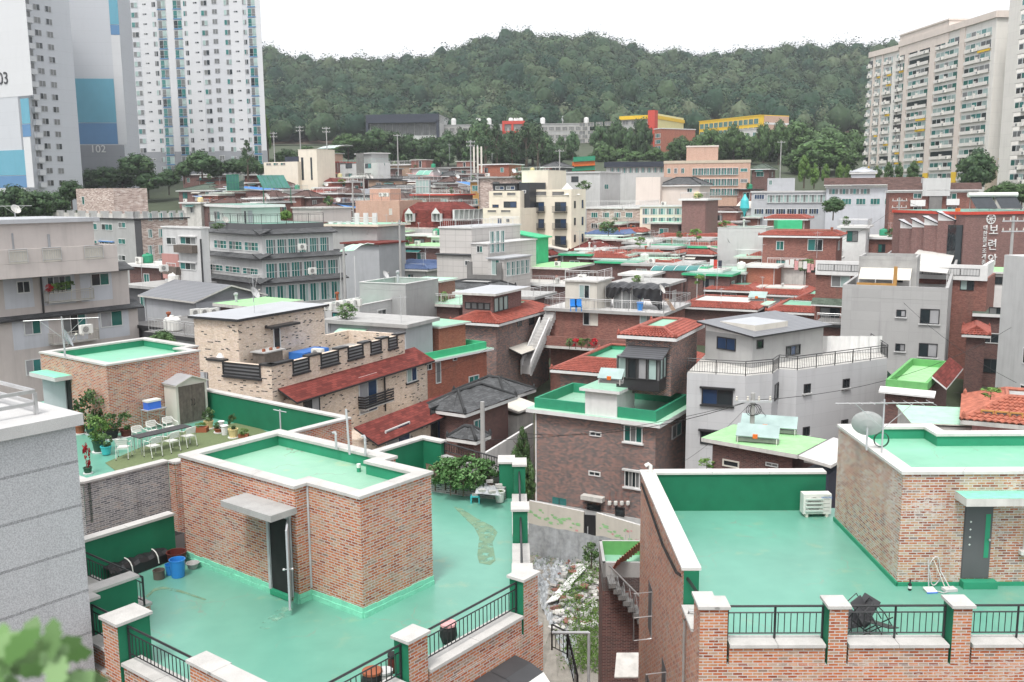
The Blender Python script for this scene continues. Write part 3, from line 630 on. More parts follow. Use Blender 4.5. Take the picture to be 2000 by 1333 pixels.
b=MB();b.obox(RF(1.62,-.03,Z0+.21),RF.a*.68,RF.b*.014,up*2.0,'darkgray_wall');DR=b.build('door',RH,off=RH['_o'])
b=MB();b.obox(RF(2.13,-.037,Z0+.75),RF.a*.12,RF.b*.007,up*1.15,'wall_green_mid');b.build('push_plate',DR,off=DR['_o'])
b=MB()
for k in range(4):
 z=Z0+1.1+k*.2;x=1.76;b.poly([RF(x,-.034,z-.03),RF(x+.03,-.034,z),RF(x,-.034,z+.03),RF(x-.03,-.034,z)],'plastic_white')
b.build('diamond_panes',DR,off=DR['_o'])
b=MB();b.lathe(RF(2.22,-.035,Z0+1.25),[(.01,0),(.01,.05),(.03,.06),(.028,.1),(.01,.11)],'steel',10,-RF.b);b.build('handle',DR,off=DR['_o'])
b=MB();b.obox(RF(1.58,-.25,Z0+.004),RF.a*.86,RF.b*.24,up*.18,'wall_green_mid');b.build('step',RH,off=RH['_o'])
b=MB();q=[RF(1.33,-.003,16.55),RF(3.02,-.003,16.55),RF(3.02,-.62,16.47),RF(1.33,-.62,16.47)]
b.obox(RF(1.33,-.62,16.3),RF.a*1.69,RF.b*.62,up*.2,'white_dirty');b.poly([RF(1.33,-.62,16.504),RF(3.02,-.62,16.504),RF(3.02,-.003,16.504),RF(1.33,-.003,16.504)],'skirting_mint');b.build('door_canopy',RH,off=RH['_o'])
window(RH,RF(0,0,0),RF.a,-RF.b,3.12,4.6,Z0+.95,Z0+2.15,2,gl=['glass_teal','glass_green'],sill='cap_white')
w=MB();c=MB()
def seg(p0,p1,t=.36,mi='wall_green',mo='brick_orange',e0=0.,e1=0.):
 wallseg(w,p0,p1,t,13.9,ZP,mo,mi,mi);capseg(c,p0,p1,t,ZP,m='cap_white',e0=e0,e1=e1,ov=.05,seg=1.6)
seg(RF(xl,6.1,0),RF(xl,-1.85,0));seg(RF(-.0,6.1,0),RF(xl+.412,6.1,0),.3)
pier(w,c,0,RF,xl,-5.4,-3.9,-3.2,13.9,ZP,green='a+b+');pier(w,c,0,RF,-5.399,-5.16,-3.9,-3.42,13.9,ZP-.006,green='a+b+')
for a in(-3.0,-.37,2.27,4.9):pier(w,c,0,RF,a,a+.4,-3.9,-3.42,13.9,ZP,green='a+a-b+')
for a0,a1 in((-5.1,-3.05),(-2.55,-.42),(.08,2.22),(2.72,4.85)):
 wallseg(w,RF(a0,-3.88,0),RF(a1,-3.88,0),.36,13.9,14.30,'brick_orange','wall_green');capseg(c,RF(a0,-3.88,0),RF(a1,-3.88,0),.36,14.30,.07,.06,m='cap_stone')
 r=MB();railing(r,RF(a0,-3.62,14.38),RF(a1,-3.62,14.38),.74,'black_metal',.13,.018,True,1.0);r.build('railing',RB)
wallseg(w,RF(xl,-1.9,0),RF(xl,-3.2,0),.36,13.9,14.30,'brick_orange','wall_green');capseg(c,RF(xl,-1.9,0),RF(xl,-3.15,0),.36,14.30,.07,.05)
w.build('parapet',RB);c.build('coping',RB)
for k,(y0,z0)in enumerate(((3.2,11.0),(.4,10.0),(3.2,8.0),(.4,6.8),(-2.2,9.5))):
 b=MB();o=RF(xl,y0,z0);b.obox(o-RF.a*.012,RF.b*.75,RF.a*.01,up*1.5,'darkgray_wall');wn_=b.build('window',RB)
 b=MB()
 for(u0,u1)in((0,0),(1,1)):pass
 d=(-RF.a*.55-RF.b*.12)
 b.tube([o,o+d,o+d+up*1.45,o+up*1.45,o],.025,'steel',4);b.tube([o+up*.7,o+d+up*.7],.02,'steel',4);b.build('open_sash',wn_,off=wn_['_o'])
b=MB();pth=[RF(xl-.04,5.6,15.0),RF(xl-.05,3.5,14.9),RF(xl-.05,1.0,14.75),RF(xl-.05,-1.2,14.9),RF(xl+.1,-1.95,15.05),RF(xl+.45,-2.5,14.6),RF(xl+.5,-3.1,14.35)]
for k in range(3):b.tube([p+Vector((-.012*k,.02*k,-.03*k))for p in pth],.012,'rubber',5)
b.build('cable_bundle',RB)
b=MB();b.tube([RF(xl-.05,-2.35,9),RF(xl-.05,-2.35,14.2),RF(xl+.05,-2.4,14.45),RF(xl+.3,-2.5,14.5)],.03,'steel',6);b.tube([RF(xl+.2,-3.95,8),RF(xl+.2,-3.95,13.2)],.025,'plastic_white',6);b.build('conduit',RB)
b=MB();b.tube([RF(-4.9,-3.97,13.45),RF(9,-3.97,13.45)],.03,'skin_gas_pipe',6);b.build('gas_pipe',RB)
b=MB();b.tube([RF(xl+.25,5.75,ZP+.08),RF(xl+.25,5.75,ZP+.3),RF(xl+.18,5.75,ZP+.36),RF(xl+.08,5.75,ZP+.3)],.06,'plastic_white',8);b.build('vent_pipe',RB)
# ================================================================ sibling with the roof garden
AF=Fr((-16.9,38.95),.66)
AB=thing('brick_building','brick building with a roof garden of potted plants, a grey front wall and a shed','building',(-15,37,0))
poly=[AF(-9,-6.2,0),AF(9.75,-6.2,0),AF(9.75,4.6,0),AF(-9,4.6,0)]
fr_=[AF(-9,-6.2,0),AF(9.42,-6.2,0),AF(9.42,-3.25,0),AF(9.78,-3.25,0),AF(9.78,4.6,0),AF(-9,4.6,0)]
b=MB()
for i in range(len(fr_)):p,q=fr_[i],fr_[(i+1)%len(fr_)];b.poly([V3(p,0),V3(q,0),V3(q,13.9),V3(p,13.9)],'brick_gray' if i in(0,1)else 'brick_orange')
b.build('wall',AB);poly_roof(AB,fr_,Z0,'paint_green')
AH=hut(AB,[AF(0,0,0),AF(0,4.45,0),AF(-1.2,4.45,0),AF(-1.2,5.2,0),AF(-5.6,5.2,0),AF(-5.6,0,0)],Z0,16.94,.3,.3,'brick_orange','paint_mint_gray','wall_green_mid')
b=MB();b.obox(AF(-5.2,-.75,16.05),AF.a*2.3,AF.b*.75,up*.18,'concrete_light');b.poly([AF(-5.2,-.75,16.235),AF(-2.9,-.75,16.235),AF(-2.9,-.002,16.235),AF(-5.2,-.002,16.235)],'skirting_mint');b.build('door_canopy',AH,off=AH['_o'])
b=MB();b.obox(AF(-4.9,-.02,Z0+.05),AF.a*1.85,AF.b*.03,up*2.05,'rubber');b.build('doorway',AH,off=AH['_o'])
b=MB();d=(-AF.b*.25-AF.a*.97);b.obox(AF(-3.4,-.05,Z0+.08),d*1.35,-AF.b*.05,up*2.0,'bluegray_wall');b.build('door',AH,off=AH['_o'])
w=MB();c=MB()
def seg(p0,p1,t=.24,mi='wall_green',mo='brick_orange'):
 wallseg(w,p0,p1,t,13.9,ZP,mo,mi,mi);capseg(c,p0,p1,t,ZP)
seg(AF(-9,-6.2,0),AF(9.42,-6.2,0),mo='brick_gray');seg(AF(9.42,-6.19,0),AF(9.42,-3.26,0),mo='brick_gray');seg(AF(9.42,-3.25,0),AF(9.77,-3.25,0),.3);seg(AF(9.78,-3.24,0),AF(9.78,4.58,0));seg(AF(9.5,4.6,0),AF(.0,4.6,0))
w.build('parapet',AB);c.build('coping',AB)
b=MB();b.poly([V3(p,Z0+.012)for p in(P(245,935,14),P(315,905,14),P(600,880,14),P(480,825,14),P(405,833,14),P(330,850,14),P(205,905,14))],'turf');tagged(b.build('turf_mat'),'olive artificial turf mat under the white table chairs','turf mat')
for k,(a,bb)in enumerate(((9.55,-3.6),(9.5,-6.5))):
 b=MB();o=AF(a,bb,12.1);b.obox(o,AF.a*.45,AF.b*.4,up*.75,'concrete_dark','t');b.obox(o+up*.74+(AF.a+AF.b)*.03,AF.a*.39,AF.b*.34,up*.002,'rubber');b.build('drain_hopper',AB)
# ================================================================ granite building at far left
GB=thing('granite_building','grey granite clad building with a low steel railing on its flat top','building',(-9,11,0))
corner=P(145,808,19.6);
def gp(x,y):return Vector((x,y,0))
cx,cy_=corner.x,corner.y
GF=Fr((cx,cy_),.66)
ga=MB();ga.prism([GF(0,0,0),GF(0,-9,0),GF(-14,-9,0),GF(-14,0,0)],0,19.36,'granite',None,False);ga.build('wall',GB)
gt=MB();gt.prism([GF(.12,.12,0),GF(.12,-9,0),GF(-14,-9,0),GF(-14,.12,0)],19.36,19.6,'granite_top');gt.build('roof',GB)
gr=MB()
def flat_rail(b,A,B_,z,h=.45):
 d=(B_-A).normalized();n=Vector((-d.y,d.x,0))
 for zz in(h*.45,h):b.obox(V3(A,z+zz)-n*.02,B_-A,n*.05,up*.07,'steel')
 k=max(1,int((B_-A).length/1.6))
 for i in range(k+1):b.obox(V3(A.lerp(B_,i/k),z)-d*.03,d*.06,n*.04,up*h,'steel')
flat_rail(gr,GF(-.55,-.5,0),GF(-.55,-7,0),19.6);flat_rail(gr,GF(-.55,-.5,0),GF(-9,-.5,0),19.6);gr.build('railing',GB)
# ================================================================ middle ground: houses on the slope
TH=rad(64)
def Yz(px,py,z):return P(px,py,z).y
def facet(root,A,B_):
 A,B_=Vector(A),Vector(B_);d=B_-A;return Bld('','','',A,0,math.atan2(d.y,d.x),(1.,),(math.hypot(d.x,d.y),),root=root)
# ---- cream brick house with red shingle eaves
T=Bld('cream_brick_house','cream brick house with scattered dark bricks and two red shingle eaves','house',P(530,716,14.0),0,rad(63),405,790,zb=3)
T.wall('brick_cream',z1=13.85);T.para(.95,.3,'brick_cream',floor='concrete')
pa=MB()
for f,L,segs in(('R',T.l1,[(0,.10),(.17,.30),(.345,.505),(.545,.70),(.745,.86),(.905,1)]),):
 pass
def brick_bal(B,f,marks,zlow=.95):
 """dark capped piers, and slatted dark railings in the gaps between them"""
 d,n=B.face(f);L=B.l1 if f=='R' else B.l2;cpm=MB()
 for i in range(len(marks)):
  a0,a1=marks[i];cpm.obox(B.C+d*(a0*L-.06)+n*.08+Vector((0,0,0)),d*((a1-a0)*L+.12),-n*.5,Vector((0,0,.12)),'frame_dark')
 cpm.build('coping',B.root)
 for i in range(len(marks)-1):
  a0,a1=marks[i][1]*L,marks[i+1][0]*L;r=MB()
  for k in range(4):r.obox(B.C+d*a0+n*.04+Vector((0,0,-.72+k*.21)),d*(a1-a0),n*.05,Vector((0,0,.10)),'black_metal')
  for a in(a0,a1-.08):r.obox(B.C+d*a+n*.035+Vector((0,0,-.75)),d*.08,n*.05,Vector((0,0,.85)),'black_metal')
  r.obox(B.C+d*(a0-.05)+n*.14+Vector((0,0,-.92)),d*(a1-a0+.1),-n*.3,Vector((0,0,.12)),'frame_dark')
  r.obox(B.C+d*a0+n*.02+Vector((0,0,-.8)),d*(a1-a0),-n*.04,Vector((0,0,.78)),'curtain_gray');r.build('railing',B.root)
brick_bal(T,'R',[(0,.13),(.24,.32),(.45,.52),(.64,.70),(.79,.85),(.93,1)]);brick_bal(T,'L',[(0,.16),(.75,1)])
H=Bld('','','',P(464,628,16.3),0,rad(62),378,633,zb=12.9,root=T.root);H.wall('brick_cream',name='stair_hut');H.slab(.25,.16,'frame_dark','metal_roof_light')
H.win('R',532,638,549,703,panes=1,gl=['glass_dark'],fr='white',name='door');
d,n=H.face('R');a,z=H.az('R',512,628);b=MB();b.obox(Vector((H.C.x,H.C.y,0))+d*(a+.2)+Vector((0,0,15.55)),d*2.6,n*.7,Vector((0,0,.14)),'frame_dark');b.build('door_canopy',T.root)
B2=Bld('','','',P(578,786,11.75),0,rad(63),(6,),834,zb=3,root=T.root);B2.wall('brick_cream',name='wall',z1=11.85)
B2.skirt('R',12.75,.5,.85,'shingle_red',inn=1.25);B2.win('R',592,782,625,812,gl=['glass_dark','curtain_gray'],fr='frame_dark')
w_=B2.win('R',699,738,737,800,gl=['curtain_gray','glass_blue'],name='balcony_door')
B2.win('R',793,713,814,743,gl=['glass_pale','glass_blue'],sill='frame_dark')
d,n=B2.face('R');a0,z0=B2.az('R',700,800);a1,_=B2.az('R',757,780);b=MB();o=Vector((B2.C.x,B2.C.y,0))
for k in range(5):b.obox(o+d*a0+n*.5+Vector((0,0,z0+.05+k*.17)),d*(a1-a0),n*.05,Vector((0,0,.11)),'black_metal');b.obox(o+d*a0+n*.0+Vector((0,0,z0+.05+k*.17)),n*.5,d*.05,Vector((0,0,.11)),'black_metal')
b.obox(o+d*a0+Vector((0,0,z0-.05)),d*(a1-a0),n*.55,Vector((0,0,.08)),'concrete');b.build('balcony',T.root)
B3=Bld('','','',P(734,866,8.9),0,rad(63.5),(6,),890,zb=2,root=T.root);B3.wall('brick_cream',z1=8.95)
B3.skirt('R',9.9,.55,.9,'shingle_red',inn=1.2);B3.win('R',752,842,801,888,gl=['curtain_gray','glass_blue']);B3.win('R',840,797,880,850,gl=['glass_dark','glass_blue'],fr='frame_dark',panes=3)
b=MB();d,n=B2.face('R');p=Vector((B2.C.x,B2.C.y,0))+d*(B2.l1*.62)+n*.1;b.tube([V3(p,12.0),V3(p,9.3)],.06,'frame_dark',6);b.build('drain_pipe',T.root)
# ---- red brick house, green roof deck
E_=Bld('brick_house','bright red brick house with a light green deck and a mint slab hut','house',(812,697),72,rad(51),(7,),950)
E_.wall('brick_red_bright',z1=E_.z1-.2);E_.para(.55,.15,'green_bright',floor='paint_mint',z=E_.z1+.1);b=MB();b.prism(E_.rect(.45),E_.z1-.62,E_.z1-.44,'white','paint_mint');b.build('eave_slab',E_.root)
E_.win('R',850,708,861,748,panes=1,gl=['glass_gray'],name='door');E_.win('R',884,694,892,704,panes=1,gl=['glass_dark']);E_.win('R',829,712,843,722)
E_.win('R',915,736,935,746)
h=Bld('','','',(857,641),76,rad(54),795,909,zb=E_.z1-.5,root=E_.root);h.wall('brick_red_bright',name='stair_hut');h.slab(.35,.14,'white_dirty','paint_mint');h.win('L',803,642,815,671,panes=1,gl=['glass_dark'],name='door')
# ---- brown brick house with red tile skirt and a glazed roof room
E_=Bld('brick_house','brown brick house with a red tile skirt and a dark framed roof room','house',(969,632),84,TH,893,1072)
T2=E_;E_.wall('brick_brown');E_.hip(.55,1.3,.75,floor='paint_mint_gray',res=.3)
h=Bld('','','',(961,577),85.6,TH,903,1018,zb=E_.z1,root=E_.root);
h.l1=min(h.l1,7);h.wall('brick_plum',name='roof_room');h.slab(.7,.2,'white_dirty','metal_roof_light');h.wrow('L',908,958,590,606,4,.06,panes=1,fr='frame_dark',gl=['glass_gray']);h.wrow('R',964,992,583,604,3,.06,panes=1,fr='frame_dark',gl=['glass_pale'])
E_.win('R',1010,627,1018,637,panes=2,fr='frame_dark',gl=['glass_dark']);E_.win('R',1033,621,1043,633,panes=2,fr='frame_dark',gl=['glass_dark']);E_.skirt('R',E_.z1-2.6,1.3,.5,'offwhite',2.5,6.5)
# ---- terrace house with black tarpaulins
E_=Bld('brick_house','brown brick house whose railed roof terrace is half covered by black tarpaulin','house',(1290,611),86,TH,1075,1338)
TE=E_;E_.wall('brick_red',z1=E_.z1-.3);E_.slab(.5,.3,'concrete','concrete_light',z=E_.z1-.3);E_.rail('RLBK',1.0,m='steel',step=.3,over=.4)
E_.win('L',1139,606,1152,636,panes=1,gl=['glass_dark'],fr='lightgray_wall',name='doorway');E_.win('L',1153,612,1168,637,panes=1,gl=['offwhite'],fr='offwhite',name='door');E_.win('L',1250,612,1275,634,gl=['glass_gray','glass_pale'],hood='white')
b=MB();d,n=E_.face('L');o=Vector((E_.C.x,E_.C.y,E_.z1));b.obox(o+d*.2+n*1.6+Vector((0,0,-3.7)),d*(E_.l2-.2),-n*1.6,Vector((0,0,.25)),'white_dirty');b.obox(o+d*.2+n*1.6+Vector((0,0,-3.45)),d*(E_.l2-.2),-n*.15,Vector((0,0,.9)),'brick_red');b.build('balcony',E_.root)
h=Bld('','','',(1166,552),88.3,TH,1104,(4,),zb=E_.z1,root=E_.root);h.wall('offwhite',name='roof_room');h.slab(.2,.15,'white_dirty','concrete_light');h.win('L',1131,556,1152,584,gl=['glass_dark','glass_pale']);h.rail('LR',.9,m='white',step=.4,z=h.z1+.15)
def tarp(label,p0,p1,dep,zt,drops):
 b=MB();p0,p1=Vector(p0),Vector(p1);d=(p1-p0).normalized();nn=Vector((d.y,-d.x,0));L=(p1-p0).length;n=28;rr=random.Random(5)
 rows=[]
 for j in range(9):
  row=[]
  for i in range(n+1):
   t=i/n;k=drops(t);v=j/8
   if v<.5:q=p0+d*L*t-nn*dep*(1-v*2);z=zt+.25*math.sin(v*6)-.1*math.sin(t*14)-v*.2
   else:q=p0+d*L*t+nn*(.25*math.sin(t*23+v*5)*(v-.5));z=zt-.1-(v-.5)*2*k-.06*math.sin(t*30)
   row.append(V3(q,z))
  rows.append(row)
 for j in range(8):
  for i in range(n):b.poly([rows[j][i],rows[j+1][i],rows[j+1][i+1],rows[j][i+1]],'tarp_black',[(0,0)]*4,True)
 return tagged(b.build('tarpaulin'),label,'tarpaulin')
z=TE.z1+2.1;L2=TE.l2;dL,nL=TE.face('L');o=Vector((TE.C.x,TE.C.y,0))
tarp('sagging black tarpaulin over the wardrobe doors on the railed terrace',o+dL*(L2*.53)-nL*1.3,o+dL*(L2*.30)-nL*1.3,3.5,z,lambda t:.9-.5*t+.25*math.sin(t*7))
tarp('wide black tarpaulin hanging low beside the terrace satellite dish',o+dL*(L2*.285)-nL*1.2,o+dL*.2-nL*1.2,3.5,z,lambda t:.5+1.3*t+.2*math.sin(t*9))
b=MB()
for t in(.05,.29,.53):
 for q in(1.3,4.7):b.tube([V3(o+dL*(L2*t)-nL*q,TE.z1),V3(o+dL*(L2*t)-nL*q,z)],.03,'steel',5)
b.build('tarp_frame',TE.root)
b=MB();b.obox(V3(o+dL*(L2*.47)-nL*1.6,TE.z1),dL*-2.6,-nL*.6,Vector((0,0,1.75)),'glass_gray')
for k in range(4):b.obox(V3(o+dL*(L2*.47)-nL*1.57-dL*(k*.86),TE.z1),dL*-.06,nL*.03,Vector((0,0,1.75)),'white')
tagged(b.build('wardrobe'),'grey wardrobe with white edged doors under the black tarpaulin','wardrobe')
b=MB();b.obox(V3(o+dL*(L2*.56)-nL*1.2,TE.z1),dL*1.1,-nL*.6,Vector((0,0,1.2)),'white');b.obox(V3(o+dL*(L2*.57)-nL*1.2,TE.z1+1.2),dL*.7,-nL*.5,Vector((0,0,.7)),'plastic_white');tagged(b.build('fridge'),'white cabinets stacked beside the tarpaulin on the terrace','cabinet')
# ---- red tile house with glazed bay and upper hut
E_=Bld('brick_house','brick house with bright red tile skirts, a green deck and a brown glazed bay','house',P(1308,738,10.4),0,TH,1094,1372)
RT=E_;E_.wall('brick_brown');E_.hip(.6,1.25,.75,floor='paint_mint_gray',res=.29,inner=.35)
u=Bld('','','',P(1312,659,14.4),0,TH,1222,1362,zb=E_.z1,root=E_.root);u.wall('brick_brown',name='upper_room');u.hip(.45,.8,.4,floor='paint_mint',res=.29)
b=MB();d,n=u.face('L');o=Vector((u.C.x,u.C.y,0));zz=E_.z1+.55
b.obox(V3(o+d*.35,zz),d*(u.l2*.92),n*1.5,Vector((0,0,.75)),'frame_dark');b.obox(V3(o+d*.35,zz+.75),d*(u.l2*.92),n*1.5,Vector((0,0,1.5)),'glass_gray');
q=[V3(o+d*.1-n*.02,zz+2.75),V3(o+d*(u.l2*.95)-n*.02,zz+2.75),V3(o+d*(u.l2*.95)+n*1.75,zz+2.22),V3(o+d*.1+n*1.75,zz+2.22)]
b.poly(q,'metal_roof');b.poly(q[::-1],'metal_roof')
b.poly([x-Vector((0,0,.06))for x in q],'metal_roof');BAY=b.build('glazed_bay',E_.root)
fb=facet(E_.root,V3(o+d*(u.l2*.92+.35)+n*1.5,zz),V3(o+d*.35+n*1.5,zz))
for k in range(4):window(E_.root,fb.C,fb.e1,-fb.e2,.08+k*(fb.l1-.16)/4,.02+(k+1)*(fb.l1-.16)/4,zz+.75,zz+2.2,1,'frame_dark',[['glass_pale'],['glass_dark'],['curtain_gray'],['glass_pale']][k])
fb=facet(E_.root,V3(o+d*.35+n*1.5,zz),V3(o+d*.35,zz))
for k in range(2):window(E_.root,fb.C,fb.e1,-fb.e2,.05+k*.72,.75+k*.72,zz+.75,zz+2.2,1,'frame_dark',['glass_pale'])
E_.win('R',1326,722,1345,742,fr='frame_dark',gl=['glass_gray'])
# ---- stair with white walls
b=MB();s0,s1=P(1038,722,7.6),P(1088,604,12.8);nst=20;d=V3(s1-s0,0);n=Vector((-d.y,d.x,0)).normalized()
for i in range(nst):
 q=s0+V3(d*(i/nst),0);zz=s0.z+(s1.z-s0.z)*i/nst;b.obox(V3(q,zz-.5),V3(d/nst,0),n*1.1,Vector((0,0,.5+(s1.z-s0.z)/nst)),'concrete_light')
ST=tagged(b.build('outdoor_stair'),'steep concrete outdoor stair with white side walls climbing to the brick terrace','stair')
for off,m in((0,'white'),(1.1,'white')):
 b=MB();q=s0+n*off;r=s0+V3(d*.72,0)+n*off;zr=s0.z+(s1.z-s0.z)*.72
 nn=n*.14;pts=[V3(q,s0.z-.6),V3(r,zr-.6),V3(r,zr+.75),V3(q,s0.z+.75)]
 b.poly(pts,m);b.poly([p+nn for p in pts[::-1]],m)
 for i in range(4):b.poly([pts[i],pts[i]+nn,pts[(i+1)%4]+nn,pts[(i+1)%4]],m)
 b.build('side_wall',ST,off=(0,0,0))
# ---- dark grey shingle cottages
def cottage(label,C,Y,th,pxL,pxR,rise,m='shingle_gray',wm='brick_red_dark',over=.5):
 B=Bld('cottage',label,'house',C,Y,th,pxL,pxR);B.wall(wm);B.hip(over,50,rise,m,m,res=40);return B
B=cottage('low cottage with a dark grey shingle hip roof beside the cream house',(905,806),62,rad(58),838,992,1.0)
B.win('R',925,822,942,848);B=cottage('low cottage with a dark grey shingle roof below the red brick house',(985,776),70,rad(56),900,1030,1.0)
b=Bld('lean_to','pale corrugated lean to roof beside the dark shingle cottages','lean-to',(1010,806),68,rad(56),(3.5,),1042,zb=4);b.wall('white_dirty',z1=b.z1-.3);b.shed(.3,.8,'offwhite',axis=0)
cottage('tiny cottage with a dark shingle roof behind the cream house',(925,858),58,rad(60),893,938,.6)
# ---- brown brick house with green parapet
E_=Bld('brick_house','dark brown brick house with a green walled flat roof and a white roof hut','house',P(1281,833,8.95),0,rad(60),1044,1342,zb=.5)
BH=E_;E_.wall('brick_brown');E_.slab(.45,.28,'white','mint_paint',name='eave_slab');E_.para(.7,.16,'wall_green_mid','wall_green_mid','paint_mint',z=E_.z1+.98,name='parapet')
d1,n1=E_.face('L');p1=V3(E_.C,0)+d1*E_.az('L',1205,800)[0]+n1*.12;h=Bld('','','',(1205,769),p1.y,rad(60),1143,1246,zb=E_.z1,root=E_.root);h.l1=min(h.l1,3);h.wall('white',name='stair_hut');h.slab(.3,.2,'white','paint_mint')
b=MB();d,n=E_.face('L');b.obox(V3(E_.C,E_.z1-9)-d*0+n*.03,d*E_.l2,n*-.03,Vector((0,0,2.6)),'lightgray_wall');b.build('plinth',E_.root)
E_.win('L',1219,829,1255,867,gl=['glass_green','glass_gray'],fr='white',panes=3,hood='white',sill='white');E_.win('L',1152,842,1175,854,fr='white',gl=['glass_dark']);E_.win('L',1150,919,1173,932,fr='white',gl=['glass_dark'])
E_.win('L',1220,918,1250,955,fr='white',gl=['glass_gray','glass_dark'],panes=4,hood='white',sill='white');E_.win('L',1077,968,1108,991,fr='frame_dark',gl=['glass_teal'],frame=False)
E_.win('L',1147,983,1174,1000,fr='frame_dark',gl=['glass_dark'],panes=1,name='doorway');E_.win('R',1312,833,1330,848,fr='lightgray_wall');E_.win('L',1202,990,1220,1010,panes=1,fr='frame_dark',gl=['glass_dark'],name='doorway')
b=MB();d,n=E_.face('L');p=V3(E_.C,0)+d*(E_.l2*.985)+n*.06;b.tube([V3(p,E_.z1-.1),V3(p,.5)],.06,'white',6);b.build('drain_pipe',E_.root)
a0,z0=E_.az('L',1140,972);b=MB();b.obox(V3(E_.C,z0)+d*a0,d*-1.6,n*.5,Vector((0,0,.3)),'white_dirty');b.build('door_canopy',E_.root)
for k in range(4):
 a,z=E_.az('L',1192+k*12,982);b=MB();q=V3(E_.C,z)+d*a+n*.12;b.lathe(q,[(.1,-.14),(.13,-.1),(.13,.1),(.1,.14)],'plastic_white',8);b.tube([q+Vector((0,0,.14)),q+Vector((0,0,.8))],.02,'skin_gas_pipe',5);b.build('gas_meter',E_.root)
# ---- large grey house with black railed terrace
zt=12.2;pts=[P(1342,728,zt),P(1456,735,zt),P(1509,730,zt),P(1521,721,zt),P(1557,724,zt),P(1733,700,zt),P(1700,676,zt),P(1395,676,zt)]
GH=thing('gray_house','pale grey panel house with a black railed terrace and a dark ribbed roof room','house',(14,60,3))
b=MB();b.prism([(p.x,p.y)for p in pts],2,zt,'gray_panel','white_dirty',False);b.build('wall',GH)
fs=[facet(GH,pts[i],pts[i+1])for i in range(5)]
fs[0].win('R',1371,758,1431,794,fr='frame_dark',gl=['glass_blue','glass_dark'],panes=2,hood='frame_dark',sill='frame_dark');fs[0].win('R',1368,841,1428,872,fr='frame_dark',gl=['glass_dark','curtain_gray'],hood='frame_dark')
fs[2].win('R',1513,752,1519,778,panes=1,fr='frame_dark',gl=['glass_dark']);
for(x,y,s)in((1570,751,1),(1646,741,1),(1643,821,1),(1568,835,1)):fs[4].win('R',x,y,x+12,y+16,fr='frame_dark',gl=['glass_dark'],sill='lightgray_wall')
b=MB()
for i in range(6):railing(b,V3(pts[i],zt),V3(pts[i+1],zt),.95,'black_metal',.16,.02,True,1.5)
b.build('railing',GH)
R1=Bld('','','',(1470,672),62.5,rad(38),1378,1608,zb=zt,root=GH);R1.l1=min(R1.l1,9);R1.l2=min(R1.l2,4.4)
R1.wall('gray_wall',name='roof_room',z1=R1.z1+.45);R1.z1+=.45;R1.shed(.45,.55,'metal_roof','frame_dark',.12,0);R1.win('L',1401,657,1437,687,fr='frame_dark',gl=['glass_blue','glass_blue']);R1.win('R',1478,665,1490,680,fr='frame_dark',gl=['glass_dark'],panes=1);R1.win('R',1535,677,1562,692,fr='frame_dark',gl=['glass_dark','glass_blue'],panes=3)
b=MB();zz=R1.z1+.62;q=[R1.pt(1.0,.6,0),R1.pt(4.6,.6,0),R1.pt(4.6,3.6,0),R1.pt(1.,3.6,0)];b.prism([(p.x,p.y)for p in q],R1.z1-.1,zz,'offwhite','metal_roof_light');b.build('skylight_curb',GH)
# ---- small brick hut with lime roof and solar panels
E_=Bld('brick_hut','small brick hut under a lime green slab roof carrying solar panels','hut',(1548,890),47,rad(50),1392,1592,zb=5)
LH=E_;E_.wall('brick_red_dark');E_.slab(.45,.22,'white_dirty','green_roof_lime');E_.win('L',1412,896,1444,916,panes=1,gl=['glass_dark'],fr='offwhite',name='doorway');E_.win('L',1496,902,1520,914,gl=['glass_gray'])
b=Bld('lean_to','pale corrugated canopy roof beside the lime roofed hut','lean-to',(1618,912),44,rad(50),1570,(4,),zb=5);b.wall('navy',z1=b.z1-.4);b.shed(.2,.2,'concrete_light',axis=0)
# ---- big grey concrete block, right
E_=Bld('gray_building','plain light grey concrete block with a roof room and a cluttered roof terrace','building',(1853,563),80,TH,1646,1886)
BG=E_;E_.wall('gray_panel_dark');E_.para(1.1,.25,'gray_panel_dark','concrete','concrete_light')
for(x,y,x1,y1)in((1751,605,1769,620),(1798,603,1834,634),(1749,671,1767,687),(1795,670,1830,699)):E_.win('L',x,y,x1,y1,fr='frame_dark',gl=['curtain_gray','glass_dark'],sill='lightgray_wall')
h=Bld('','','',(1792,503),84,TH,1678,(5,),zb=E_.z1-1,root=E_.root);h.wall('concrete',name='stair_hut');h.para(.3,.2,'concrete',floor='concrete_dark');h.win('L',1748,532,1765,554,panes=1,gl=['glass_dark'],fr='concrete',name='doorway')
b=MB();d,n=h.face('L');o=V3(h.C,0)
q=[V3(o+d*.4-n*.02,h.z1-1.0),V3(o+d*(h.l2-.2)-n*.02,h.z1-1.0),V3(o+d*(h.l2-.2)+n*1.6,h.z1-1.9),V3(o+d*.4+n*1.6,h.z1-1.9)];b.poly(q,'offwhite');b.poly([x-Vector((0,0,.04))for x in q[::-1]],'offwhite')
for k in range(4):x=d*(.4+k*(h.l2-.6)/3);b.tube([V3(o+x+n*1.6,h.z1-1.9),V3(o+x+n*1.6,E_.z1-1)],.04,'white',5)
b.build('awning',E_.root)
b=MB();b.obox(V3(o+d*(h.l2*.3)+n*1.7,E_.z1-1),d*(h.l2*.68),n*.05,Vector((0,0,1.1)),'wood_orange');b.obox(V3(o+d*(h.l2*.3)+n*1.7,E_.z1-1),d*.3,n*.06,Vector((0,0,2.6)),'wood_orange');b.build('timber_screen',E_.root)
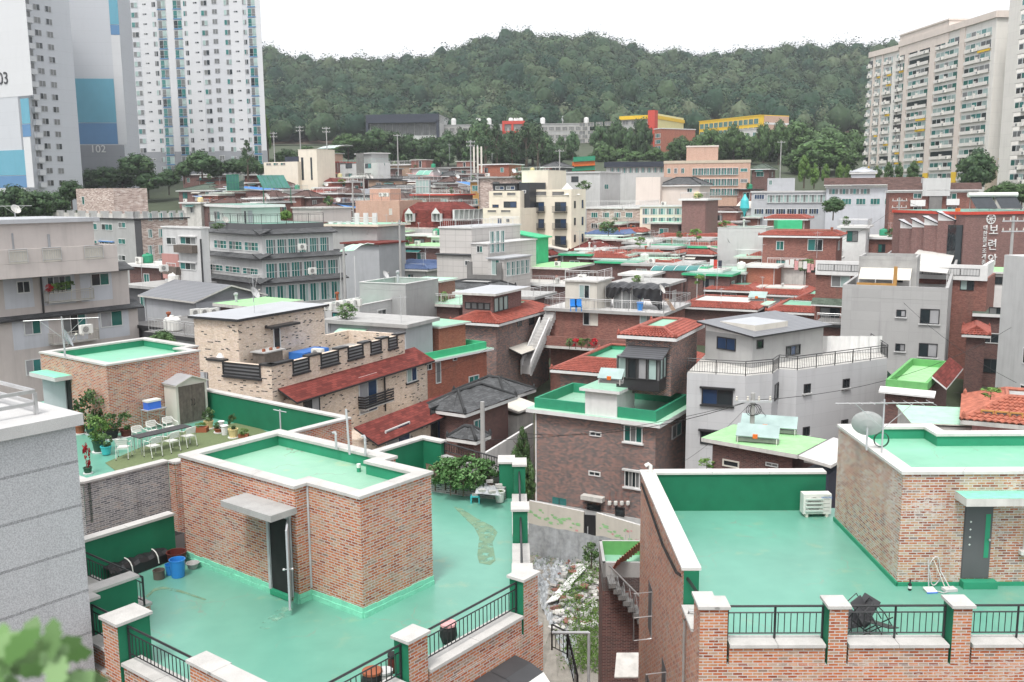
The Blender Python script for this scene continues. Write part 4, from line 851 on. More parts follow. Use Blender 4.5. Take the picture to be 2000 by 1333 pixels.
b=MB();q=[E_.pt(E_.l1*.1,.4,E_.z1+.5),E_.pt(E_.l1*.5,.4,E_.z1+.5),E_.pt(E_.l1*.5,4.6,E_.z1+.75),E_.pt(E_.l1*.1,4.6,E_.z1+.75)];b.poly(q,'white_dirty');b.poly([x-Vector((0,0,.05))for x in q[::-1]],'white_dirty')
for p in q:b.tube([V3(p,E_.z1-1),p],.03,'white',5)
b.build('roof_canopy',E_.root)
# ---- white balcony house behind it
E_=Bld('brick_house','brick house with a white parapet of barred openings behind the grey concrete block','house',(1929,545),92,rad(58),1594,(8,),dz=0)
WB=E_;E_.l2=min(E_.l2,24);E_.wall('brick_red',z1=E_.z1);
b=MB();d,n=E_.face('L');b.obox(V3(E_.C,E_.z1-.2)+n*.35,d*E_.l2,-n*.3,Vector((0,0,1.5)),'white');b.obox(V3(E_.C,E_.z1-.2)-E_.e2*-.2,E_.e1*8,E_.e2*.3,Vector((0,0,1.5)),'white');b.build('parapet',E_.root)
for k in range(9):a=.7+k*(E_.l2-.9)/9;window(E_.root,V3(E_.C,0)+n*.35,d,n,a,a+1.7,E_.z1+.25,E_.z1+.95,6,'frame_dark',['lightgray_wall'],fw=.04,out=.03,name='barred_opening')
E_.win('L',1624,538,1660,562,gl=['glass_pale','glass_gray']);E_.win('L',1876,546,1902,568,fr='frame_dark',gl=['glass_dark','glass_pale'])
b=Bld('','','',(1655,592),90,rad(60),1594,(3,),zb=2,root=E_.root);b.wall('brick_red');b.skirt('L',b.z1+.35,.6,.6,'shingle_green',inn=.1,edge='white');b.win('L',1602,600,1640,622,gl=['glass_dark','glass_gray'],fr='frame_dark')
# ---- green deck house with red shingle porch (right)
E_=Bld('brick_house','brick house with a lime deck, green low walls and a dark red shingle porch roof','house',(1812,752),58,rad(58),1730,1893)
E_.l1=min(E_.l1,9);E_.wall('brick_red_dark',z1=E_.z1-.5);E_.para(.5,.18,'green_grass',floor='green_roof_lime',z=E_.z1+.1)
E_.skirt('R',E_.z1+.3,.9,.7,'shingle_red',a0=1.5,edge='white');E_.skirt('L',E_.z1-.35,.5,.25,'white',edge='white')
b=MB();p0,p1=P(1732,745,10),P(1800,818,6.3)
d=V3(p1-p0,0).normalized();nn=Vector((-d.y,d.x,0));pts=[p0,p1,p1+Vector((0,0,.8)),p0+Vector((0,0,.8))];b.poly(pts,'pot_green');b.poly([p+nn*.9 for p in pts[::-1]],'pot_green');b.poly([p0,p1,p1+nn*.9,p0+nn*.9][::-1],'pot_green')
tagged(b.build('outdoor_stair'),'dark green steel stair running down the side of the brick house','stair')
# ---- old pink tiled house at the right edge
E_=Bld('tiled_house','old house with faded orange pink barrel tiles and a glazed porch','house',(1900,818),46,rad(-26),(5,),(9,))
E_.wall('pink_paint');E_.hip(.55,1.5,.9,'tile_red_old','concrete','white_dirty',.3);E_.wrow('R',1915,1998,800,830,3,.06,panes=1,fr='wood_orange',gl=['glass_gray'])
b=MB();b.obox(P(1757,868,9.2),Vector((3.6,-.6,0)),Vector((.3,.6,0)),Vector((0,0,1.3)),'white');tagged(b.build('white_wall'),'short white rendered wall below the dark red porch','wall')
E_=Bld('greenhouse_roof','pale yellow edged translucent canopy roof behind the right brick building','canopy',(1990,838),40,rad(-12),(4,),(9,),zb=9);E_.C=P(1783,824,12.2);E_.root.location=(E_.C.x,E_.C.y,8);E_.root['_o']=(E_.C.x,E_.C.y,8);E_.z1=12.1;E_.wall('white_dirty',z1=12);E_.slab(.1,.06,'offwhite','mint_paint')
# ---- buildings on the right edge
E_=Bld('gray_building','light grey panelled tower block side wall at the far right edge','building',(1982,490),62,rad(80),1964,(14,));E_.C=Q(1968,505,66);E_.z1=E_.C.z;E_.l2=.5
GE=Bld('','','',Q(1962,498,78),0,rad(-80),(8,),2010,zb=2,root=E_.root);GE.l1=40;GE.wall('lightgray_wall');
b=MB();b.prism([V3(p,0)for p in(GE.pt(4,-.4,0),GE.pt(40,-.4,0),GE.pt(40,6,0),GE.pt(4,6,0))],GE.z1-2.6,GE.z1+1.4,'darkgray_wall');b.build('dark_top',E_.root)
for k in range(3):
 for q in range(4):GE_d,GE_n=GE.face('R');window(E_.root,GE.C,GE_d,GE_n,3+q*5,4.6+q*5,GE.z1-5.5-k*3,GE.z1-4.2-k*3,2,'white',['glass_dark'])
E_=Bld('brick_house','narrow dark red brick wall house in the alley at the right','house',(1925,655),84,TH,1888,(5,));E_.wall('brick_red_dark');E_.hip(.4,1,.6,res=.3)
E_=Bld('white_house','small white house with a lime roof below the temple wall','house',(1966,535),98,TH,1926,(6,));E_.wall('white');E_.slab(.3,.2,'white','green_roof_lime');E_.win('L',1943,541,1958,556,gl=['glass_dark'],fr='frame_dark')
b=MB();
E_=Bld('brick_house','shaded brick back house with an open gallery in the right alley','house',(1962,620),90,TH,1908,(5,));E_.wall('brick_red_dark');E_.slab(.4,.3,'white','shingle_green');E_.win('L',1932,600,1960,622,gl=['glass_dark','glass_gray'],fr='frame_dark');E_.win('L',1915,650,1955,672,gl=['glass_dark'],fr='white');E_.win('L',1915,700,1955,730,gl=['glass_dark'],fr='frame_dark')
# ---- mural wall, fence and vacant lot
A_,B_=P(1022,982,1.6),P(1262,1018,1.9)
def fence_wall(name,label,cat,A,B,h,m,t=.18,top='white'):
 d=V3(B-A,0);nn=Vector((-d.y,d.x,0)).normalized()*t;b=MB()
 q=[A,B,B+nn,A+nn]
 for i in range(4):p,r=q[i],q[(i+1)%4];b.poly([V3(p,p.z-h),V3(r,r.z-h),r,p],m)
 b.poly(q,top);return tagged(b.build(name),label,cat)
FW=[]
for(x0,y0,x1,y1,lab)in((1022,976,1140,1000,'cream wall painted with green lily pads left of the black gate'),(1164,1002,1262,1030,'cream wall painted with lotus leaves right of the black gate')):
 FW.append(fence_wall('mural_wall',lab,'wall',P(x0,y0,2.6),P(x1,y1,2.6),3.2,'offwhite'))
b=MB();p=P(1141,1003,2.5);q=P(1163,1005,2.5);d=V3(q-p,0);b.obox(V3(p,0.2),d,Vector((-d.y,d.x,0)).normalized()*.08,Vector((0,0,2.2)),'black_metal');tagged(b.build('metal_gate'),'black metal gate between the two painted cream walls','gate')
def lily(root,A,B,pts):
 d=V3(B-A,0);L=d.length;d.normalize();nn=Vector((d.y,-d.x,0));b=MB();rr=random.Random(3)
 for(t,v,r,m)in pts:
  zc=A.z-.35-v*1.6;c=A+d*(L*t)+nn*.006;c.z=zc;n=12
  b.poly([c+d*(r*math.cos(k*2*math.pi/n)*(1 if k else.25))+Vector((0,0,r*.5*math.sin(k*2*math.pi/n)))+nn*.0005*len(b.f)for k in range(n)],m)
 o=b.build('painted_lilies',root,off=tuple(root.location));return o
rr=random.Random(11)
for k,((x0,y0,x1,y1),w_)in enumerate(zip(((1022,976,1140,1000),(1164,1002,1262,1030)),FW)):
 lily(w_,P(x0,y0,2.6),P(x1,y1,2.6),[(.1+.85*(i+rr.random()*.6)/22,.1+.75*rr.random()*(.4+.6*i/22),rr.uniform(.10,.24),'green_roof_lime' if rr.random()<.8 else 'pink_paint')for i in range(22)])
b=MB();A,B=P(1028,1022,2.75),P(1252,1062,2.75);n=30
for i in range(n):
 t0,t1=i/n,(i+1)/n;p,q=A.lerp(B,t0),A.lerp(B,t1);w0,w1=.05*math.sin(i*1.3),.05*math.sin((i+1)*1.3)
 d=V3(B-A,0).normalized();nn=Vector((d.y,-d.x,0))
 b.poly([V3(p+nn*w0*2,-.4),V3(q+nn*w1*2,-.4),q+nn*w1+Vector((0,0,w1)),p+nn*w0+Vector((0,0,w0))],'plastic_sheet');b.poly([p+nn*w0+Vector((0,0,w0)),q+nn*w1+Vector((0,0,w1)),V3(q+nn*w1*2,-.4),V3(p+nn*w0*2,-.4)],'plastic_sheet')
SH=tagged(b.build('sheet_fence'),'greyish white plastic sheet fence along the vacant rubble lot','fence')
for(px,py)in((1148,1035),(1230,1050),(1222,1050)):
 b=MB();p=P(px,py-6,2.9);b.tube([V3(p,-.5),p],.03,'pipe_gray',6);b.build('post',SH,off=(0,0,0))
def patch(name,poly,z,m,amp=.3,n=26,kind=None,seed=1):
 rr=np.random.RandomState(seed);xs=[p.x for p in poly];ys=[p.y for p in poly];b=MB()
 H=rr.rand(n+1,n+1)*amp
 (a,q,c,d)=poly
 G_=[[a.lerp(q,i/n).lerp(d.lerp(c,i/n),j/n)+Vector((0,0,H[j][i]))for i in range(n+1)]for j in range(n+1)]
 for j in range(n):
  for i in range(n):b.poly([G_[j][i],G_[j][i+1],G_[j+1][i+1],G_[j+1][i]],m,None,False)
 o=b.build(name)
 if kind:o['kind']=kind
 return o
patch('vacant_lot',[Vector((.5,24,.2)),Vector((4.3,24,.2)),Vector((10,66,.6)),Vector((0,66,.6))],0,'dirt',.25,kind='structure',seed=2)
ps=patch('plastic_sheeting',[P(1035,1140,.5),P(1120,1330,.4),P(1155,1100,.55),P(1045,1095,.6)],0,'plastic_sheet',.28,34,seed=4);tagged(ps,'crumpled clear plastic sheeting spread over the vacant lot','plastic sheet')
b=MB();p,q=P(1065,1180,.85),P(1130,1110,.9);b.obox(p,q-p,Vector((.7,.25,.1)),Vector((0,0,.05)),'white');tagged(b.build('plastic_strip'),'long white plastic strip lying over the crumpled sheeting','plastic sheet')
b=MB();rr=random.Random(8)
for k in range(240):
 px,py=rr.uniform(1085,1180),rr.uniform(1075,1230);p=P(px,py,.55+rr.uniform(-.1,.3));s=rr.uniform(.08,.38);m=Matrix.Rotation(rr.uniform(0,6),3,'Z')@Matrix.Rotation(rr.uniform(-.6,.6),3,'X')
 b.obox(p,m@Vector((s*1.5,0,0)),m@Vector((0,s,0)),m@Vector((0,0,s*.5)),rr.choice(['rubble','rubble','concrete_light','brick_red','white_dirty']))
o=b.build('rubble');o['kind']='stuff'
# ---- stair building between the two brick buildings
E_=Bld('brick_building','dark brick building with a green walled terrace and a concrete outside stair','building',P(1177,1128,8.0),0,rad(-2),(2.6,),(4,),zb=0)
E_.l1=2.2;E_.wall('brick_red_dark');b=MB()
for(a0,b0,a1,b1)in((0,2.6,0,0),(0,0,2.2,0),(2.2,2.6,0,2.6)):wallseg(b,E_.pt(a0,b0,0),E_.pt(a1,b1,0),.12 if a1==0 else.14,E_.z1-.6,E_.z1+.65,'concrete','green_grass')
b.build('parapet',E_.root);poly_roof(E_.root,E_.rect(0),E_.z1+.01,'paint_mint');
b=MB();q0=E_.pt(.2,-.9,E_.z1-.1)
for k in range(10):b.obox(q0+Vector((.2*k,0,-.26*k)),Vector((.3,0,0)),Vector((0,.9,0)),Vector((0,0,.2)),'concrete_dark')
for k in range(8):c_=q0+Vector((.25*k+.1,-.02,-.26*k-.1));b.tube([c_+Vector((0,0,.9)),c_+Vector((-.06,0,.5)),c_+Vector((0,0,.2)),c_+Vector((.06,0,.5)),c_+Vector((0,0,.9))],.012,'pipe_gray',4)
b.tube([q0+Vector((0,-.02,1.0)),q0+Vector((2.4,-.02,-1.55))],.04,'steel',6);b.build('stair',E_.root)
b=MB();tiles(b,P(1195,1110,8.4),P(1262,1060,8.4),P(1262,1045,9.4),P(1205,1093,9.2),'tile_red_old',.25);b.build('tile_roof',E_.root)
b=MB();q=P(1200,1325,5.2);b.obox(q,Vector((1.3,0,0)),Vector((.2,1.1,.45)),Vector((0,0,.05)),'white_dirty');tagged(b.build('corrugated_canopy'),'small pale corrugated canopy on the dark brick wall below the stair','canopy')
b=MB();p,q=P(1078,1236,9.9),P(1150,1236,9.9);b.tube([p,q],.05,'steel',8);b.tube([q,V3(q,4)],.05,'pipe_gray',8);tagged(b.build('gate_frame'),'bent steel pipe frame over the stair beside the ledge','pipe frame')
b=MB();railing(b,P(1078,1270,9.0),P(1108,1285,8.9),.9,'black_metal',.14,.02);railing(b,P(1108,1285,8.9),P(1128,1370,7.6),.9,'black_metal',.14,.02);tagged(b.build('stair_railing'),'black metal stair railing below the steel pipe frame','railing')
fence_wall('concrete_wall','sloping grey concrete retaining wall beside the dark shingle cottage','wall',P(938,892,6.6),P(1042,828,7.2),4,'concrete_light')
# ================================================================ apartment blocks on the left
LW=rad(52)
E_=Bld('pink_apartment','taupe and lilac walk up with dark skirt roofs and flowers on one balcony','building',P(-45,632,15.2),0,LW,(12,),268,zb=3)
PK=E_
def lil(B,x0,x1,lo=.45):
 a0,z=B.az('R',x0,600);a1,_=B.az('R',x1,600);d,n=B.face('R');b=MB();b.obox(V3(B.C,B.z1-2.25)+d*a0+n*.008,d*(a1-a0),n*-.03,Vector((0,0,2.2)),'lilac_wall');b.build('wall_panel',B.root)
E_.wall('taupe_wall')
for x0,x1 in((20,92),(118,168),(190,250)):lil(E_,x0,x1)
for r in((45,628,81,652),(194,610,240,636)):E_.win('R',*r,gl=['curtain_gray','glass_green'])
E_.win('R',120,616,170,652,gl=['glass_gray','glass_dark','glass_teal'],panes=3,name='balcony_door');E_.win('R',48,704,82,730,gl=['curtain_gray','glass_teal'])
b2=Bld('','','',P(-55,548,18.2),0,LW,(12,),249,zb=15.2,root=E_.root);b2.wall('taupe_wall')
for x0,x1 in((10,68),(82,150),(160,222)):lil(b2,x0,x1)
E_.skirt('R',15.75,.5,.55,'shingle_gray',inn=.9);b2.skirt('R',18.75,.5,.5,'shingle_gray',inn=.9)
b2.win('R',31,550,60,572,gl=['glass_dark']);b2.win('R',90,541,141,570,gl=['glass_dark','glass_gray','glass_dark','glass_green'],panes=4,name='balcony_door');b2.win('R',176,535,214,557,gl=['glass_dark','glass_green'])
b3=Bld('','','',P(-55,492,20.3),0,LW,(11,),228,zb=18.3,root=E_.root);b3.wall('taupe_wall',z1=20.2);b3.para(1.0,.2,'taupe_wall',floor='concrete')
for x0,x1 in((16,52),(82,118),(164,200)):
 a0,z=b3.az('R',x0,490);a1,_=b3.az('R',x1,490);d,n=b3.face('R');b=MB();b.obox(V3(b3.C,19.3)+d*a0+n*.012,d*(a1-a0),n*-.02,Vector((0,0,.9)),'offwhite');railing(b,V3(b3.C,19.35)+d*a0+n*.08,V3(b3.C,19.35)+d*a1+n*.08,.95,'steel',.16,.02);b.build('railing',E_.root)
b4=Bld('','','',P(-60,441,22.0),0,LW,(8,),198,zb=19,root=E_.root);b4.C-=b4.e1*0-b4.e2*1.2;b4.wall('taupe_wall',name='roof_room');b4.slab(.35,.3,'bluegray_wall','metal_roof_light');b4.win('R',22,456,28,492,panes=1,gl=['bluegray_wall'],fr='bluegray_wall',name='door');b4.win('R',92,458,99,492,panes=1,gl=['bluegray_wall'],fr='bluegray_wall',name='door')
for B,x0,x1,yb in((b2,88,176,592),(E_,96,186,672)):
 a0,z0=B.az('R',x0,yb);a1,z1=B.az('R',x1,yb-8);d,n=B.face('R');b=MB();zz=(z0+z1)/2;o=V3(B.C,zz)
 b.obox(o+d*a0,d*(a1-a0),n*.6,Vector((0,0,.06)),'white_dirty');railing(b,o+d*a0+n*.6,o+d*a1+n*.6,.85,'offwhite',.12,.02);railing(b,o+d*a0,o+d*a0+n*.6,.85,'offwhite',.12,.02);railing(b,o+d*a1,o+d*a1+n*.6,.85,'offwhite',.12,.02);b.build('balcony',E_.root)
b=MB();d,n=b2.face('R');a,z=b2.az('R',78,538);p=V3(b2.C,0)+d*a+n*.1;b.tube([V3(p,18.2),V3(p,15.4)],.07,'frame_dark',6);b.build('drain_pipe',E_.root)
G2=Bld('gray_house','grey stone clad annexe with a dark skirt roof and a glazed bay','house',P(38,640,14.0),0,rad(35),-60,(3,),zb=3);G2.wall('gray_panel_dark');G2.slab(.4,.35,'frame_dark','shingle_gray');G2.win('L',-2,632,33,692,gl=['glass_pale'],rows=2,panes=2);G2.win('R',40,700,46,716,panes=1)
# ---- grey walk up with teal glass
E_=Bld('gray_apartment','pale grey walk up with long rows of teal windows under dark skirt roofs','building',(511,553),96,rad(44),408,672,zb=5)
GA=E_;E_.wall('lightgray_wall',z1=E_.z1);lv=[(511,505,398,668),(511,458,408,650)];prev=E_
E_.wrow('R',516,666,560,583,7,.1,panes=3,gl=['glass_teal','glass_green','glass_pale']);E_.wrow('L',420,500,562,584,3,.5)
for(cx_,cyy,xl_,xr_)in lv:
 q=Bld('','','',(cx_,cyy),prev.C.y+.9,rad(44),xl_,xr_,zb=prev.z1,root=E_.root);q.wall('lightgray_wall')
 prev.skirt('R',prev.z1+.45,.5,.5,'shingle_gray',inn=1.0);prev.skirt('L',prev.z1+.45,.5,.5,'shingle_gray',inn=1.0);prev=q
 q.wrow('R',cx_+6,xr_-6,cyy+10,cyy+34,6,.07,panes=4,gl=['glass_teal','glass_green','glass_teal','glass_gray'],rows=2);q.wrow('L',xl_+8,cx_-3,cyy+10,cyy+34,3,.14,panes=4,gl=['glass_teal','glass_green','glass_gray','glass_teal'],rows=2)
prev.skirt('R',prev.z1+.5,.5,.5,'shingle_gray',inn=.9);prev.skirt('L',prev.z1+.5,.5,.5,'shingle_gray',inn=.9)
tp=Bld('','','',(511,440),prev.C.y+.9,rad(44),408,632,zb=prev.z1,root=E_.root);tp.wall('darkgray_wall',name='parapet');tp.slab(0,.1,'darkgray_wall','paint_green');tp.rail('RL',1.0,z=tp.z1+.1,m='frame_dark',step=.5)
h=Bld('','','',(471,406),tp.C.y+3,rad(30),409,547,zb=tp.z1,root=E_.root);h.wall('mint_wall',name='roof_room');h.slab(.45,.3,'white','paint_green');h.win('R',476,412,482,443,panes=1,gl=['glass_dark'],name='doorway');h.win('L',418,412,431,430,gl=['glass_teal','glass_gray']);h.win('R',484,412,494,443,panes=1,gl=['bluegray_wall'],fr='bluegray_wall',name='door')
h=Bld('','','',(628,408),tp.C.y+9,rad(44),571,(4,),zb=tp.z1,root=E_.root);h.wall('taupe_wall',name='stair_hut');h.slab(.15,.15,'white_dirty','concrete')
w2=Bld('gray_apartment','stone grey wing with rose bands and wooden balcony fronts beside the teal windowed walk up','building',(392,447),93,rad(50),316,407,zb=4);w2.wall('lightgray_wall');w2.slab(.1,.15,'white','concrete')
for y in(455,505,552):
 w2.win('L',325,y+8,345,y+24,gl=['glass_gray','glass_dark']);w2.win('L',352,y+7,384,y+24,gl=['glass_gray','glass_dark','glass_teal'],panes=3,hood='white')
for y,x0,x1 in((478,349,386),(520,328,354),(572,349,380)):
 a0,z0=w2.az('L',x0,y);a1,z1=w2.az('L',x1,y+17);d,n=w2.face('L');b=MB();b.obox(V3(w2.C,z1)+d*a1,d*(a0-a1),n*.6,Vector((0,0,abs(z0-z1))),'dark_wood');b.build('balcony',w2.root)
a0,z0=w2.az('L',316,495);a1,z1=w2.az('L',352,547);d,n=w2.face('L');b=MB();b.obox(V3(w2.C,z1)+d*a1,d*(a0-a1),n*.03,Vector((0,0,z0-z1)),'rose_wall');b.build('rose_band',w2.root)
b=MB();p=V3(w2.C,0)-w2.e1*.08;b.tube([V3(p,w2.z1-1),V3(p,5)],.09,'frame_dark',6);b.build('drain_pipe',w2.root)
# ---- pinkish stone apartment
E_=Bld('stone_apartment','grey apartment house with a speckled pink stone side and a notched roof parapet','building',(262,430),132,rad(48),105,366,zb=6)
E_.wall('gray_wall');d,n=E_.face('R');b=MB();b.obox(V3(E_.C,E_.zb)+d*(.12*E_.l1)+n*.01,d*(E_.l1*.88),n*-.06,Vector((0,0,E_.z1-E_.zb)),'stone_pink');b.obox(V3(E_.C,E_.zb)+n*.05,d*(E_.l1*.12),n*-.05,Vector((0,0,E_.z1-E_.zb)),'darkgray_wall');b.build('stone_cladding',E_.root)
E_.slab(.25,.2,'frame_dark','concrete');b=MB();R=E_.rect(0);d,n=E_.face('L')
for k in range(7):b.obox(V3(E_.C,E_.z1+.2)+d*(k*E_.l2/7),d*(E_.l2/10),-n*.2,Vector((0,0,.95)),'gray_wall');b.obox(V3(E_.C,E_.z1+.2)+d*((k+.5)*E_.l2/7),d*(E_.l2/14),-n*.2,Vector((0,0,.6)),'white_dirty')
d,n=E_.face('R')
for k in range(6):b.obox(V3(E_.C,E_.z1+.2)+d*(k*E_.l1/6),d*(E_.l1/9),-n*.2,Vector((0,0,.95)),'gray_wall');b.obox(V3(E_.C,E_.z1+.2)+d*((k+.5)*E_.l1/6),d*(E_.l1/12),-n*.2,Vector((0,0,.6)),'white_dirty')
b.build('parapet',E_.root)
h=Bld('','','',(221,368),136,rad(48),148,(5,),zb=E_.z1,root=E_.root);h.wall('stone_pink',name='roof_room');h.win('L',160,384,166,400,panes=1)
for y in(436,468,500,528):
 E_.wrow('L',165,225,y,y+15,2,.3,panes=3);E_.win('L',231,y-2,246,y+10);E_.wrow('R',282,364,y-20,y-6,4,.6,panes=2,gl=['glass_pale','glass_teal'])
 if y==436:E_.win('L',112,y,126,y+20);
E_.win('L',195,472,224,492,panes=3,hood='blue_roof')
# ================================================================ towers
def strip(B,f,x0,x1,m,z0=None,z1=None,out=.06,py=180,name='wall_panel'):
 a0,_=B.az(f,x0,py);a1,_=B.az(f,x1,py);a0,a1=min(a0,a1),max(a0,a1);d,n=B.face(f);b=MB()
 b.obox(V3(B.C,z0 or B.zb)+d*a0+n*out,d*(a1-a0),n*-(out+.01),Vector((0,0,(z1 or B.z1)-(z0 or B.zb))),m);return b.build(name,B.root)
TA=Bld('apartment_tower','tall white and grey apartment tower with many window columns, right of the number 102','apartment tower',(516,330),284,rad(84),243,(3,),zb=18);TA.z1=100;TA.wall('tower_gray_light')
zc_=lambda B,px,py:B.az('L',px,py)[1]
zb_=zc_(TA,400,296)
for x0,x1 in((281,316),(334,347),(364,399),(456,481)):strip(TA,'L',x0,x1,'tower_white',zb_)
strip(TA,'L',242,517,'tower_dark',TA.zb,zb_,.03);strip(TA,'L',504,516,'tower_white',zb_)
colsA=[(266,279,1.5,2,'n'),(288,296,.55,2,'s'),(306,314,1.5,2,'n'),(317,333,2.3,2,'b'),(347,363,2.3,2,'b'),(367,374,1.5,2,'n'),(386,394,.55,2,'s'),(401,413,1.5,2,'n'),(422,432,1.4,2,'d'),(445,456,1.5,2,'n'),(464,472,.55,2,'s'),(481,488,1.4,2,'n'),(491,506,2.3,2,'b')]
d,n=TA.face('L');small=MB();cnt=0;rr=random.Random(5)
class _Acc:
 pass
def quad_window(b,o,d,n,a0,a1,z0,z1,gl,fr='frame_white',out=.1):
 up_=Vector((0,0,1));p=lambda a,z:o+d*a+n*out+up_*z
 b.obox(o+d*a0+up_*z0,d*(a1-a0),n*(out-.02),up_*(z1-z0),fr)
 m=(a0+a1)/2;f=.08
 for(x0,x1,g_)in((a0+f,m-f/2,gl[0]),(m+f/2,a1-f,gl[1])):
  q=[p(x0,z0+f),p(x1,z0+f),p(x1,z1-f),p(x0,z1-f)]
  if(q[1]-q[0]).cross(q[3]-q[0]).dot(n)<0:q=q[::-1]
  b.poly(q,g_)
o=V3(TA.C,0)
for ci,(x0,x1,h,pn,kd)in enumerate(colsA):
 a0,_=TA.az('L',x1,174);a1,_=TA.az('L',x0,174)
 for k in range(28):
  z=27.2+k*2.76+(1.0 if kd=='d' else 0)+(1.2 if kd=='s' else.6 if kd=='n' else 0)
  if TA.z1-z<3 or z>88:continue
  gl={'b':rr.choice([('glass_pale','glass_teal'),('glass_gray','glass_teal'),('glass_pale','glass_gray'),('glass_teal','glass_dark')]),'d':('glass_gray','glass_gray'),'s':('glass_dark','glass_gray')}.get(kd,rr.choice([('glass_gray','glass_teal'),('glass_gray','glass_pale'),('glass_dark','glass_gray'),('glass_pale','glass_gray')]))
  tgt=MB()if(kd=='b' and cnt<99)else small
  quad_window(tgt,o,d,n,a0,a1,z,z+h,gl,'frame_white' if kd in 'b' or rr.random()<.15 else 'tower_gray_light')
  if kd=='b':tgt.obox(o+d*a0+n*.1+Vector((0,0,z-.22)),d*(a1-a0),n*.1,Vector((0,0,.3)),'blue_band');tgt.obox(o+d*a0+n*.18+Vector((0,0,z+.75)),d*(a1-a0),n*.04,Vector((0,0,.06)),'steel')
  if tgt is not small:tgt.build('window',TA.root);cnt+=1
x=small.build('window',TA.root);x['kind']='stuff'
TB=Bld('apartment_tower','grey tower end wall with teal and blue bands and the number 102','apartment tower',(156,345),246,rad(6),(16,),243,zb=14);TB.z1=92;TB.wall('tower_gray')
zA=lambda y,x=190:TB.az('R',x,y)[1]
strip(TB,'R',145,225,'teal_band',zA(240),zA(154),.06,200);strip(TB,'R',145,225,'blue_band',zA(282),zA(241),.06,200);strip(TB,'R',226,243,'tower_white',zA(283),zA(69),.07,200);strip(TB,'R',226,243,'blue_band',zA(68),zA(49),.07,200);strip(TB,'R',226,243,'teal_band',zA(48),92,.07,200)
strip(TB,'R',150,243,'tower_dark',TB.zb,zA(284),.05,290)
def text3(root,body,loc,d,up_,size,m,name='lettering',ext=.02,font=None):
 cu=bpy.data.curves.new(name,'FONT');cu.body=body;cu.size=size;cu.extrude=ext;cu.align_x='CENTER';cu.align_y='CENTER'
 cu.materials.append(M[m]);o=bpy.data.objects.new(name,cu);COL.objects.link(o)
 d=Vector(d).normalized();n_=d.cross(Vector(up_)).normalized();u=n_.cross(d)
 mw=Matrix((d,u,n_)).transposed().to_4x4();mw.translation=Vector(loc);
 o.parent=root;o.matrix_world=mw if root is None else mw
 if root is not None:o.matrix_parent_inverse=Matrix.Translation(root.location).inverted();o.matrix_basis=mw
 return o
a,z=TB.az('R',192,292);d,n=TB.face('R');text3(TB.root,'102',V3(TB.C,z)+d*a+n*.2,d,(0,0,1),2.6,'white',ext=.06)
TC=Bld('apartment_tower','grey apartment tower with the number 103 and white balconies at the far left','apartment tower',(50,372),212,rad(62),-90,163,zb=12);TC.z1=86;TC.wall('tower_gray')
zA=lambda y,x=20:TC.az('L',x,y)[1]
strip(TC,'L',-90,62,'tower_white',zA(190),86,.05,150);strip(TC,'L',-90,58,'teal_band',zA(343),zA(294),.06,320);strip(TC,'L',-90,58,'blue_band',zA(367),zA(344),.06,320)
strip(TC,'L',42,58,'teal_band',zA(244),zA(195),.06,220);strip(TC,'L',44,60,'blue_band',zA(269),zA(245),.062,250);strip(TC,'L',48,62,'tower_white',zA(367),zA(270),.061,300)
a,z=TC.az('L',2,155);d,n=TC.face('L');text3(TC.root,'103',V3(TC.C,z)+d*a+n*.15,-d,(0,0,1),3.6,'frame_dark',ext=.05)
d,n=TC.face('R');o=V3(TC.C,0);small=MB()
for(x0,x1,kd)in((66,78,'b'),(84,97,'n'),(107,119,'n')):
 a0,_=TC.az('R',x0,260);a1,_=TC.az('R',x1,260)
 for k in range(24):
  z=26+k*2.72+(.9 if kd=='b' else 0)
  gl=rr.choice([('glass_gray','glass_dark'),('glass_gray','glass_gray'),('glass_dark','glass_gray')]);w_=MB()
  quad_window(w_,o,d,n,a0,a1,z,z+1.35,gl,'tower_gray_light')
  if kd=='b':w_.obox(o+d*a0+n*.1+Vector((0,0,z-1.25)),d*(a1-a0),n*.9,Vector((0,0,1.1)),'tower_white')
  w_.build('window',TC.root)
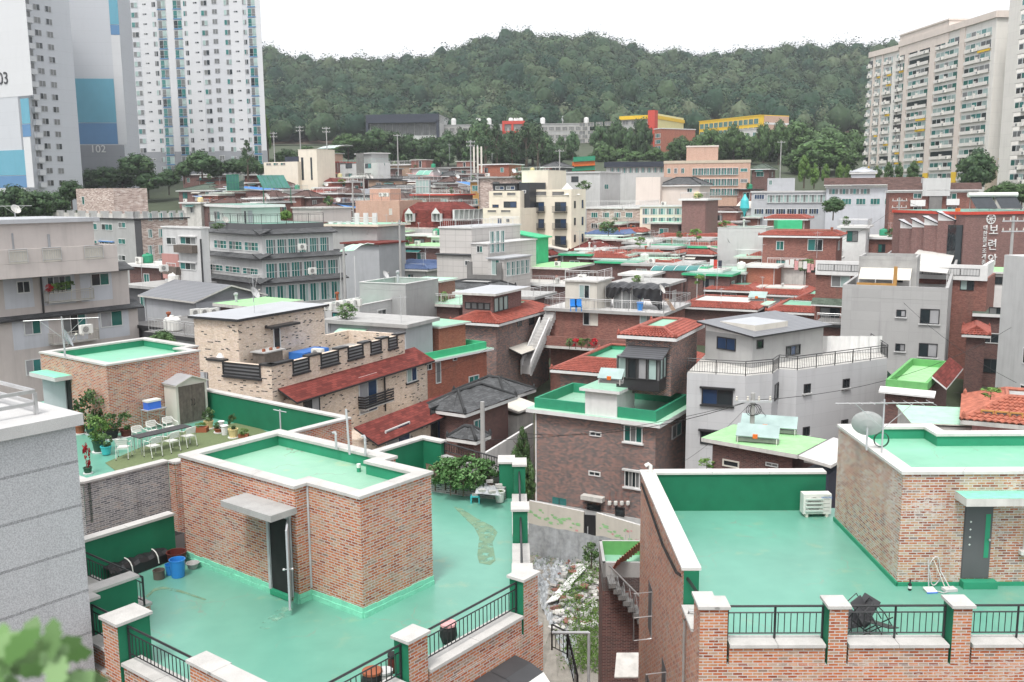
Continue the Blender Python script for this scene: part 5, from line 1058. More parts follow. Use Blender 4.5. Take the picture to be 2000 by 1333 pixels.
# ---- beige apartment slab on the right
def slab_apartment(label,C,Y,th,pxL,pxR,bays,rows,z0,ztop,zb,ac=True,pil='apt_beige'):
 B=Bld('apartment_block',label,'apartment block',C,Y,th,pxL,pxR,zb=zb);B.z1=ztop;B.wall('apt_white');d,n=B.face('L');o=V3(B.C,0);rr=random.Random(int(C[0]));acm=MB()
 b=MB();b.obox(V3(B.C,ztop-.6)+n*.5-d*.4,d*(B.l2+.8),n*-3,Vector((0,0,1.5)),'apt_beige');b.obox(V3(B.C,ztop-.6)-B.e2*.5,B.e1*B.l1,B.e2*3,Vector((0,0,1.52)),'apt_beige');b.build('cornice',B.root);na=0;nw=0;rest=MB()
 edges=sorted([B.az('L',x,200)[0]for q in bays for x in q])
 for i in range(0,len(edges),2):
  a0,a1=edges[i],edges[i+1];nn=max(1,round((a1-a0)/8.5));w=(a1-a0)/nn
  if i:p0=edges[i-1];b=MB();b.obox(V3(B.C,zb)+d*p0+n*.25,d*(a0-p0),n*-.25,Vector((0,0,ztop-zb)),pil);b.obox(V3(B.C,z0-.3)+d*p0+n*.27,d*(a0-p0),n*-.25,Vector((0,0,2.6)),'yellow_paint');b.build('pilaster',B.root)
  for k in range(rows):
   for q in range(nn):
    c0,c1=a0+q*w+.3,a0+(q+1)*w-.3;z=z0+k*2.75;tgt=MB()if nw<99 else rest;dark=rr.random()<.13;m=(c1-c0)/5
    tgt.obox(o+d*c0+Vector((0,0,z+.15)),d*(c1-c0),n*.05,Vector((0,0,2.0)),'glass_dark' if dark else 'frame_white')
    if not dark:
     for j in range(5):
      x0=c0+j*m+.12;qq=[o+d*x0+n*.06+Vector((0,0,z+.3)),o+d*(x0+m-.24)+n*.06+Vector((0,0,z+.3)),o+d*(x0+m-.24)+n*.06+Vector((0,0,z+2.0)),o+d*x0+n*.06+Vector((0,0,z+2.0))]
      if(qq[1]-qq[0]).cross(qq[3]-qq[0]).dot(n)<0:qq=qq[::-1]
      tgt.poly(qq,rr.choice(['glass_teal','glass_pale','glass_gray','glass_dark','glass_pale','glass_green']))
    tgt.obox(o+d*c0+n*.05+Vector((0,0,z+.1)),d*(c1-c0),n*.35,Vector((0,0,.12)),'white_dirty');tgt.obox(o+d*c0+n*.38+Vector((0,0,z+.2)),d*(c1-c0),n*.03,Vector((0,0,.75)),'apt_white')
    tgt.obox(o+d*(c0+w*.45)+n*.05+Vector((0,0,z+.1)),d*.5,n*.5,Vector((0,0,1.3)),'apt_white')
    if rr.random()<.1:tgt.obox(o+d*c0+n*.3+Vector((0,0,z-.45)),d*(w*.45),n*.05,Vector((0,0,.5)),'yellow_paint')
    if tgt is not rest:tgt.build('window',B.root);nw+=1
    if na<99:
     am=MB();x=c0+rr.uniform(.1,.85)*(c1-c0-.9);am.obox(o+d*x+n*.4+Vector((0,0,z+.1)),d*.9,n*.4,Vector((0,0,.7)),'plastic_white');am.obox(o+d*(x+.15)+n*.8+Vector((0,0,z+.2)),d*.5,n*.01,Vector((0,0,.5)),'glass_gray');am.build('air_conditioner',B.root);na+=1
 if rest.v:r=rest.build('window',B.root);r['kind']='stuff'
 return B
AR=slab_apartment('long cream apartment block with a plain end wall and yellow trim',(1924,372),226,rad(4.8),1744,1966,[(1746,1764),(1771,1812),(1822,1868),(1878,1930)],13,25.6,63.0,15)
strip(AR,'R',1925,1975,'yellow_paint',AR.az('R',1945,322)[1],AR.az('R',1945,310)[1],.06,300);strip(AR,'R',1925,1975,'apt_tan',AR.zb,AR.az('R',1945,323)[1],.05,340)
a,z=AR.az('R',1940,320);d,n=AR.face('R');b=MB();b.lathe(V3(AR.C,z)+d*a+n*.06,[(1.5,0),(1.5,.05)],'apt_white',20,n);b.lathe(V3(AR.C,z)+d*a+n*.12,[(1.0,0),(1.0,.03)],'apt_beige',20,n);b.build('round_emblem',AR.root)
h=Bld('','','',(1853,60),246,rad(4.8),1757,(12,),zb=60,root=AR.root);h.z1=h.C.z+2.5;h.wall('apt_beige',name='roof_room');h.slab(.2,.4,'apt_beige')
AL=slab_apartment('farther wing of the cream apartment block, seen at a sharp angle',(1743,350),272,rad(11),1689,(10,),[(1692,1703),(1706,1719),(1722,1741)],12,28.2,62.2,18)
h=Bld('','','',(1757,100),292,rad(10),1708,(10,),zb=60,root=AL.root);h.wall('apt_white',name='roof_room');h.slab(.5,.8,'apt_white')
AN=slab_apartment('nearer cream apartment block cut off by the right edge',(2090,420),172,rad(4.8),1979,(10,),[(1981,2030),(2040,2085)],14,21.8,60,12)
b=Bld('','','',(1998,-30),215,rad(4.8),1974,(10,),zb=40,root=AR.root);b.zb=15;b.wall('apt_white',name='rear_stair_tower')
# ================================================================ school at the foot of the hill
def simple(name,label,cat,C,Y,th,pxL,pxR,wall,zb=None,top='concrete',edge=None,group=None,over=.2,thk=.3):
 B=Bld(name,label,cat,C,Y,th,pxL,pxR,zb=zb,group=group);B.wall(wall);B.slab(over,thk,edge or wall,top);return B
B=simple('school_hall','dark slate school hall with a long glazed front above the trees','building',(858,226),425,rad(84),717,(25,),'lightgray_wall',36)
d,n=B.face('L');b=MB();o=V3(B.C,0);hh=B.z1;b.obox(o+n*2.5+Vector((0,0,hh-3.0)),d*B.l2,-n*14,Vector((0,0,3.6)),'navy');b.obox(o+n*2.5+d*(B.l2-1)+Vector((0,0,36)),d*1.0,-n*2.5,Vector((0,0,hh-38)),'navy');b.obox(o+n*2.5+Vector((0,0,36)),d*1.0,-n*2.5,Vector((0,0,hh-38)),'navy');b.build('roof',B.root,)
for k in range(9):window(B.root,B.C,d,n,1.5+k*(B.l2-3)/9,1.5+(k+.92)*(B.l2-3)/9,hh-8.2,hh-3.2,3,'frame_dark',['glass_gray'],out=.2)
B=simple('school_building','long grey school wing with rows of windows and a red centre bay','building',(1152,242),432,rad(86),858,(14,),'gray_wall',34)
d,n=B.face('L');o=V3(B.C,0)
for k in range(22):
 for q in range(3):b_=1.0+k*(B.l2-2)/22;window(B.root,B.C,d,n,b_,b_+(B.l2-2)/22*.78,B.z1-2.9-q*3.5,B.z1-1.1-q*3.5,3,'offwhite',['glass_gray'],out=.15)
a0,_=B.az('L',1025,240);a1,_=B.az('L',981,240);b=MB()
for z in(B.z1+.2,B.z1-4.2):b.obox(V3(B.C,z)+d*a0+n*.8,d*(a1-a0),n*-.8,Vector((0,0,1.4)),'red_paint')
for a in(a0,a1-1,(a0+a1)/2):b.obox(V3(B.C,B.z1-4.2)+d*a+n*.8,d*1.0,n*-.8,Vector((0,0,4.5)),'red_paint')
b.build('red_frame',B.root)
h=Bld('','','',(1122,236),440,rad(86),1098,(6,),zb=B.z1,root=B.root);h.wall('white',name='gable_hut');h.shed(.2,2.2,'metal_roof_light',axis=2);h.gables('white',2.2,2)
for k,px in enumerate((886,934,955,998,1008,1017,1060,1145)):
 b=MB();p=Q(px,241,438);b.lathe(V3(p,B.z1+.2),[(1.1,0),(1.15,2.2),(.9,2.9),(.1,3.1)],'white',10);tagged(b.build('water_tank'),'small white water tank on the flat school roof','water tank','water tanks on the school roof')
B=simple('school_building','yellow school wing end with a red stair tower and pale yellow gable','building',(1277,226),400,rad(60),1213,1334,'gray_wall',32,edge='yellow_paint');B.slab(.6,1.4,'yellow_paint','concrete',name='yellow_fascia',z=B.z1-1.2)
d,n=B.face('R');b=MB();b.obox(V3(B.C,B.zb)+n*.3,d*B.l1,n*-.3,Vector((0,0,B.z1-B.zb+1)),'lemon_wall');b.build('lemon_gable',B.root);b=MB();b.obox(V3(B.C,B.zb)+n*1.2-d*2,d*3.5,n*-3,Vector((0,0,B.z1-B.zb+2)),'red_paint');b.build('stair_tower',B.root)
for k in range(8):
 for q in range(3):d,n=B.face('L');window(B.root,B.C,d,n,3+k*4,6+k*4,B.z1-3.3-q*3.4,B.z1-1.6-q*3.4,2,'offwhite',['glass_gray'],out=.15)
B=simple('school_building','long yellow framed school wing with a salmon end wall','building',(1485,226),395,rad(28),1366,1540,'yellow_paint',32);d,n=B.face('L')
for q in range(2):
 for k in range(12):window(B.root,B.C,d,n,1+k*(B.l2-1)/12,1+(k+.8)*(B.l2-1)/12,B.z1-3.2-q*3.4,B.z1-1.1-q*3.4,3,'bluegray_wall',['glass_teal'],out=.15)
d,n=B.face('R');b=MB();b.obox(V3(B.C,B.zb)+n*.3+d*2,d*(B.l1-2),n*-.3,Vector((0,0,B.z1-B.zb)),'brick_peach');b.obox(V3(B.C,B.z1-3.5)+n*.4+d*2,d*(B.l1-2),n*-.3,Vector((0,0,.8)),'white');b.build('salmon_wall',B.root);b=MB();b.obox(V3(B.C,B.z1-7.4)-B.e1*.5,B.e2*B.l2,B.e1*.5,Vector((0,0,.8)),'red_paint');b.build('red_band',B.root)
B=simple('brick_building','red brick school annexe with white string courses below the yellow wing','building',(1292,252),380,rad(30),1278,1358,'brick_red_bright',30,edge='white');
d,n=B.face('L')
for q in range(3):B.win('L',1280,262+q*12,1290,269+q*12,panes=3)
B=simple('gray_building','plain grey school annexe half hidden by trees','building',(1482,252),372,rad(40),1418,1500,'concrete_light',30);B.wrow('L',1455,1480,260,268,2,.5)
# ================================================================ the town on the slope, house by house
def autoY(px,py,h):
 r=ray(px,py);k=-r[2]/r[1];return(30-h)/(.117+k)
WALL={'r':'brick_red','b':'brick_red_bright','d':'brick_red_dark','p':'brick_plum','t':'brick_tan','P':'brick_peach','s':'stone_pink','w':'white_dirty','W':'white','g':'gray_wall','l':'lightgray_wall','c':'cream','o':'offwhite','B':'bluegray_wall','m':'mint_wall','k':'darkgray_wall','n':'concrete','O':'wood_orange'}
NM={'r':'brick_house','b':'brick_house','d':'brick_house','p':'brick_house','t':'brick_house','P':'brick_house','s':'stone_house'}
def hs(label,x0,x1,yt,h,wall,roof,th=64,dep=8.,Y=None,floors=1,win=1,right=None,hut=None,rail=None,par=.6,group=None):
 Y=Y or autoY((x0+x1)/2,yt,h);t=rad(th)
 B=Bld(NM.get(wall,'house'),label,'house',(x1,yt),Y,t,x0,right or(dep,),group=group);B.wall(WALL[wall]);L=B.l2;kind,col=roof[0],roof[1:]
 if kind=='s':B.slab(.45,.28,*({'m':('white_dirty','mint_paint'),'g':('white_dirty','green_roof_lime'),'w':('white','white_dirty'),'c':('concrete','concrete'),'r':('red_paint','concrete'),'k':('frame_dark','concrete_dark'),'G':('green_bright','paint_green')}[col or 'm']))
 elif kind=='p':B.para(par,.2,WALL[col or wall],floor='paint_mint_gray',cap='concrete_light')
 elif kind=='h':B.hip(.5,.75,.5,{'':'tile_red','b':'tile_blue','o':'tile_red_old','g':'green_roof_lime'}[col],['paint_mint_gray','concrete','white_dirty','concrete','paint_green'][int(x0)%5],res=.34)
 elif kind=='H':B.hip(.5,30,1.3,{'k':'shingle_gray','r':'shingle_red','n':'shingle_brown','g':'shingle_green','R':'red_paint'}[col],'shingle_gray',res=30)
 elif kind=='e':B.hip(.35,1.0,.6,{'k':'shingle_gray','r':'shingle_red','n':'shingle_brown','g':'shingle_green'}[col],'concrete',res=30)
 elif kind=='G':B.shed(.4,1.2,{'k':'metal_roof','b':'blue_roof','r':'red_paint','l':'metal_roof_light','g':'green_bright','w':'offwhite'}[col],axis=2);B.gables(WALL[wall],1.2,2)
 elif kind=='S':B.shed(.4,.9,{'k':'metal_roof','b':'blue_roof','r':'red_paint','l':'metal_roof_light','g':'green_bright','w':'offwhite'}[col],axis=0)
 d,n=B.face('L');rr=random.Random(int(x0*7+yt))
 if win:
  nw=max(1,int(L/3.6))
  for f in range(floors):
   for k in range(nw):
    if rr.random()<.2:continue
    c=(k+.5)*L/nw+rr.uniform(-.3,.3);w=rr.choice([.5,.75,.75,.95]);z=B.z1-1.9-f*2.8
    window(B.root,B.C,d,n,max(.1,c-w),min(L-.1,c+w),z,z+rr.choice([1.2,1.2,1.5]),2,rr.choice(['frame_white','frame_white','frame_dark']),rng=rr)
   if B.l1>3:
    dd,nn=B.face('R');w=.7;c=B.l1*rr.uniform(.3,.7);z=B.z1-1.9-f*2.8;window(B.root,B.C,dd,nn,c-w,c+w,z,z+1.2,2,rng=rr)
 if hut:
  hx0,hx1,hy,hw,hr=hut;q=Bld('','','',(hx1,hy),Y+2.5,t,hx0,(3.2,),zb=B.z1,root=B.root)
  q.wall(WALL[hw],name='stair_hut');(q.slab(.25,.18,'white_dirty',{'m':'mint_paint','c':'concrete','g':'green_roof_lime','w':'white_dirty','k':'concrete_dark','r':'red_paint'}[hr])if hr!='h' else q.hip(.3,.7,.4,res=.34))
  if win and q.l2>1.6:window(B.root,q.C,*q.face('L'),q.l2*.3,q.l2*.3+.8,q.z1-1.9,q.z1-.15,1,'frame_white',['glass_dark'],name='door')
 if rail:B.rail('RL',.95,z=B.z1+(.28 if kind=='s' else 0),m=rail,step=.3,over=.3)
 return B
T_=[
 ('low grey brick house with a white flat roof under the left tower',357,406,342,5,'p','sw'),('red brick house left of the green glass porch',389,429,353,6,'r','sk'),
 ('dark grey gabled house in front of the cream stair tower',471,568,332,6,'k','Sk'),('white glazed bungalow beside the dark gabled house',468,500,338,5,'W','sw'),
 ('orange brown block behind the cream stair tower',619,638,300,8,'P','sc'),('red brick house with an orange red fascia below the curved canopy',621,661,318,7,'r','sr'),
 ('small brick house with a bright red band left of the grey panel building',620,656,340,5,'r','sr'),
 ('long plain red brick house below the cream stair tower',558,606,355,6,'r','sw'),('red brick house with two small chimneys',607,648,356,6,'b','Hr'),('brick house with a green planted deck left of the grey panel building',650,686,349,6,'r','sm'),
 ('house with a green shingle roof behind the stone apartment',349,420,372,5,'p','Hg'),('red brick house under a tilted bright blue lean to roof',381,432,392,4,'d','Sb'),('brick house with a wide flat blue and green roof',441,512,373,6,'p','Sb'),
 ('brown brick house with a white rendered end wall',513,541,373,6,'p','sc'),('white rendered cube beside the brown brick house',541,553,373,6,'W','sw'),
 ('low house with a brown grey hip roof left of the peach block',484,545,398,4,'p','Hn'),('low house with a broad brown hip roof behind the grey roof hut',548,612,396,4,'d','Hn'),
 ('red roofed house with a glazed front in the left cluster',560,607,378,5,'r','hr'[:1]),('white fronted house with a dark red tile roof',612,660,374,5,'w','Hr'),('brick house with bright blue roof tiles',624,690,408,5,'r','Sb'),('little brick house with a dark red roof beside the blue tiled one',630,659,412,4,'b','Hr'),
 ('red brick house with a dark pitched metal roof',668,722,381,5,'k','Gk'),('brick house with a dark green parapet in the left cluster',590,664,388,4,'r','sG'),
 ('grey and white rendered house left of the red roofed one',804,846,330,7,'l','sc',64,8.,None,1,1,None,(803,832,313,'r','c')),('house with a bright crimson metal roof',797,846,346,5,'p','SR'[:1]+'r'),('white and mint rendered row house with a dark eave',731,800,350,5,'m','ek'),
 ('tan brick house with a railed roof and white tank',762,800,323,6,'t','sw',64,8.,None,1,1,None,None,'white'),('brick house with an upper brick room left of the phone mast',859,919,328,6,'p','sc',64,8.,None,1,1,None,(892,917,316,'r','w')),
 ('low house with a dark grey shingle roof under the treeline',852,890,344,5,'p','Hk'),('red brick house with white string courses beside the phone mast',936,994,322,8,'b','sw',64,8.,None,2),('long low house with a dark roof behind the peach block',724,806,367,5,'p','ek'),
 ('pale house with planted deck and a dark eave',841,890,362,5,'o','ek'),('brick house with small blue tiled roof',895,918,364,6,'p','Sb'),('ochre rendered narrow house',918,936,356,8,'O','sc',64,8.,None,2),('mauve brick house with a white slab edged in red',806,886,382,7,'p','sr'),
 ('small dark roofed house left of the cream building',870,930,352,5,'d','ek'),('tan stone block left of the cream building',935,998,348,11,'s','sc',64,8.,None,3),
 ('brick house with a green band and a black netting screen',722,757,430,6,'r','sG'),('brick house with a green roof slab beside the grey duplex',731,770,458,6,'d','sg'),('white rendered shed between two brick houses',768,782,460,5,'W','sw'),
 ('brown brick house with a white slab roof and a ladder',797,842,462,6,'r','sw'),('white rendered box behind the tiled building',842,860,464,6,'W','sw'),('dark brick house with a grass green slab and wide bay window',785,857,485,6,'d','sg'),
 ('low brick house with a bright green lean to',742,790,490,4,'d','Sg'),('white wall house with blue grey tiles',766,834,527,4,'W','hb'),('dark house with blue grey roof tiles beside the tiled building',786,860,518,4,'d','hb'),
 ('dark brick house with a blue tiled skirt right of the cream building',1150,1214,459,6,'d','hb'),('brick house with a planted pergola roof',1172,1210,440,6,'r','sm'),('brick stair house with a mossy concrete slab',1211,1258,436,6,'r','sc'),('plum brick hut with a flat mint edged roof',1271,1327,438,7,'d','sm'),
 ('grey rendered hut between two blue tiled roofs',1216,1278,456,5,'n','sw'),('house with a purple blue tiled ridge',1277,1322,462,4,'d','hb'),('pale yellow rendered block with mouldy base',1300,1386,470,6,'o','sc'),('white leaning stair hood on a pale roof',1322,1345,448,6,'W','sw'),
 ('brick house with a dark green slab in red tiles',1211,1259,474,5,'r','sG'),('low house with red tiles left of the green slab',1190,1214,480,4,'d','h'),('red tiled house behind the green slab hut',1258,1300,482,4,'d','h'),
 ('house with cream and mint awnings and a flat grey roof',1218,1312,488,6,'p','sc'),('red tiled long house right of the awning house',1311,1389,498,5,'d','h'),('teal grey roof room under a cream corrugated canopy',1387,1450,497,5,'B','Sw'),
 ('dark brick house with a weathered concrete slab',1221,1340,522,6,'d','sc'),('house with a brown red hip roof below the cream building',1118,1166,492,5,'p','Hr'),('white roofed glass sunroom beside the green shed',1066,1122,494,4,'o','Sw'),
 ('brick house with a lime roof and patterned balustrade',1032,1108,527,6,'d','sg',64,8.,None,1,0),('long brick house with a railed white terrace',1006,1106,560,5,'d','sw',64,8.,None,1,0,None,None,'steel'),('railed terrace house with mint deck and laundry',1362,1452,536,5,'d','sm',64,8.,None,1,0,None,None,'white'),
 ('dark red roofed brick house below the green shed',1034,1072,500,4,'d','er'),('netted wire cage house',1154,1202,512,4,'g','sk'),
 ('tall plain plum brick house with a slit window',1332,1378,392,11,'p','sw',64,8.,None,1,0),('brick house with a brown shingle eave beside the slit window house',1376,1438,413,7,'r','en'),('white gabled hut below the green parasol',1440,1470,408,6,'W','Gw'),
 ('smooth grey wall house with a triangular glass rail',1402,1496,446,9,'l','p',64,6.,None,1,0),('brick house with red tile trim beside the green container',1499,1573,428,7,'r','h',64,5.,152,1,0),('long brick house with a bright red tiled eave',1490,1634,462,8,'r','h',64,6.,122,2),
 ('low house with a green tiled roof and a green roof box',1582,1672,424,5,'l','hg'),('house with a mint deck and pipe railings',1456,1516,500,5,'d','sm',64,6.,None,1,0,None,None,'white'),('house with a mint canopy above hanging laundry',1552,1612,496,5,'d','Sg',64,5.),
 ('white metal stair tower house',1642,1692,446,9,'W','sw',64,5.),('brick stair hut under a broken white slab',1458,1514,524,6,'b','sw',64,5.,None,1,0),('maroon tiled low house behind the white slab hut',1516,1594,536,4,'d','h',64,6.),
 ('low house with red tiles and a pale roof deck',1384,1470,569,4,'d','h',64,7.),('red gable tiled house beside the teal arch awning',1350,1392,556,4,'d','h',64,7.,None,1,0),('red tiled house with white dirty roof walls',1474,1574,578,4,'l','h',64,7.,None,1,0,None,(1478,1566,566,'r','w')),
 ('red tiled house with a mint slab above the dark ribbed roof',1332,1472,605,5,'d','h',64,8.,None,1,0,None,(1404,1500,598,'d','m')),('brown brick house with red tiles right of the mint slab',1505,1596,612,5,'r','h',64,8.,None,1,0),
 ('grey concrete block with a tall blank wall and railed terrace',702,792,556,10,'g','p',64,6.,88,1,0),('grey terrace house with outdoor units and a white gate',632,702,598,7,'l','p',64,6.,84),('mint decked house with an ornate railing',800,896,600,5,'d','sm',64,8.,92,1,0,None,(802,858,552,'r','m'),'white'),
 ('grey garden shed house with a metal gable roof and a yellow door',281,382,592,5,'B','Gk',50,7.,84,1,0),('brick annexe under a lime flat roof behind the cream house',430,492,604,5,'d','sg',55,5.,80,1,0),('brick house with a pale slab behind the gable shed',252,318,524,6,'d','sw',55,7.,100),
 ('dark glass fronted house between the pink and grey walk ups',246,310,566,6,'k','sc',55,6.,92),('low black fenced house with maroon tiles',262,372,652,4,'k','sk',55,5.,72,1,0),('pale lilac garden wall house behind the roof garden',300,400,668,4,'B','sk',55,3.,62,1,0),('lilac grey low block beside the cream house',640,792,640,5,'B','sc',64,4.,72,1,0),
 ('small brick house under the pine trees in the centre',1010,1060,336,6,'r','sm'),('brown brick house left of the grey concrete house',1060,1096,348,6,'p','sc'),('dark grey house with a white attic window under the trees',1060,1094,326,7,'k','Hk'),('low brick house with green roof garden in the centre',1001,1030,346,5,'r','sg'),
 ('orange chimney brick house behind the cream building',1070,1100,352,7,'P','Hg'),('brick house with a tiled roof left of the peach terrace',690,716,392,6,'r','sm'),('brick house at the left below the tower trees',405,440,366,5,'d','sc'),('white walled house with plants beside the stone apartment',355,392,398,5,'w','sw'),
 ('brick house behind the mint roof room',396,470,402,5,'d','sw'),('pale shed house right of the peach block',780,830,400,5,'o','sg'),('red brick house under the peach apartment',1440,1472,372,6,'r','sk'),('dark green roofed house right of the peach apartment',1468,1502,330,7,'d','Hg'),
 ('low brick house with pipes below the grey slab apartments',1520,1580,408,6,'d','sw'),('dark gallery house left of the red and white apartment',1690,1735,408,7,'k','sk'),('white tarpaulin roofed hall beside the temple',1738,1792,440,6,'b','Sw'),('brick house under a white tank right of the white stair tower',1694,1760,468,7,'r','sw'),
 ('pale roof house with laundry poles',1400,1460,470,5,'g','sm'),('brick house with red tile cap in the right centre',1382,1420,440,5,'r','h'),('glass fronted annexe beside the temple',1788,1842,495,6,'l','Sw',64,5.),
 ('brick house in the gap left of the tiled building',862,900,520,4,'d','sc'),('grey house with blue windows below the tiled building',860,960,568,5,'l','ek',64,5.,100),('brick house behind the tarpaulin terrace',1200,1300,560,5,'d','sc',64,6.,100),('red tiled house left of the concrete block',1560,1650,590,5,'d','h',64,7.,None,1,0),('dark brick house under the balcony house',1600,1652,640,6,'d','sk',64,5.,86),
 ('dark brick house left of the white fridge terrace',960,1040,585,5,'d','sc',64,5.,98),
]
TOWN=[(hs(*t),t[0],t[6][0])for t in T_]
B=next(b for b,l,r in TOWN if 'yellow door' in l);window(B.root,B.C,*B.face('R'),.9,1.7,B.z1-2.7,B.z1-.7,1,'frame_dark',['yellow_paint'],name='door')
# ---- more houses packed between them
rr=random.Random(21)
FILL=[('small red brick house with a pale slab roof packed into the left far cluster','r','sw',400,930,340,412,16),('small dark brick house with a shingle roof packed into the left far cluster','d','Hn',400,940,345,412,12),('small plum brick house with a grey roof in the far centre rows','p','sc',720,1080,325,385,10),('small brick house with a red tiled roof in the right centre rows','d','h',1150,1590,440,520,12),('small brick house with a mint roof slab in the right centre rows','r','sm',1150,1640,425,520,12),('small grey rendered house in the right centre rows','n','sc',1150,1640,430,510,6),('small white rendered hut house in the right centre rows','w','sw',1150,1640,425,545,9),('small brick house with a mint deck packed into the left far cluster','r','sm',400,940,345,410,9),('small tan brick house with a dark slab packed into the left far cluster','t','sk',400,940,340,405,7),('small dark brick house with a green edged slab in the middle rows','d','sG',1100,1400,470,545,6)]
for lab,wl,rf,xa,xb,ya,yb,n in FILL:
 for i in range(n):
  x=rr.uniform(xa,xb);y=rr.uniform(ya,yb);Y=autoY(x,y,5.5);w=rr.uniform(4.2,7.5)*FPX/Y*.8;TOWN.append((hs(lab,x-w/2,x+w/2,y,5.5,wl,rf,64,rr.uniform(4,6),Y,1,1,None,None,None,.6,lab.replace('small','small',1).split(' with ')[0].split(' in the')[0]+'s '+('left' if xa<500 else 'centre' if xa<1000 else 'right')),None,rf[0]))
# ---- named larger buildings of the town
B=Bld('cream_building','cream stair tower building with tall dark slit windows','building',(618,292),225,rad(64),582,(7,),zb=15);B.wall('cream');B.win('L',588,308,594,352,panes=1,fr='frame_dark',gl=['glass_dark']);B.win('L',606,308,611,352,panes=1,fr='frame_dark',gl=['glass_dark']);B.slab(.05,.1,'cream','concrete')
b=Bld('','','',(581,316),226,rad(64),515,(8,),zb=15,root=B.root);b.wall('cream');b.wrow('L',518,560,319,323,3,.3,fr='cream');b=Bld('','','',(582,306),227,rad(64),556,(6,),zb=20,root=B.root);b.wall('navy')
B=Bld('gray_building','three storey grey panel building with a dark recessed stair bay','building',(738,318),240,rad(40),664,762,zb=14);B.wall('lightgray_wall');d,n=B.face('L');a0,_=B.az('L',711,330);a1,_=B.az('L',697,330);b=MB();b.obox(V3(B.C,B.zb)+d*a0+n*.15,d*(a1-a0),n*-.2,Vector((0,0,B.z1+2.6-B.zb)),'concrete_dark');b.build('stair_bay',B.root)
for y in(320,339):B.win('L',675,y,688,y+9,fr='frame_dark');B.win('L',713,y,725,y+9,fr='frame_dark');B.win('L',699,y-8,707,y,fr='frame_dark',gl=['glass_teal'])
B.rail('RL',1.,m='glass_pale',step=.4);B.win('R',750,318,752,324,panes=1)
b=Bld('','','',(726,300),246,rad(40),696,(5,),zb=B.z1,root=B.root);b.wall('gray_wall',name='stair_hut');b.slab(.4,.2,'white','concrete')
B=Bld('brick_building','peach brick block with a blank wall and railed terrace','building',(780,392),160,rad(70),694,(9,),zb=8);B.wall('brick_peach');B.rail('RL',1.2,m='glass_gray',step=.3);B.win('L',760,408,766,420,panes=1,gl=['offwhite']);b=Bld('','','',(762,369),164,rad(70),722,(4,),zb=B.z1,root=B.root);b.wall('brick_peach',name='stair_hut')
B=Bld('mansard_house','house with a dark red mansard roof and two gabled dormers','house',(880,412),150,rad(50),780,943,zb=8);d,n=B.face('L');B.wall('stone_pink',z1=B.z1-2.7);b=MB();W=B.rect(0);W2=B.rect(-.5);W3=B.rect(-2.2)
for i in range(4):
 j=(i+1)%4;b.poly([V3(W[i],B.z1-2.7),V3(W[j],B.z1-2.7),V3(W2[j],B.z1),V3(W2[i],B.z1)],'shingle_red');b.poly([V3(W2[i],B.z1),V3(W2[j],B.z1),V3(W3[j],B.z1+1.3),V3(W3[i],B.z1+1.3)],'shingle_red')
b.poly([V3(p,B.z1+1.3)for p in W3],'shingle_red');b.build('roof',B.root);b=MB();O=B.rect(.5);b.prism([(p.x,p.y)for p in O],B.z1-3.7,B.z1-2.9,'concrete');b.prism([(p.x,p.y)for p in B.rect(.55)],B.z1-3.95,B.z1-3.7,'red_paint');b.build('balcony_band',B.root)
for x0,x1 in((795,811),(847,864)):
 w_=B.win('L',x0,417,x1,433,gl=['glass_gray','glass_gray'],out=.5,name='dormer');a0,z0=B.az('L',x0,417);a1,z1=B.az('L',x1,417);b=MB();m=(a0+a1)/2;o=V3(B.C,0)+n*.52
 b.poly([o+d*a0+Vector((0,0,z0)),o+d*a1+Vector((0,0,z0)),o+d*m+Vector((0,0,z0+.9))],'frame_white');q=[o+d*a0+Vector((0,0,z0)),o+d*m+Vector((0,0,z0+.9)),o+d*m+Vector((0,0,z0+.9))-n*.9,o+d*a0+Vector((0,0,z0))-n*.9];b.poly(q,'shingle_red');q=[o+d*a1+Vector((0,0,z0)),o+d*m+Vector((0,0,z0+.9)),o+d*m+Vector((0,0,z0+.9))-n*.9,o+d*a1+Vector((0,0,z0))-n*.9];b.poly(q,'shingle_red');b.build('dormer_roof',w_,off=w_['_o'])
B.wrow('R',884,942,410,428,6,.05,panes=3,gl=['glass_pale','glass_gray'],out=.35);B.win('L',848,448,860,455)
B=Bld('gray_apartment','grey duplex with white balustrades on its stepped roof terrace','building',(736,443),128,TH,640,(7,),zb=5);B.wall('gray_wall');B.slab(.6,.3,'cream','paint_mint_gray');B.wrow('L',646,732,449,461,3,1.0);
b=MB();d,n=B.face('L')
for k in range(6):b.obox(V3(B.C,B.z1+.3)+d*(k*B.l2/5.6),d*.7,-n*.2,Vector((0,0,1.5)),'white')
for z in(.5,.8,1.1):b.obox(V3(B.C,B.z1+z),d*B.l2,-n*.1,Vector((0,0,.12)),'white')
b.build('balustrade',B.root);b=Bld('','','',(740,478),122,TH,672,(6,),zb=4,root=B.root);b.wall('bluegray_wall');b.slab(.4,.2,'shingle_red','shingle_red')
B=Bld('cream_building','tall cream building with black barred balconies and a dark glass strip','building',(1116,370),146,rad(58),1036,1144,zb=6);B.wall('cream');B.para(1.1,.2,'cream',floor='concrete');d,n=B.face('L');cb_=B
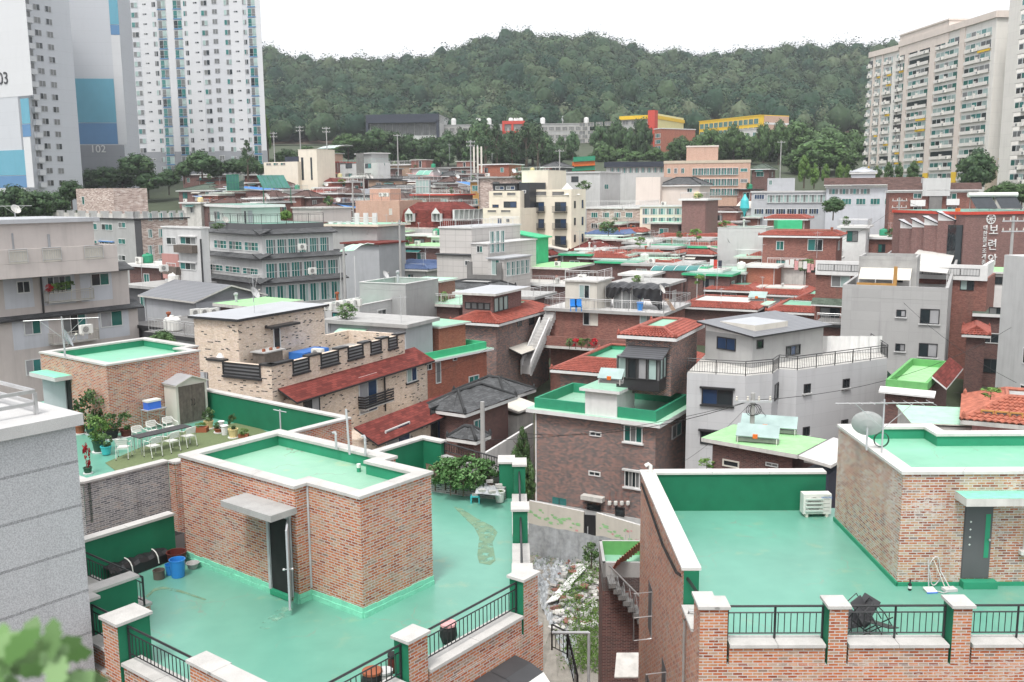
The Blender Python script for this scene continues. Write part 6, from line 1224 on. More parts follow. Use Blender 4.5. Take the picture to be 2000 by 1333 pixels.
for y in(395,428,461):
 for x0,x1 in((1041,1063),(1084,1106)):
  a0,z0=B.az('L',x0,y);a1,z1=B.az('L',x1,y+18);w_=B.win('L',x0,y,x1,y+18,fr='frame_dark',gl=['glass_blue','glass_dark']);b=MB();lo,hi=min(a0,a1)-.2,max(a0,a1)+.2;zl=min(z0,z1)-.2;o=V3(B.C,zl)+n*.6
  for k in range(6):b.obox(o+d*lo+Vector((0,0,k*.18)),d*(hi-lo),n*.04,Vector((0,0,.07)),'black_metal');b.obox(o+d*lo-n*.6+Vector((0,0,k*.18)),n*.6,d*.05,Vector((0,0,.07)),'black_metal')
  b.obox(o+d*lo-n*.6,d*(hi-lo),n*.6,Vector((0,0,.08)),'black_metal');b.build('balcony',w_,off=w_['_o'])
 B.win('R',1121,y-2,1124,y+12,fr='frame_dark',gl=['glass_dark'],panes=1);B.win('R',1136,y-4,1139,y+12,fr='frame_dark',gl=['glass_blue'],panes=1)
for x0,x1 in((1043,1068),(1078,1103)):B.win('L',x0,374,x1,383,fr='cream',gl=['concrete_dark'],panes=1,name='parapet_opening')
b=Bld('','','',(1034,357),147.5,rad(58),1014,(5,),zb=6,root=B.root);b.wall('black_panel',name='glass_strip');b.wrow('L',1017,1030,372,378,1,.4,gl=['glass_blue'])
b=Bld('','','',(1070,334),152,rad(58),1019,(6,),zb=12,root=B.root);b.wall('cream',name='stair_tower');b.slab(.02,.1,'cream','concrete')
b=Bld('','','',(1016,407),144.5,rad(58),943,(6,),zb=5,root=B.root);b.wall('cream');b.para(1.,.2,'cream',floor='concrete');b.win('L',952,410,970,416,fr='cream',gl=['concrete_dark'],panes=1,name='parapet_opening');b.win('L',978,410,998,416,fr='cream',gl=['concrete_dark'],panes=1,name='parapet_opening');b.win('L',989,428,995,434,gl=['glass_dark'],fr='frame_dark');b.win('L',972,427,980,440,gl=['glass_blue'],fr='frame_dark')
b=Bld('','','',(1016,373),147,rad(58),955,(5,),zb=8,root=B.root);b.wall('cream');b.para(1.,.2,'cream',floor='concrete');b.win('L',984,394,1009,406,gl=['glass_blue','glass_dark'],fr='frame_dark');b.win('L',962,400,974,406,gl=['glass_blue'],fr='frame_dark');b.win('L',963,376,982,383,fr='cream',gl=['concrete_dark'],panes=1,name='parapet_opening');b.win('L',990,376,1008,383,fr='cream',gl=['concrete_dark'],panes=1,name='parapet_opening')
b=Bld('','','',(1010,360),150,rad(58),963,(4,),zb=14,root=B.root);b.wall('black_panel',name='roof_room');b.slab(.3,.15,'frame_dark');b.wrow('L',966,1008,364,371,2,.2,gl=['glass_blue','glass_gray'])
B=Bld('tile_building','pale grey tile clad building with stepped glazed bays on its right side','building',(921,447),116,rad(60),858,1000,zb=6);B.l1=12;B.wall('gray_tile');B.slab(.12,.2,'white','metal_roof_light');B.rail('RLK',1.1,m='white',step=.3,over=-.1);
b=Bld('','','',(920,498),115.3,rad(60),853,(6,),zb=6,root=B.root);b.wall('gray_tile');b.win('L',908,509,918,519,gl=['glass_dark']);b.skirt('L',b.z1+.1,.25,.12,'shingle_gray',inn=.2)
b2_=Bld('','','',(953,478),113.5,rad(60),920,(12,),zb=6,root=B.root);b2_.wall('gray_tile');b2_.slab(.15,.12,'concrete_light','concrete_light');b2_.win('L',931,480,943,494,gl=['glass_green','glass_dark']);b2_.wrow('R',955,986,452,492,3,.25,gl=['glass_pale','glass_teal'],rows=2,fr='frame_white')
b3_=Bld('','','',(984,507),110.5,rad(60),953,1036,zb=5,root=B.root);b3_.wall('gray_tile');b3_.slab(.2,.15,'metal_roof_light','metal_roof_light');b3_.wrow('R',988,1034,512,534,5,.2,gl=['glass_teal','glass_pale'],rows=2);b3_.win('L',960,507,976,538,gl=['glass_green','glass_pale'],name='door')
b=MB();d,n=b3_.face('L');a1,zl=b3_.az('L',917,550);o=V3(b3_.C,zl)+n*.4;b.obox(o,d*a1,n*.12,Vector((0,0,.9)),'concrete_dark');b.obox(o,d*.7,n*.13,Vector((0,0,2.4)),'concrete_dark');b.obox(o+d*(a1-.7),d*.7,n*.13,Vector((0,0,2.4)),'concrete_dark');b.obox(o-n*.4,d*a1,n*.4,Vector((0,0,.1)),'concrete_dark');b.build('balcony',B.root)
B=Bld('green_shed','bright green painted open shed with shelves on a roof','shed',(1050,466),128,rad(58),1000,1071,zb=8);B.wall('green_bright');B.shed(.4,.7,'green_bright','green_bright',axis=0);B.win('L',1016,470,1046,487,panes=1,rows=3,fr='green_bright',gl=['concrete_dark'],name='shelf_opening');B.win('L',1002,470,1014,490,panes=1,fr='frame_dark',gl=['glass_dark'],name='doorway')
b=MB();B0=Q(1162,302,262)
for k in range(7):
 z=24.2+k*1.25;w=6.8-.15*k;b.obox(Vector((B0.x-w,B0.y-.4*k,z)),Vector((w,1.5,.35)),Vector((0,4,0)),Vector((0,0,1.25)),'orange_paint' if k%2 else 'wall_green_mid')
tagged(b.build('striped_hoarding'),'green and orange striped hoarding in front of the school trees','hoarding')
B=Bld('brick_apartment','salmon brick apartment with long glazed balconies and a tall stair tower','building',(1466,318),205,rad(78),1297,(12,),zb=10);B.wall('brick_peach');B.slab(.1,.6,'apt_tan','concrete');
for y in(329,350,369):B.wrow('L',1352,1442,y,y+13,8,.06,panes=3,gl=['glass_teal','glass_gray','glass_green','glass_pale'],out=.25);B.wrow('L',1300,1340,y,y+10,3,.5);B.win('L',1446,y,1460,y+7)
b=Bld('','','',(1403,287),208,rad(78),1341,(8,),zb=20,root=B.root);b.wall('brick_peach',name='stair_tower');b.slab(.1,.3,'apt_beige','concrete')
B=simple('school_annexe','low white annexe with a slate blue roof left of the salmon apartment','building',(1300,326),225,rad(84),1184,(9,),'lightgray_wall',12,top='navy',edge='navy',thk=1.2,over=.5);B.wrow('L',1190,1298,328,338,9,.2,panes=3,gl=['glass_gray','glass_teal'])
B=simple('gray_house','pale grey concrete house with planted terraces behind the cream building','house',(1172,338),185,rad(60),1097,1212,'lightgray_wall',10);B.win('L',1116,345,1130,356,gl=['glass_dark'],fr='frame_dark');B.win('R',1180,360,1188,370)
B=simple('stone_apartment','pink stone apartment with glazed balconies and striped awnings','building',(1250,408),160,rad(70),1146,1338,'stone_pink',8,edge='white');B.l1=min(B.l1,16);B.rail('RL',1.,z=B.z1+.3,m='white')
for y in(415,436):B.wrow('L',1150,1240,y,y+11,4,.4,panes=3)
b=Bld('','','',(1336,404),156,rad(78),1250,(8,),zb=6,root=B.root);b.wall('cream');b.slab(.2,.2,'white','concrete')
for y in(407,425):b.wrow('L',1254,1332,y,y+13,5,.06,panes=3,gl=['glass_pale','glass_teal','glass_gray','glass_pale'])
B=simple('pink_house','pinkish grey house with a dark hip roof behind the stone apartment','house',(1366,365),178,rad(64),1290,(8,),'apt_beige',8);B.hip(.4,2.4,1.4,'shingle_gray','shingle_gray',res=30,z=B.z1+.31);B.win('L',1342,368,1352,376);b=Bld('','','',(1290,346),180,rad(64),1242,(8,),zb=12,root=B.root);b.wall('apt_beige')
B=simple('gray_apartment','long blue grey apartment with glazed balcony rows right of the green parasol','building',(1616,376),165,rad(76),1468,(9,),'bluegray_wall',8,edge='lightgray_wall');
B.wrow('L',1498,1612,381,396,7,.05,panes=3,gl=['glass_pale','glass_gray','glass_pale'],out=.2);B.wrow('L',1472,1494,380,390,1,.1,panes=4,gl=['glass_blue']);B.wrow('L',1472,1600,408,419,6,.1,panes=4,gl=['glass_blue','glass_dark']);b=Bld('','','',(1553,348),168,rad(76),1500,(6,),zb=14,root=B.root);b.wall('bluegray_wall',name='roof_room');b.win('L',1494+8,352,1508,362)
B=simple('gray_apartment','lilac grey apartment with a dark red roof edge and teal strip windows','building',(1796,366),160,rad(72),1614,(10,),'lilac_wall',6,edge='white');B.skirt('L',B.z1+1.7,.7,1.2,'shingle_brown',inn=1,edge='white');B.wrow('L',1618,1700,369,380,4,.06,panes=3,gl=['glass_gray','glass_teal']);B.wrow('L',1640,1780,388,400,5,.3,panes=3,gl=['glass_teal','glass_green']);b=Bld('','','',(1710,337),163,rad(72),1664,(5,),zb=16,root=B.root);b.wall('lilac_wall',name='roof_room');b.hip(.3,3,.8,'metal_roof_light','metal_roof_light',res=30)
B=simple('brick_apartment','red brick apartment with white balcony boxes and a grey centre bay','building',(1908,376),140,rad(72),1738,(9,),'brick_red',4,edge='white');B.skirt('L',B.z1+1.4,.6,1.0,'shingle_brown',inn=.8,edge='white');d,n=B.face('L')
a0,_=B.az('L',1840,380);a1,_=B.az('L',1815,380);b=MB();b.obox(V3(B.C,B.zb)+d*a0+n*.5,d*(a1-a0),n*-.6,Vector((0,0,B.z1-B.zb-.5)),'concrete_dark');b.obox(V3(B.C,B.z1-.5)+d*(a0-1)+n*.6,d*(a1-a0+2),n*-3,Vector((0,0,2.6)),'lightgray_wall');b.build('centre_bay',B.root)
for y in(378,404,428):B.win('L',1784,y,1800,y+10);B.win('L',1818,y-3,1832,y+8);B.win('L',1850,y,1868,y+12);
for x0,x1,y0 in((1778,1806,391),(1848,1872,389),(1776,1804,420),(1848,1870,418)):
 a0,z0=B.az('L',x0,y0);a1,z1=B.az('L',x1,y0+12);b=MB();b.obox(V3(B.C,z1)+d*a1,d*(a0-a1),n*.9,Vector((0,0,z0-z1)),'white');b.build('balcony',B.root)
B=Bld('temple_building','plum brick temple with white Korean lettering and a wheel emblem','temple',(1885,420),112,rad(12),(2,),2060,zb=3);B.l2=14;B.wall('brick_plum');B.slab(.15,.35,'red_paint','paint_green')
d,n=B.face('R')
b=Bld('','','',(1884,432),112.4,rad(12),(2,),(.6,),zb=4,root=B.root);b2=MB();b2.obox(V3(B.C,4)-d*.9-n*.2,d*.9,-n*1.5,Vector((0,0,B.z1-5.2)),'glass_dark');b2.build('glass_strip',B.root)
def emblem(root,c,d,n,r):
 b=MB();u=Vector((0,0,1));k=28
 for(ro,ri)in((1,.78),(.3,.16)):
  for i in range(k):
   p=lambda a,q:c+(d*math.cos(a)+u*math.sin(a))*r*q+n*.08
   a0,a1=2*math.pi*i/k,2*math.pi*(i+1)/k;b.poly([p(a0,ri),p(a0,ro),p(a1,ro),p(a1,ri)],'white');b.poly([p(a0,ro),p(a0,ro)-n*.1,p(a1,ro)-n*.1,p(a1,ro)],'white')
 for i in range(8):
  a=math.pi*i/4+.2;e=d*math.cos(a)+u*math.sin(a);f=d*-math.sin(a)+u*math.cos(a);b.poly([c+n*.082+e*r*.16-f*r*.05,c+n*.082+e*r*.8-f*r*.07,c+n*.082+e*r*.8+f*r*.07,c+n*.082+e*r*.16+f*r*.05],'white')
 b.lathe(c+n*.02,[(r*.13,0),(r*.1,.08)],'white',12,n);return b.build('wheel_emblem',root)
a,z=B.az('R',1935,428);emblem(B.root,V3(B.C,z)+d*a+n*.02,d,n,.62)
for ch,x,y,s in(('보',1940,451,1.15),('련',1937,480,1.15),('암',1937,509,1.15)):
 a,z=B.az('R',x,y);text3(B.root,ch,V3(B.C,z)+d*a+n*.06,d,(0,0,1),s*1.25,'white',ext=.06)
for i,ch in enumerate('대한불교조계종'):
 a,z=B.az('R',1924-i*.6,446+i*11.2);text3(B.root,ch,V3(B.C,z)+d*a+n*.06,d,(0,0,1),.66,'white',ext=.05)
pw=[(1787,447,121),(1811,445,118.5),(1836,441,116),(1864,432,113.6)]
for k,(x,y,Y)in enumerate(pw):
 q=Bld('','','',(x,y),Y,rad(30),(2.2,),(pw[k+1][0]-1 if k<3 else 1882),zb=4,root=B.root);q.wall('brick_plum',name='wing');q.shed(.2,1.0,'lilac_wall','frame_dark',axis=0)
 qb=MB();qb.obox(q.pt(.1,-.15,q.z1),q.e1*.7,q.e2*.2,Vector((0,0,1.5)),'orange_paint');qb.build('ridge_cap',B.root);q.win('R',x+14,y+32,x+20,y+50,panes=1,gl=['glass_pale'])
 if k<3:q.skirt('R',q.z1-2.0,.7,.4,'mint_paint',a0=q.l1*.35,a1=q.l1*.95,edge='mint_paint')
sb=MB()
for x in(1918,1966):
 p=Q(x,416,116);p.z=B.z1+.36
 sb=MB();e=Vector((1,.1,0));sb.poly([p+Vector((-1.3,-1.2,.3)),p+Vector((1.3,-1.2,.3)),p+Vector((1.3,.6,1.7)),p+Vector((-1.3,.6,1.7))],'solar_panel');sb.poly([p+Vector((-1.3,-1.2,.25)),p+Vector((-1.3,.6,1.65)),p+Vector((1.3,.6,1.65)),p+Vector((1.3,-1.2,.25))],'steel');sb.tube([p+Vector((-1.5,.7,1.9)),p+Vector((1.5,.7,1.9))],.3,'plastic_white',10)
 for u_ in(-1.2,1.2):sb.tube([p+Vector((u_,.7,0)),p+Vector((u_,.7,1.9))],.04,'steel',5);sb.tube([p+Vector((u_,-1.2,0)),p+Vector((u_,-1.2,.3))],.04,'steel',5)
 tagged(sb.build('solar_water_heater'),'solar water heater with a white drum tank, %s on the temple roof'%('nearer the corner' if x<1940 else 'nearer the right edge'),'solar heater')
for x0,x1,Y in((1486,1515,160),(1778,1800,150)):pass
def arch(label,A,B_,rise,dep,m,legs=2.4,n=8,name='arched_awning',cat='awning'):
 A,B_=Vector(A),Vector(B_);d=V3(B_-A,0).normalized();nn=Vector((-d.y,d.x,0));b=MB();L=(B_-A).length
 for i in range(n):
  t0,t1=i/n,(i+1)/n;f=lambda t:nn*(dep*t)+Vector((0,0,rise*math.sin(math.pi*(.15+.5*t))))
  q=[A+f(t0),B_+f(t0),B_+f(t1),A+f(t1)];b.poly(q,m);b.poly([p-Vector((0,0,.03))for p in q[::-1]],m)
 k=max(2,int(L/1.2))
 for j in range(k+1):
  p=A.lerp(B_,j/k);b.tube([p+nn*(dep*t)+Vector((0,0,rise*math.sin(math.pi*(.15+.5*t))+.03))for t in(0,.33,.66,1)],.035,'white',4)
  if j in(0,k):b.tube([p,p-Vector((0,0,legs))],.035,'white',4)
 return tagged(b.build(name),label,cat)
arch('teal arched awning over the terrace behind the black tarpaulins',Q(1270,536,96),Q(1362,536,93),.8,1.6,'glass_teal');arch('green arched dome over a glazed stair porch',Q(812,350,175),Q(838,350,174),1.6,3,'paint_green',6);arch('big tilted silver green canopy on a mast at the hill foot',Q(620,297,262),Q(652,296,258),1.8,7,'glass_pale',8)
arch('mint arched awning between the teal walk up and the grey duplex',Q(664,502,100),Q(692,500,98),1.2,2.5,'mint_paint',5)
for lab,x0,x1,y0,y1,Y in(('dark green framed glass porch in the upper left cluster',442,467,342,372,205),('glazed stair porch under the green dome',812,838,352,378,173)):
 p,q=Q(x0,y0,Y),Q(x1,y1,Y);b=MB();b.obox(Vector((p.x,Y,q.z)),Vector((q.x-p.x,0,0)),Vector((0,4,0)),Vector((0,0,p.z-q.z)),'glass_green' if x0<500 else 'glass_pale')
 fm='wall_green' if x0<500 else 'lightgray_wall'
 for k in range(5):b.obox(Vector((p.x+(q.x-p.x)*k/4-.05,Y-.05,q.z)),Vector((.1,0,0)),Vector((0,.1,0)),Vector((0,0,p.z-q.z)),fm)
 for k in range(3):b.obox(Vector((p.x,Y-.06,q.z+(p.z-q.z)*k/2-.05)),Vector((q.x-p.x,0,0)),Vector((0,.1,0)),Vector((0,0,.12)),fm)
 tagged(b.build('glass_porch'),lab,'porch')
b=MB();p=Q(514,368,190)
for k in range(6):x=p.x+k*1.0;b.tube([Vector((x,190,p.z)),Vector((x-2.2,194,p.z+2.6))],.06,'wall_green',4)
b.poly([Vector((p.x,190,p.z)),Vector((p.x+5.4,190,p.z)),Vector((p.x+3.2,194,p.z+2.6)),Vector((p.x-2.2,194,p.z+2.6))],'glass_green')
for x in(p.x,p.x+5.4):b.tube([Vector((x,190,p.z)),Vector((x,190,p.z-3))],.08,'wall_green',4)
tagged(b.build('pergola_roof'),'dark green slanted pergola roof above the blue roofed houses','pergola')
b=MB();p=Q(1546,428,139);b.obox(p+Vector((-2,0,-3.6)),Vector((3.6,0,0)),Vector((0,2,0)),Vector((0,0,3.4)),'green_bright');tagged(b.build('green_container'),'green netted box beside the red tile trimmed brick house','container')
# ================================================================ hill, forest, trees and plants
RID=[(300,100),(510,98),(560,104),(600,116),(660,124),(740,128),(800,130),(860,116),(930,94),(1000,82),(1080,84),(1140,76),(1190,82),(1240,100),(1290,112),(1380,118),(1450,112),(1520,105),(1600,115),(1700,110),(1800,112),(2100,120)]
def hillz(x,y):
 u=x/max(y,1)*FPX+1000;py=np.interp(u,[q[0]for q in RID],[q[1]for q in RID]);zr=ZC+720*(374-py)/FPX-15
 t=min(max((y-436)/284.,0),1);s=t*t*(3-2*t)*.5+t*.5
 z=45+(zr-45)*s+4*math.sin(x*.021+y*.013)*t*(1-t)*4+3*math.sin(x*.06)*t*(1-t)*3
 return z-max(0,y-720)*.35
def hill():
 V,F=[],[];us=np.linspace(-.62,.62,70);ys=np.concatenate([np.linspace(430,720,40),np.linspace(740,900,6)]);n=len(us)
 for y in ys:
  for u in us:V.append((u*y,y,hillz(u*y,y)))
 for j in range(len(ys)-1):
  for i in range(n-1):F.append((j*n+i,j*n+i+1,(j+1)*n+i+1,(j+1)*n+i))
 me=bpy.data.meshes.new('hill');me.from_pydata(V,[],F);me.materials.append(M['soil']);o=bpy.data.objects.new('hill',me);COL.objects.link(o);o['kind']='structure'
hill()
NR=np.random.RandomState(3)
import bmesh
_b=bmesh.new();bmesh.ops.create_icosphere(_b,subdivisions=2,radius=1);IV=np.array([v.co[:]for v in _b.verts]);IF=np.array([[v.index for v in f.verts]for f in _b.faces]);_b.free()
def leaf_mesh(name,pos,nrm,size,lf,mat,aspect=.7,blobs=None):
 """many leaf faces as one mesh: positions, facing, size and shade value per leaf; blobs are the solid hearts of the clumps"""
 n=len(pos);r=NR.normal(size=(n,3));t=np.cross(nrm,r);t/=np.linalg.norm(t,axis=1)[:,None]+1e-9;b=np.cross(nrm,t);s=size[:,None]
 V=np.stack([pos-t*s,pos+b*s*aspect,pos+t*s,pos-b*s*aspect],1).reshape(-1,3);m=0
 if blobs:
  bv=np.concatenate([c+IV*r_*(1+.16*np.sin(IV[:,:1]*6+i)*np.cos(IV[:,1:2]*5+i*2))for i,(c,r_,l)in enumerate(blobs)]);m=len(blobs)*len(IF)
  bf=np.concatenate([IF+4*n+i*len(IV)for i in range(len(blobs))]);lf=np.concatenate([lf,np.repeat([l for c,r_,l in blobs],len(IF))]);V=np.concatenate([V,bv])
 me=bpy.data.meshes.new(name);me.vertices.add(len(V));me.vertices.foreach_set('co',V.astype(np.float32).ravel());me.loops.add(4*n+3*m)
 li=np.arange(4*n,dtype=np.int32);me.loops.foreach_set('vertex_index',np.concatenate([li,bf.ravel().astype(np.int32)])if m else li)
 me.polygons.add(n+m);me.polygons.foreach_set('loop_start',np.concatenate([np.arange(n)*4,4*n+np.arange(m)*3]).astype(np.int32));me.polygons.foreach_set('loop_total',np.concatenate([np.full(n,4),np.full(m,3)]).astype(np.int32));me.update()
 a=me.attributes.new('lf','FLOAT','FACE');a.data.foreach_set('value',np.clip(lf,0,1).astype(np.float32));me.materials.append(M[mat]);return me
def unit(n):v=NR.normal(size=(n,3));return v/np.linalg.norm(v,axis=1)[:,None]
def forest():
 P_,N_,S_,L_,BL=[],[],[],[],[]
 for k in range(2500):
  u=NR.uniform(-.28,.42);y=440+285*NR.rand()**.8;x=u*y;z=hillz(x,y);r=NR.uniform(3.8,7.4)*(1.3 if NR.rand()<.12 else 1);hh=r*NR.uniform(.85,1.4);n=int(200*(480/y)**.6*(r/5)**1.5)
  d=unit(n);d[:,2]=np.abs(d[:,2])*1.1-.25;d/=np.linalg.norm(d,axis=1)[:,None];rad_=NR.uniform(.58,1.08,n)[:,None]
  c=np.array([x,y,z+1.5+hh*.55+NR.uniform(0,2)+(4 if NR.rand()<.05 else 0)]);lv=NR.beta(1.2,1.5);BL.append((c,np.array([r,r,hh])*.72,lv));lump=1+.28*np.sin(d[:,:1]*5+k)*np.cos(d[:,1:2]*4+k*1.7)
  P_.append(c+d*rad_*lump*np.array([r,r,hh]));N_.append(d*1.1+np.array([0,0,.2])+.42*unit(n));S_.append(NR.uniform(.4,.9,n)*(y/560)**.5);L_.append(lv+NR.uniform(-.14,.16,n))
 N=np.concatenate(N_);N/=np.linalg.norm(N,axis=1)[:,None]
 me=leaf_mesh('forest',np.concatenate(P_),N,np.concatenate(S_),np.concatenate(L_),'leaf_hill',.7,BL);o=bpy.data.objects.new('forest',me);COL.objects.link(o);o['kind']='stuff'
forest()
def crown_mesh(kind,seed):
 """unit crown: base at z 0, height 1, width about 1"""
 NR.seed(seed);P_,N_,S_,L_,BL=[],[],[],[],[]
 if kind=='round':
  for k in range(26):
   d=unit(1)[0];c=np.array([d[0]*.3,d[1]*.3,.56+d[2]*.3]);r=NR.uniform(.12,.22);n=120;e=unit(n);BL.append((c,r*.66,.25));P_.append(c+e*r*NR.uniform(.6,1.12,(n,1)));N_.append(e+.5*unit(n));S_.append(NR.uniform(.02,.045,n));L_.append(NR.uniform(.1,.6)+NR.uniform(-.15,.3,n))
 elif kind=='column':
  for k in range(26):
   t=NR.rand();a=NR.uniform(0,6.28);w=.30*math.sin(math.pi*min(1,.22+t*.78))**.8;c=np.array([math.cos(a)*w*.7,math.sin(a)*w*.7,.06+t*.9]);r=NR.uniform(.08,.14);n=90;e=unit(n);BL.append((c,r*.66,.25));P_.append(c+e*r*np.array([1,1,1.4]));N_.append(e+.5*unit(n));S_.append(NR.uniform(.018,.036,n));L_.append(NR.uniform(.1,.6)+NR.uniform(-.15,.3,n))
 elif kind=='pine':
  for k in range(34):
   t=NR.rand()**.8;a=NR.uniform(0,6.28);w=.48*(1.02-t)**.8;q=NR.uniform(.5,1);c=np.array([math.cos(a)*w*q,math.sin(a)*w*q,.12+t*.86]);n=46;e=unit(n);P_.append(c+e*np.array([.13,.13,.055])*(1.2-t*.6));N_.append(e*.6+np.array([0,0,.7])+.6*unit(n));S_.append(NR.uniform(.016,.036,n));L_.append(NR.uniform(.05,.5)+NR.uniform(-.15,.3,n))
 else:
  for k in range(16):
   d=unit(1)[0];c=np.array([d[0]*.34,d[1]*.34,.5+d[2]*.36]);r=NR.uniform(.09,.2);n=34;e=unit(n);P_.append(c+e*r*NR.uniform(.4,1.1,(n,1)));N_.append(e+.8*unit(n));S_.append(NR.uniform(.03,.07,n));L_.append(NR.uniform(.1,.7)+NR.uniform(-.15,.3,n))
 N=np.concatenate(N_);N/=np.linalg.norm(N,axis=1)[:,None];return np.concatenate(P_),N,np.concatenate(S_),np.concatenate(L_),BL
CR={}
for kd,mats in(('round',('leaf_dark','leaf_tree','leaf_light')),('column',('leaf_tree','leaf_light')),('pine',('leaf_dark',)),('shrub',('leaf_tree','leaf_light','leaf_pepper','flower_red'))):
 for mt in mats:
  for s in range(2):q=crown_mesh(kd,11+s*7+len(kd));CR[kd,mt,s]=leaf_mesh('crown',*q[:4],mt,.75,q[4])
tb=MB();tb.tube([(0,0,-.25),(.01,0,.2),(-.01,.01,.55),(0,0,.8)],[.045,.036,.024,.008],'bark',7)
for a in(0.3,1.9,3.4,5.0):tb.tube([(0,0,.3+a*.04),(math.cos(a)*.16,math.sin(a)*.16,.5+a*.04),(math.cos(a)*.28,math.sin(a)*.28,.62+a*.04)],[.018,.012,.005],'bark',5)
TRUNK=tb.build('trunk').data;bpy.data.objects.remove(bpy.data.objects['trunk'])
def tree(label,p,hgt,wid,kind,mt,group=None,name='tree',cat='tree',seed=0):
 t=thing(name,label,cat,tuple(p),group);c=bpy.data.objects.new('crown',CR[kind,mt,seed%2]);COL.objects.link(c);c.parent=t;k=1.1
 c.scale=(wid*k,wid*k,hgt);c.rotation_euler=(0,0,seed*1.7)
 q=bpy.data.objects.new('trunk',TRUNK);COL.objects.link(q);q.parent=t;q.scale=(hgt*.8,hgt*.8,hgt);return t
def trees(label,group,items,Y,kind,mt,name='tree'):
 for i,(px,yt,yb,w)in enumerate(items):
  YY=Y+(i*37%11)-5;p=Q(px,yb,YY);q=Q(px,yt,YY);tree(label,p,q.z-p.z,w*YY/FPX,kind,mt,group,name,'tree',i)
trees('dark leafy tree in the dense belt between the school and the town','trees in the belt below the school',[(735,250,300,46),(765,256,310,58),(800,264,318,60),(840,266,322,58),(875,258,322,50),(905,250,326,50),(935,238,328,56),(965,250,330,50),(990,262,334,54),(1015,255,330,56),(1040,240,326,66),(1060,262,330,50),(745,280,330,56),(790,290,334,60),(860,285,335,56),(925,285,338,60),(1000,290,340,56),(700,262,312,46),(690,285,318,50),(1085,285,328,40),(830,300,338,50)],330,'round','leaf_dark')
trees('pine tree in the dark belt below the grey school wing','pines below the school',[(948,236,320,50),(970,242,322,46),(1028,240,318,54),(1050,252,320,48),(1000,256,328,44)],318,'pine','leaf_dark')
trees('tall rounded dark tree standing before the school buildings','tall trees before the school',[(1118,258,312,30),(1172,244,312,40),(1205,236,314,46),(1252,230,318,44),(1230,252,318,34),(1095,265,306,20)],350,'round','leaf_dark')
trees('tree on the slope right of the red brick school annexe','trees right of the school annexe',[(1320,272,318,40),(1385,250,320,50),(1432,245,318,46),(1490,240,322,40),(1520,238,320,42),(1555,236,300,60),(1345,285,322,40),(1455,272,326,50),(1400,280,326,50),(1280,290,318,36),(1240,296,320,40)],330,'round','leaf_tree')
trees('leafy tree on the wooded slope between the school and the cream apartments','slope trees right of centre',[(1180,282,330,50),(1215,290,332,46),(1265,280,330,50),(1300,296,328,44),(1330,268,322,46),(1365,262,318,44),(1410,262,322,56),(1450,262,324,60),(1480,266,326,56),(1510,256,330,66),(1545,252,332,70),(1580,250,330,66),(1620,250,335,70),(1660,255,340,66),(1690,265,345,56),(1160,300,334,44),(1110,296,330,40),(1530,285,345,60),(1490,295,340,50),(1420,292,328,46)],345,'round','leaf_tree')
trees('broad olive tree on the slope left of the cream apartment block','olive trees by the cream apartments',[(1600,268,345,110),(1560,290,348,70),(1645,290,345,70)],300,'round','leaf_tree')
trees('light green conical tree in the row above the grey apartments','conical trees above the grey apartments',[(1570,306,356,34),(1590,322,360,28),(1612,322,358,24),(1640,318,352,26),(1655,322,350,22)],250,'column','leaf_light')
trees('green conical tree in the row before the cream apartment block','conical trees before the cream apartments',[(1735,318,352,26),(1755,318,352,24),(1783,316,356,36),(1712,325,352,30)],215,'column','leaf_tree')
trees('big round dark tree against the end of the cream apartment block',None,[(1904,294,384,78)],190,'round','leaf_dark')
trees('leafy shrubby tree at the foot of the right edge apartment block','trees by the right edge block',[(1962,356,396,60),(1995,358,400,60),(1935,368,396,36)],165,'round','leaf_tree')
trees('dark tree at the base of the tower marked 102','trees at the base of the left towers',[(268,302,352,70),(210,326,372,56),(240,330,376,60),(290,334,378,60),(330,332,372,50),(180,330,380,46),(395,296,348,66),(420,312,350,60),(455,312,346,66),(485,304,345,50),(360,318,352,40),(505,318,345,30)],240,'round','leaf_dark')
trees('pointed pine before the right edge of the white tower',None,[(484,274,336,32)],236,'pine','leaf_dark')
trees('tree behind the pink walk up at the far left','trees behind the pink walk up',[(30,364,440,70),(80,372,440,70),(115,376,436,56),(140,352,398,50),(0,380,440,60),(60,395,445,60)],150,'round','leaf_dark')
trees('thin yellowish tree beside the right edge of the white tower',None,[(523,228,300,22)],300,'column','leaf_light')
trees('tree at the hill foot behind the curved canopy','trees behind the curved canopy',[(560,292,330,50),(600,285,318,40),(680,262,305,60),(540,310,334,40),(650,285,312,50)],320,'round','leaf_tree')
trees('bright green round shrub on the roof of the teal windowed walk up',None,[(559,411,434,24)],103,'round','leaf_light')
trees('dark shrub growing before the grey balcony apartments',None,[(1627,386,422,46)],128,'round','leaf_dark')
trees('slim leafy tree climbing beside the dark brown brick house',None,[(1022,838,925,42)],57,'column','leaf_tree')
trees('bushy undergrowth at the foot of the dark brown brick house','bushes beside the brown brick house',[(1024,895,975,46),(1030,925,985,40),(1012,870,940,34)],56,'round','leaf_tree','bush')
trees('small persimmon tree behind the roof garden hut',None,[(318,648,700,58)],52,'round','leaf_tree')
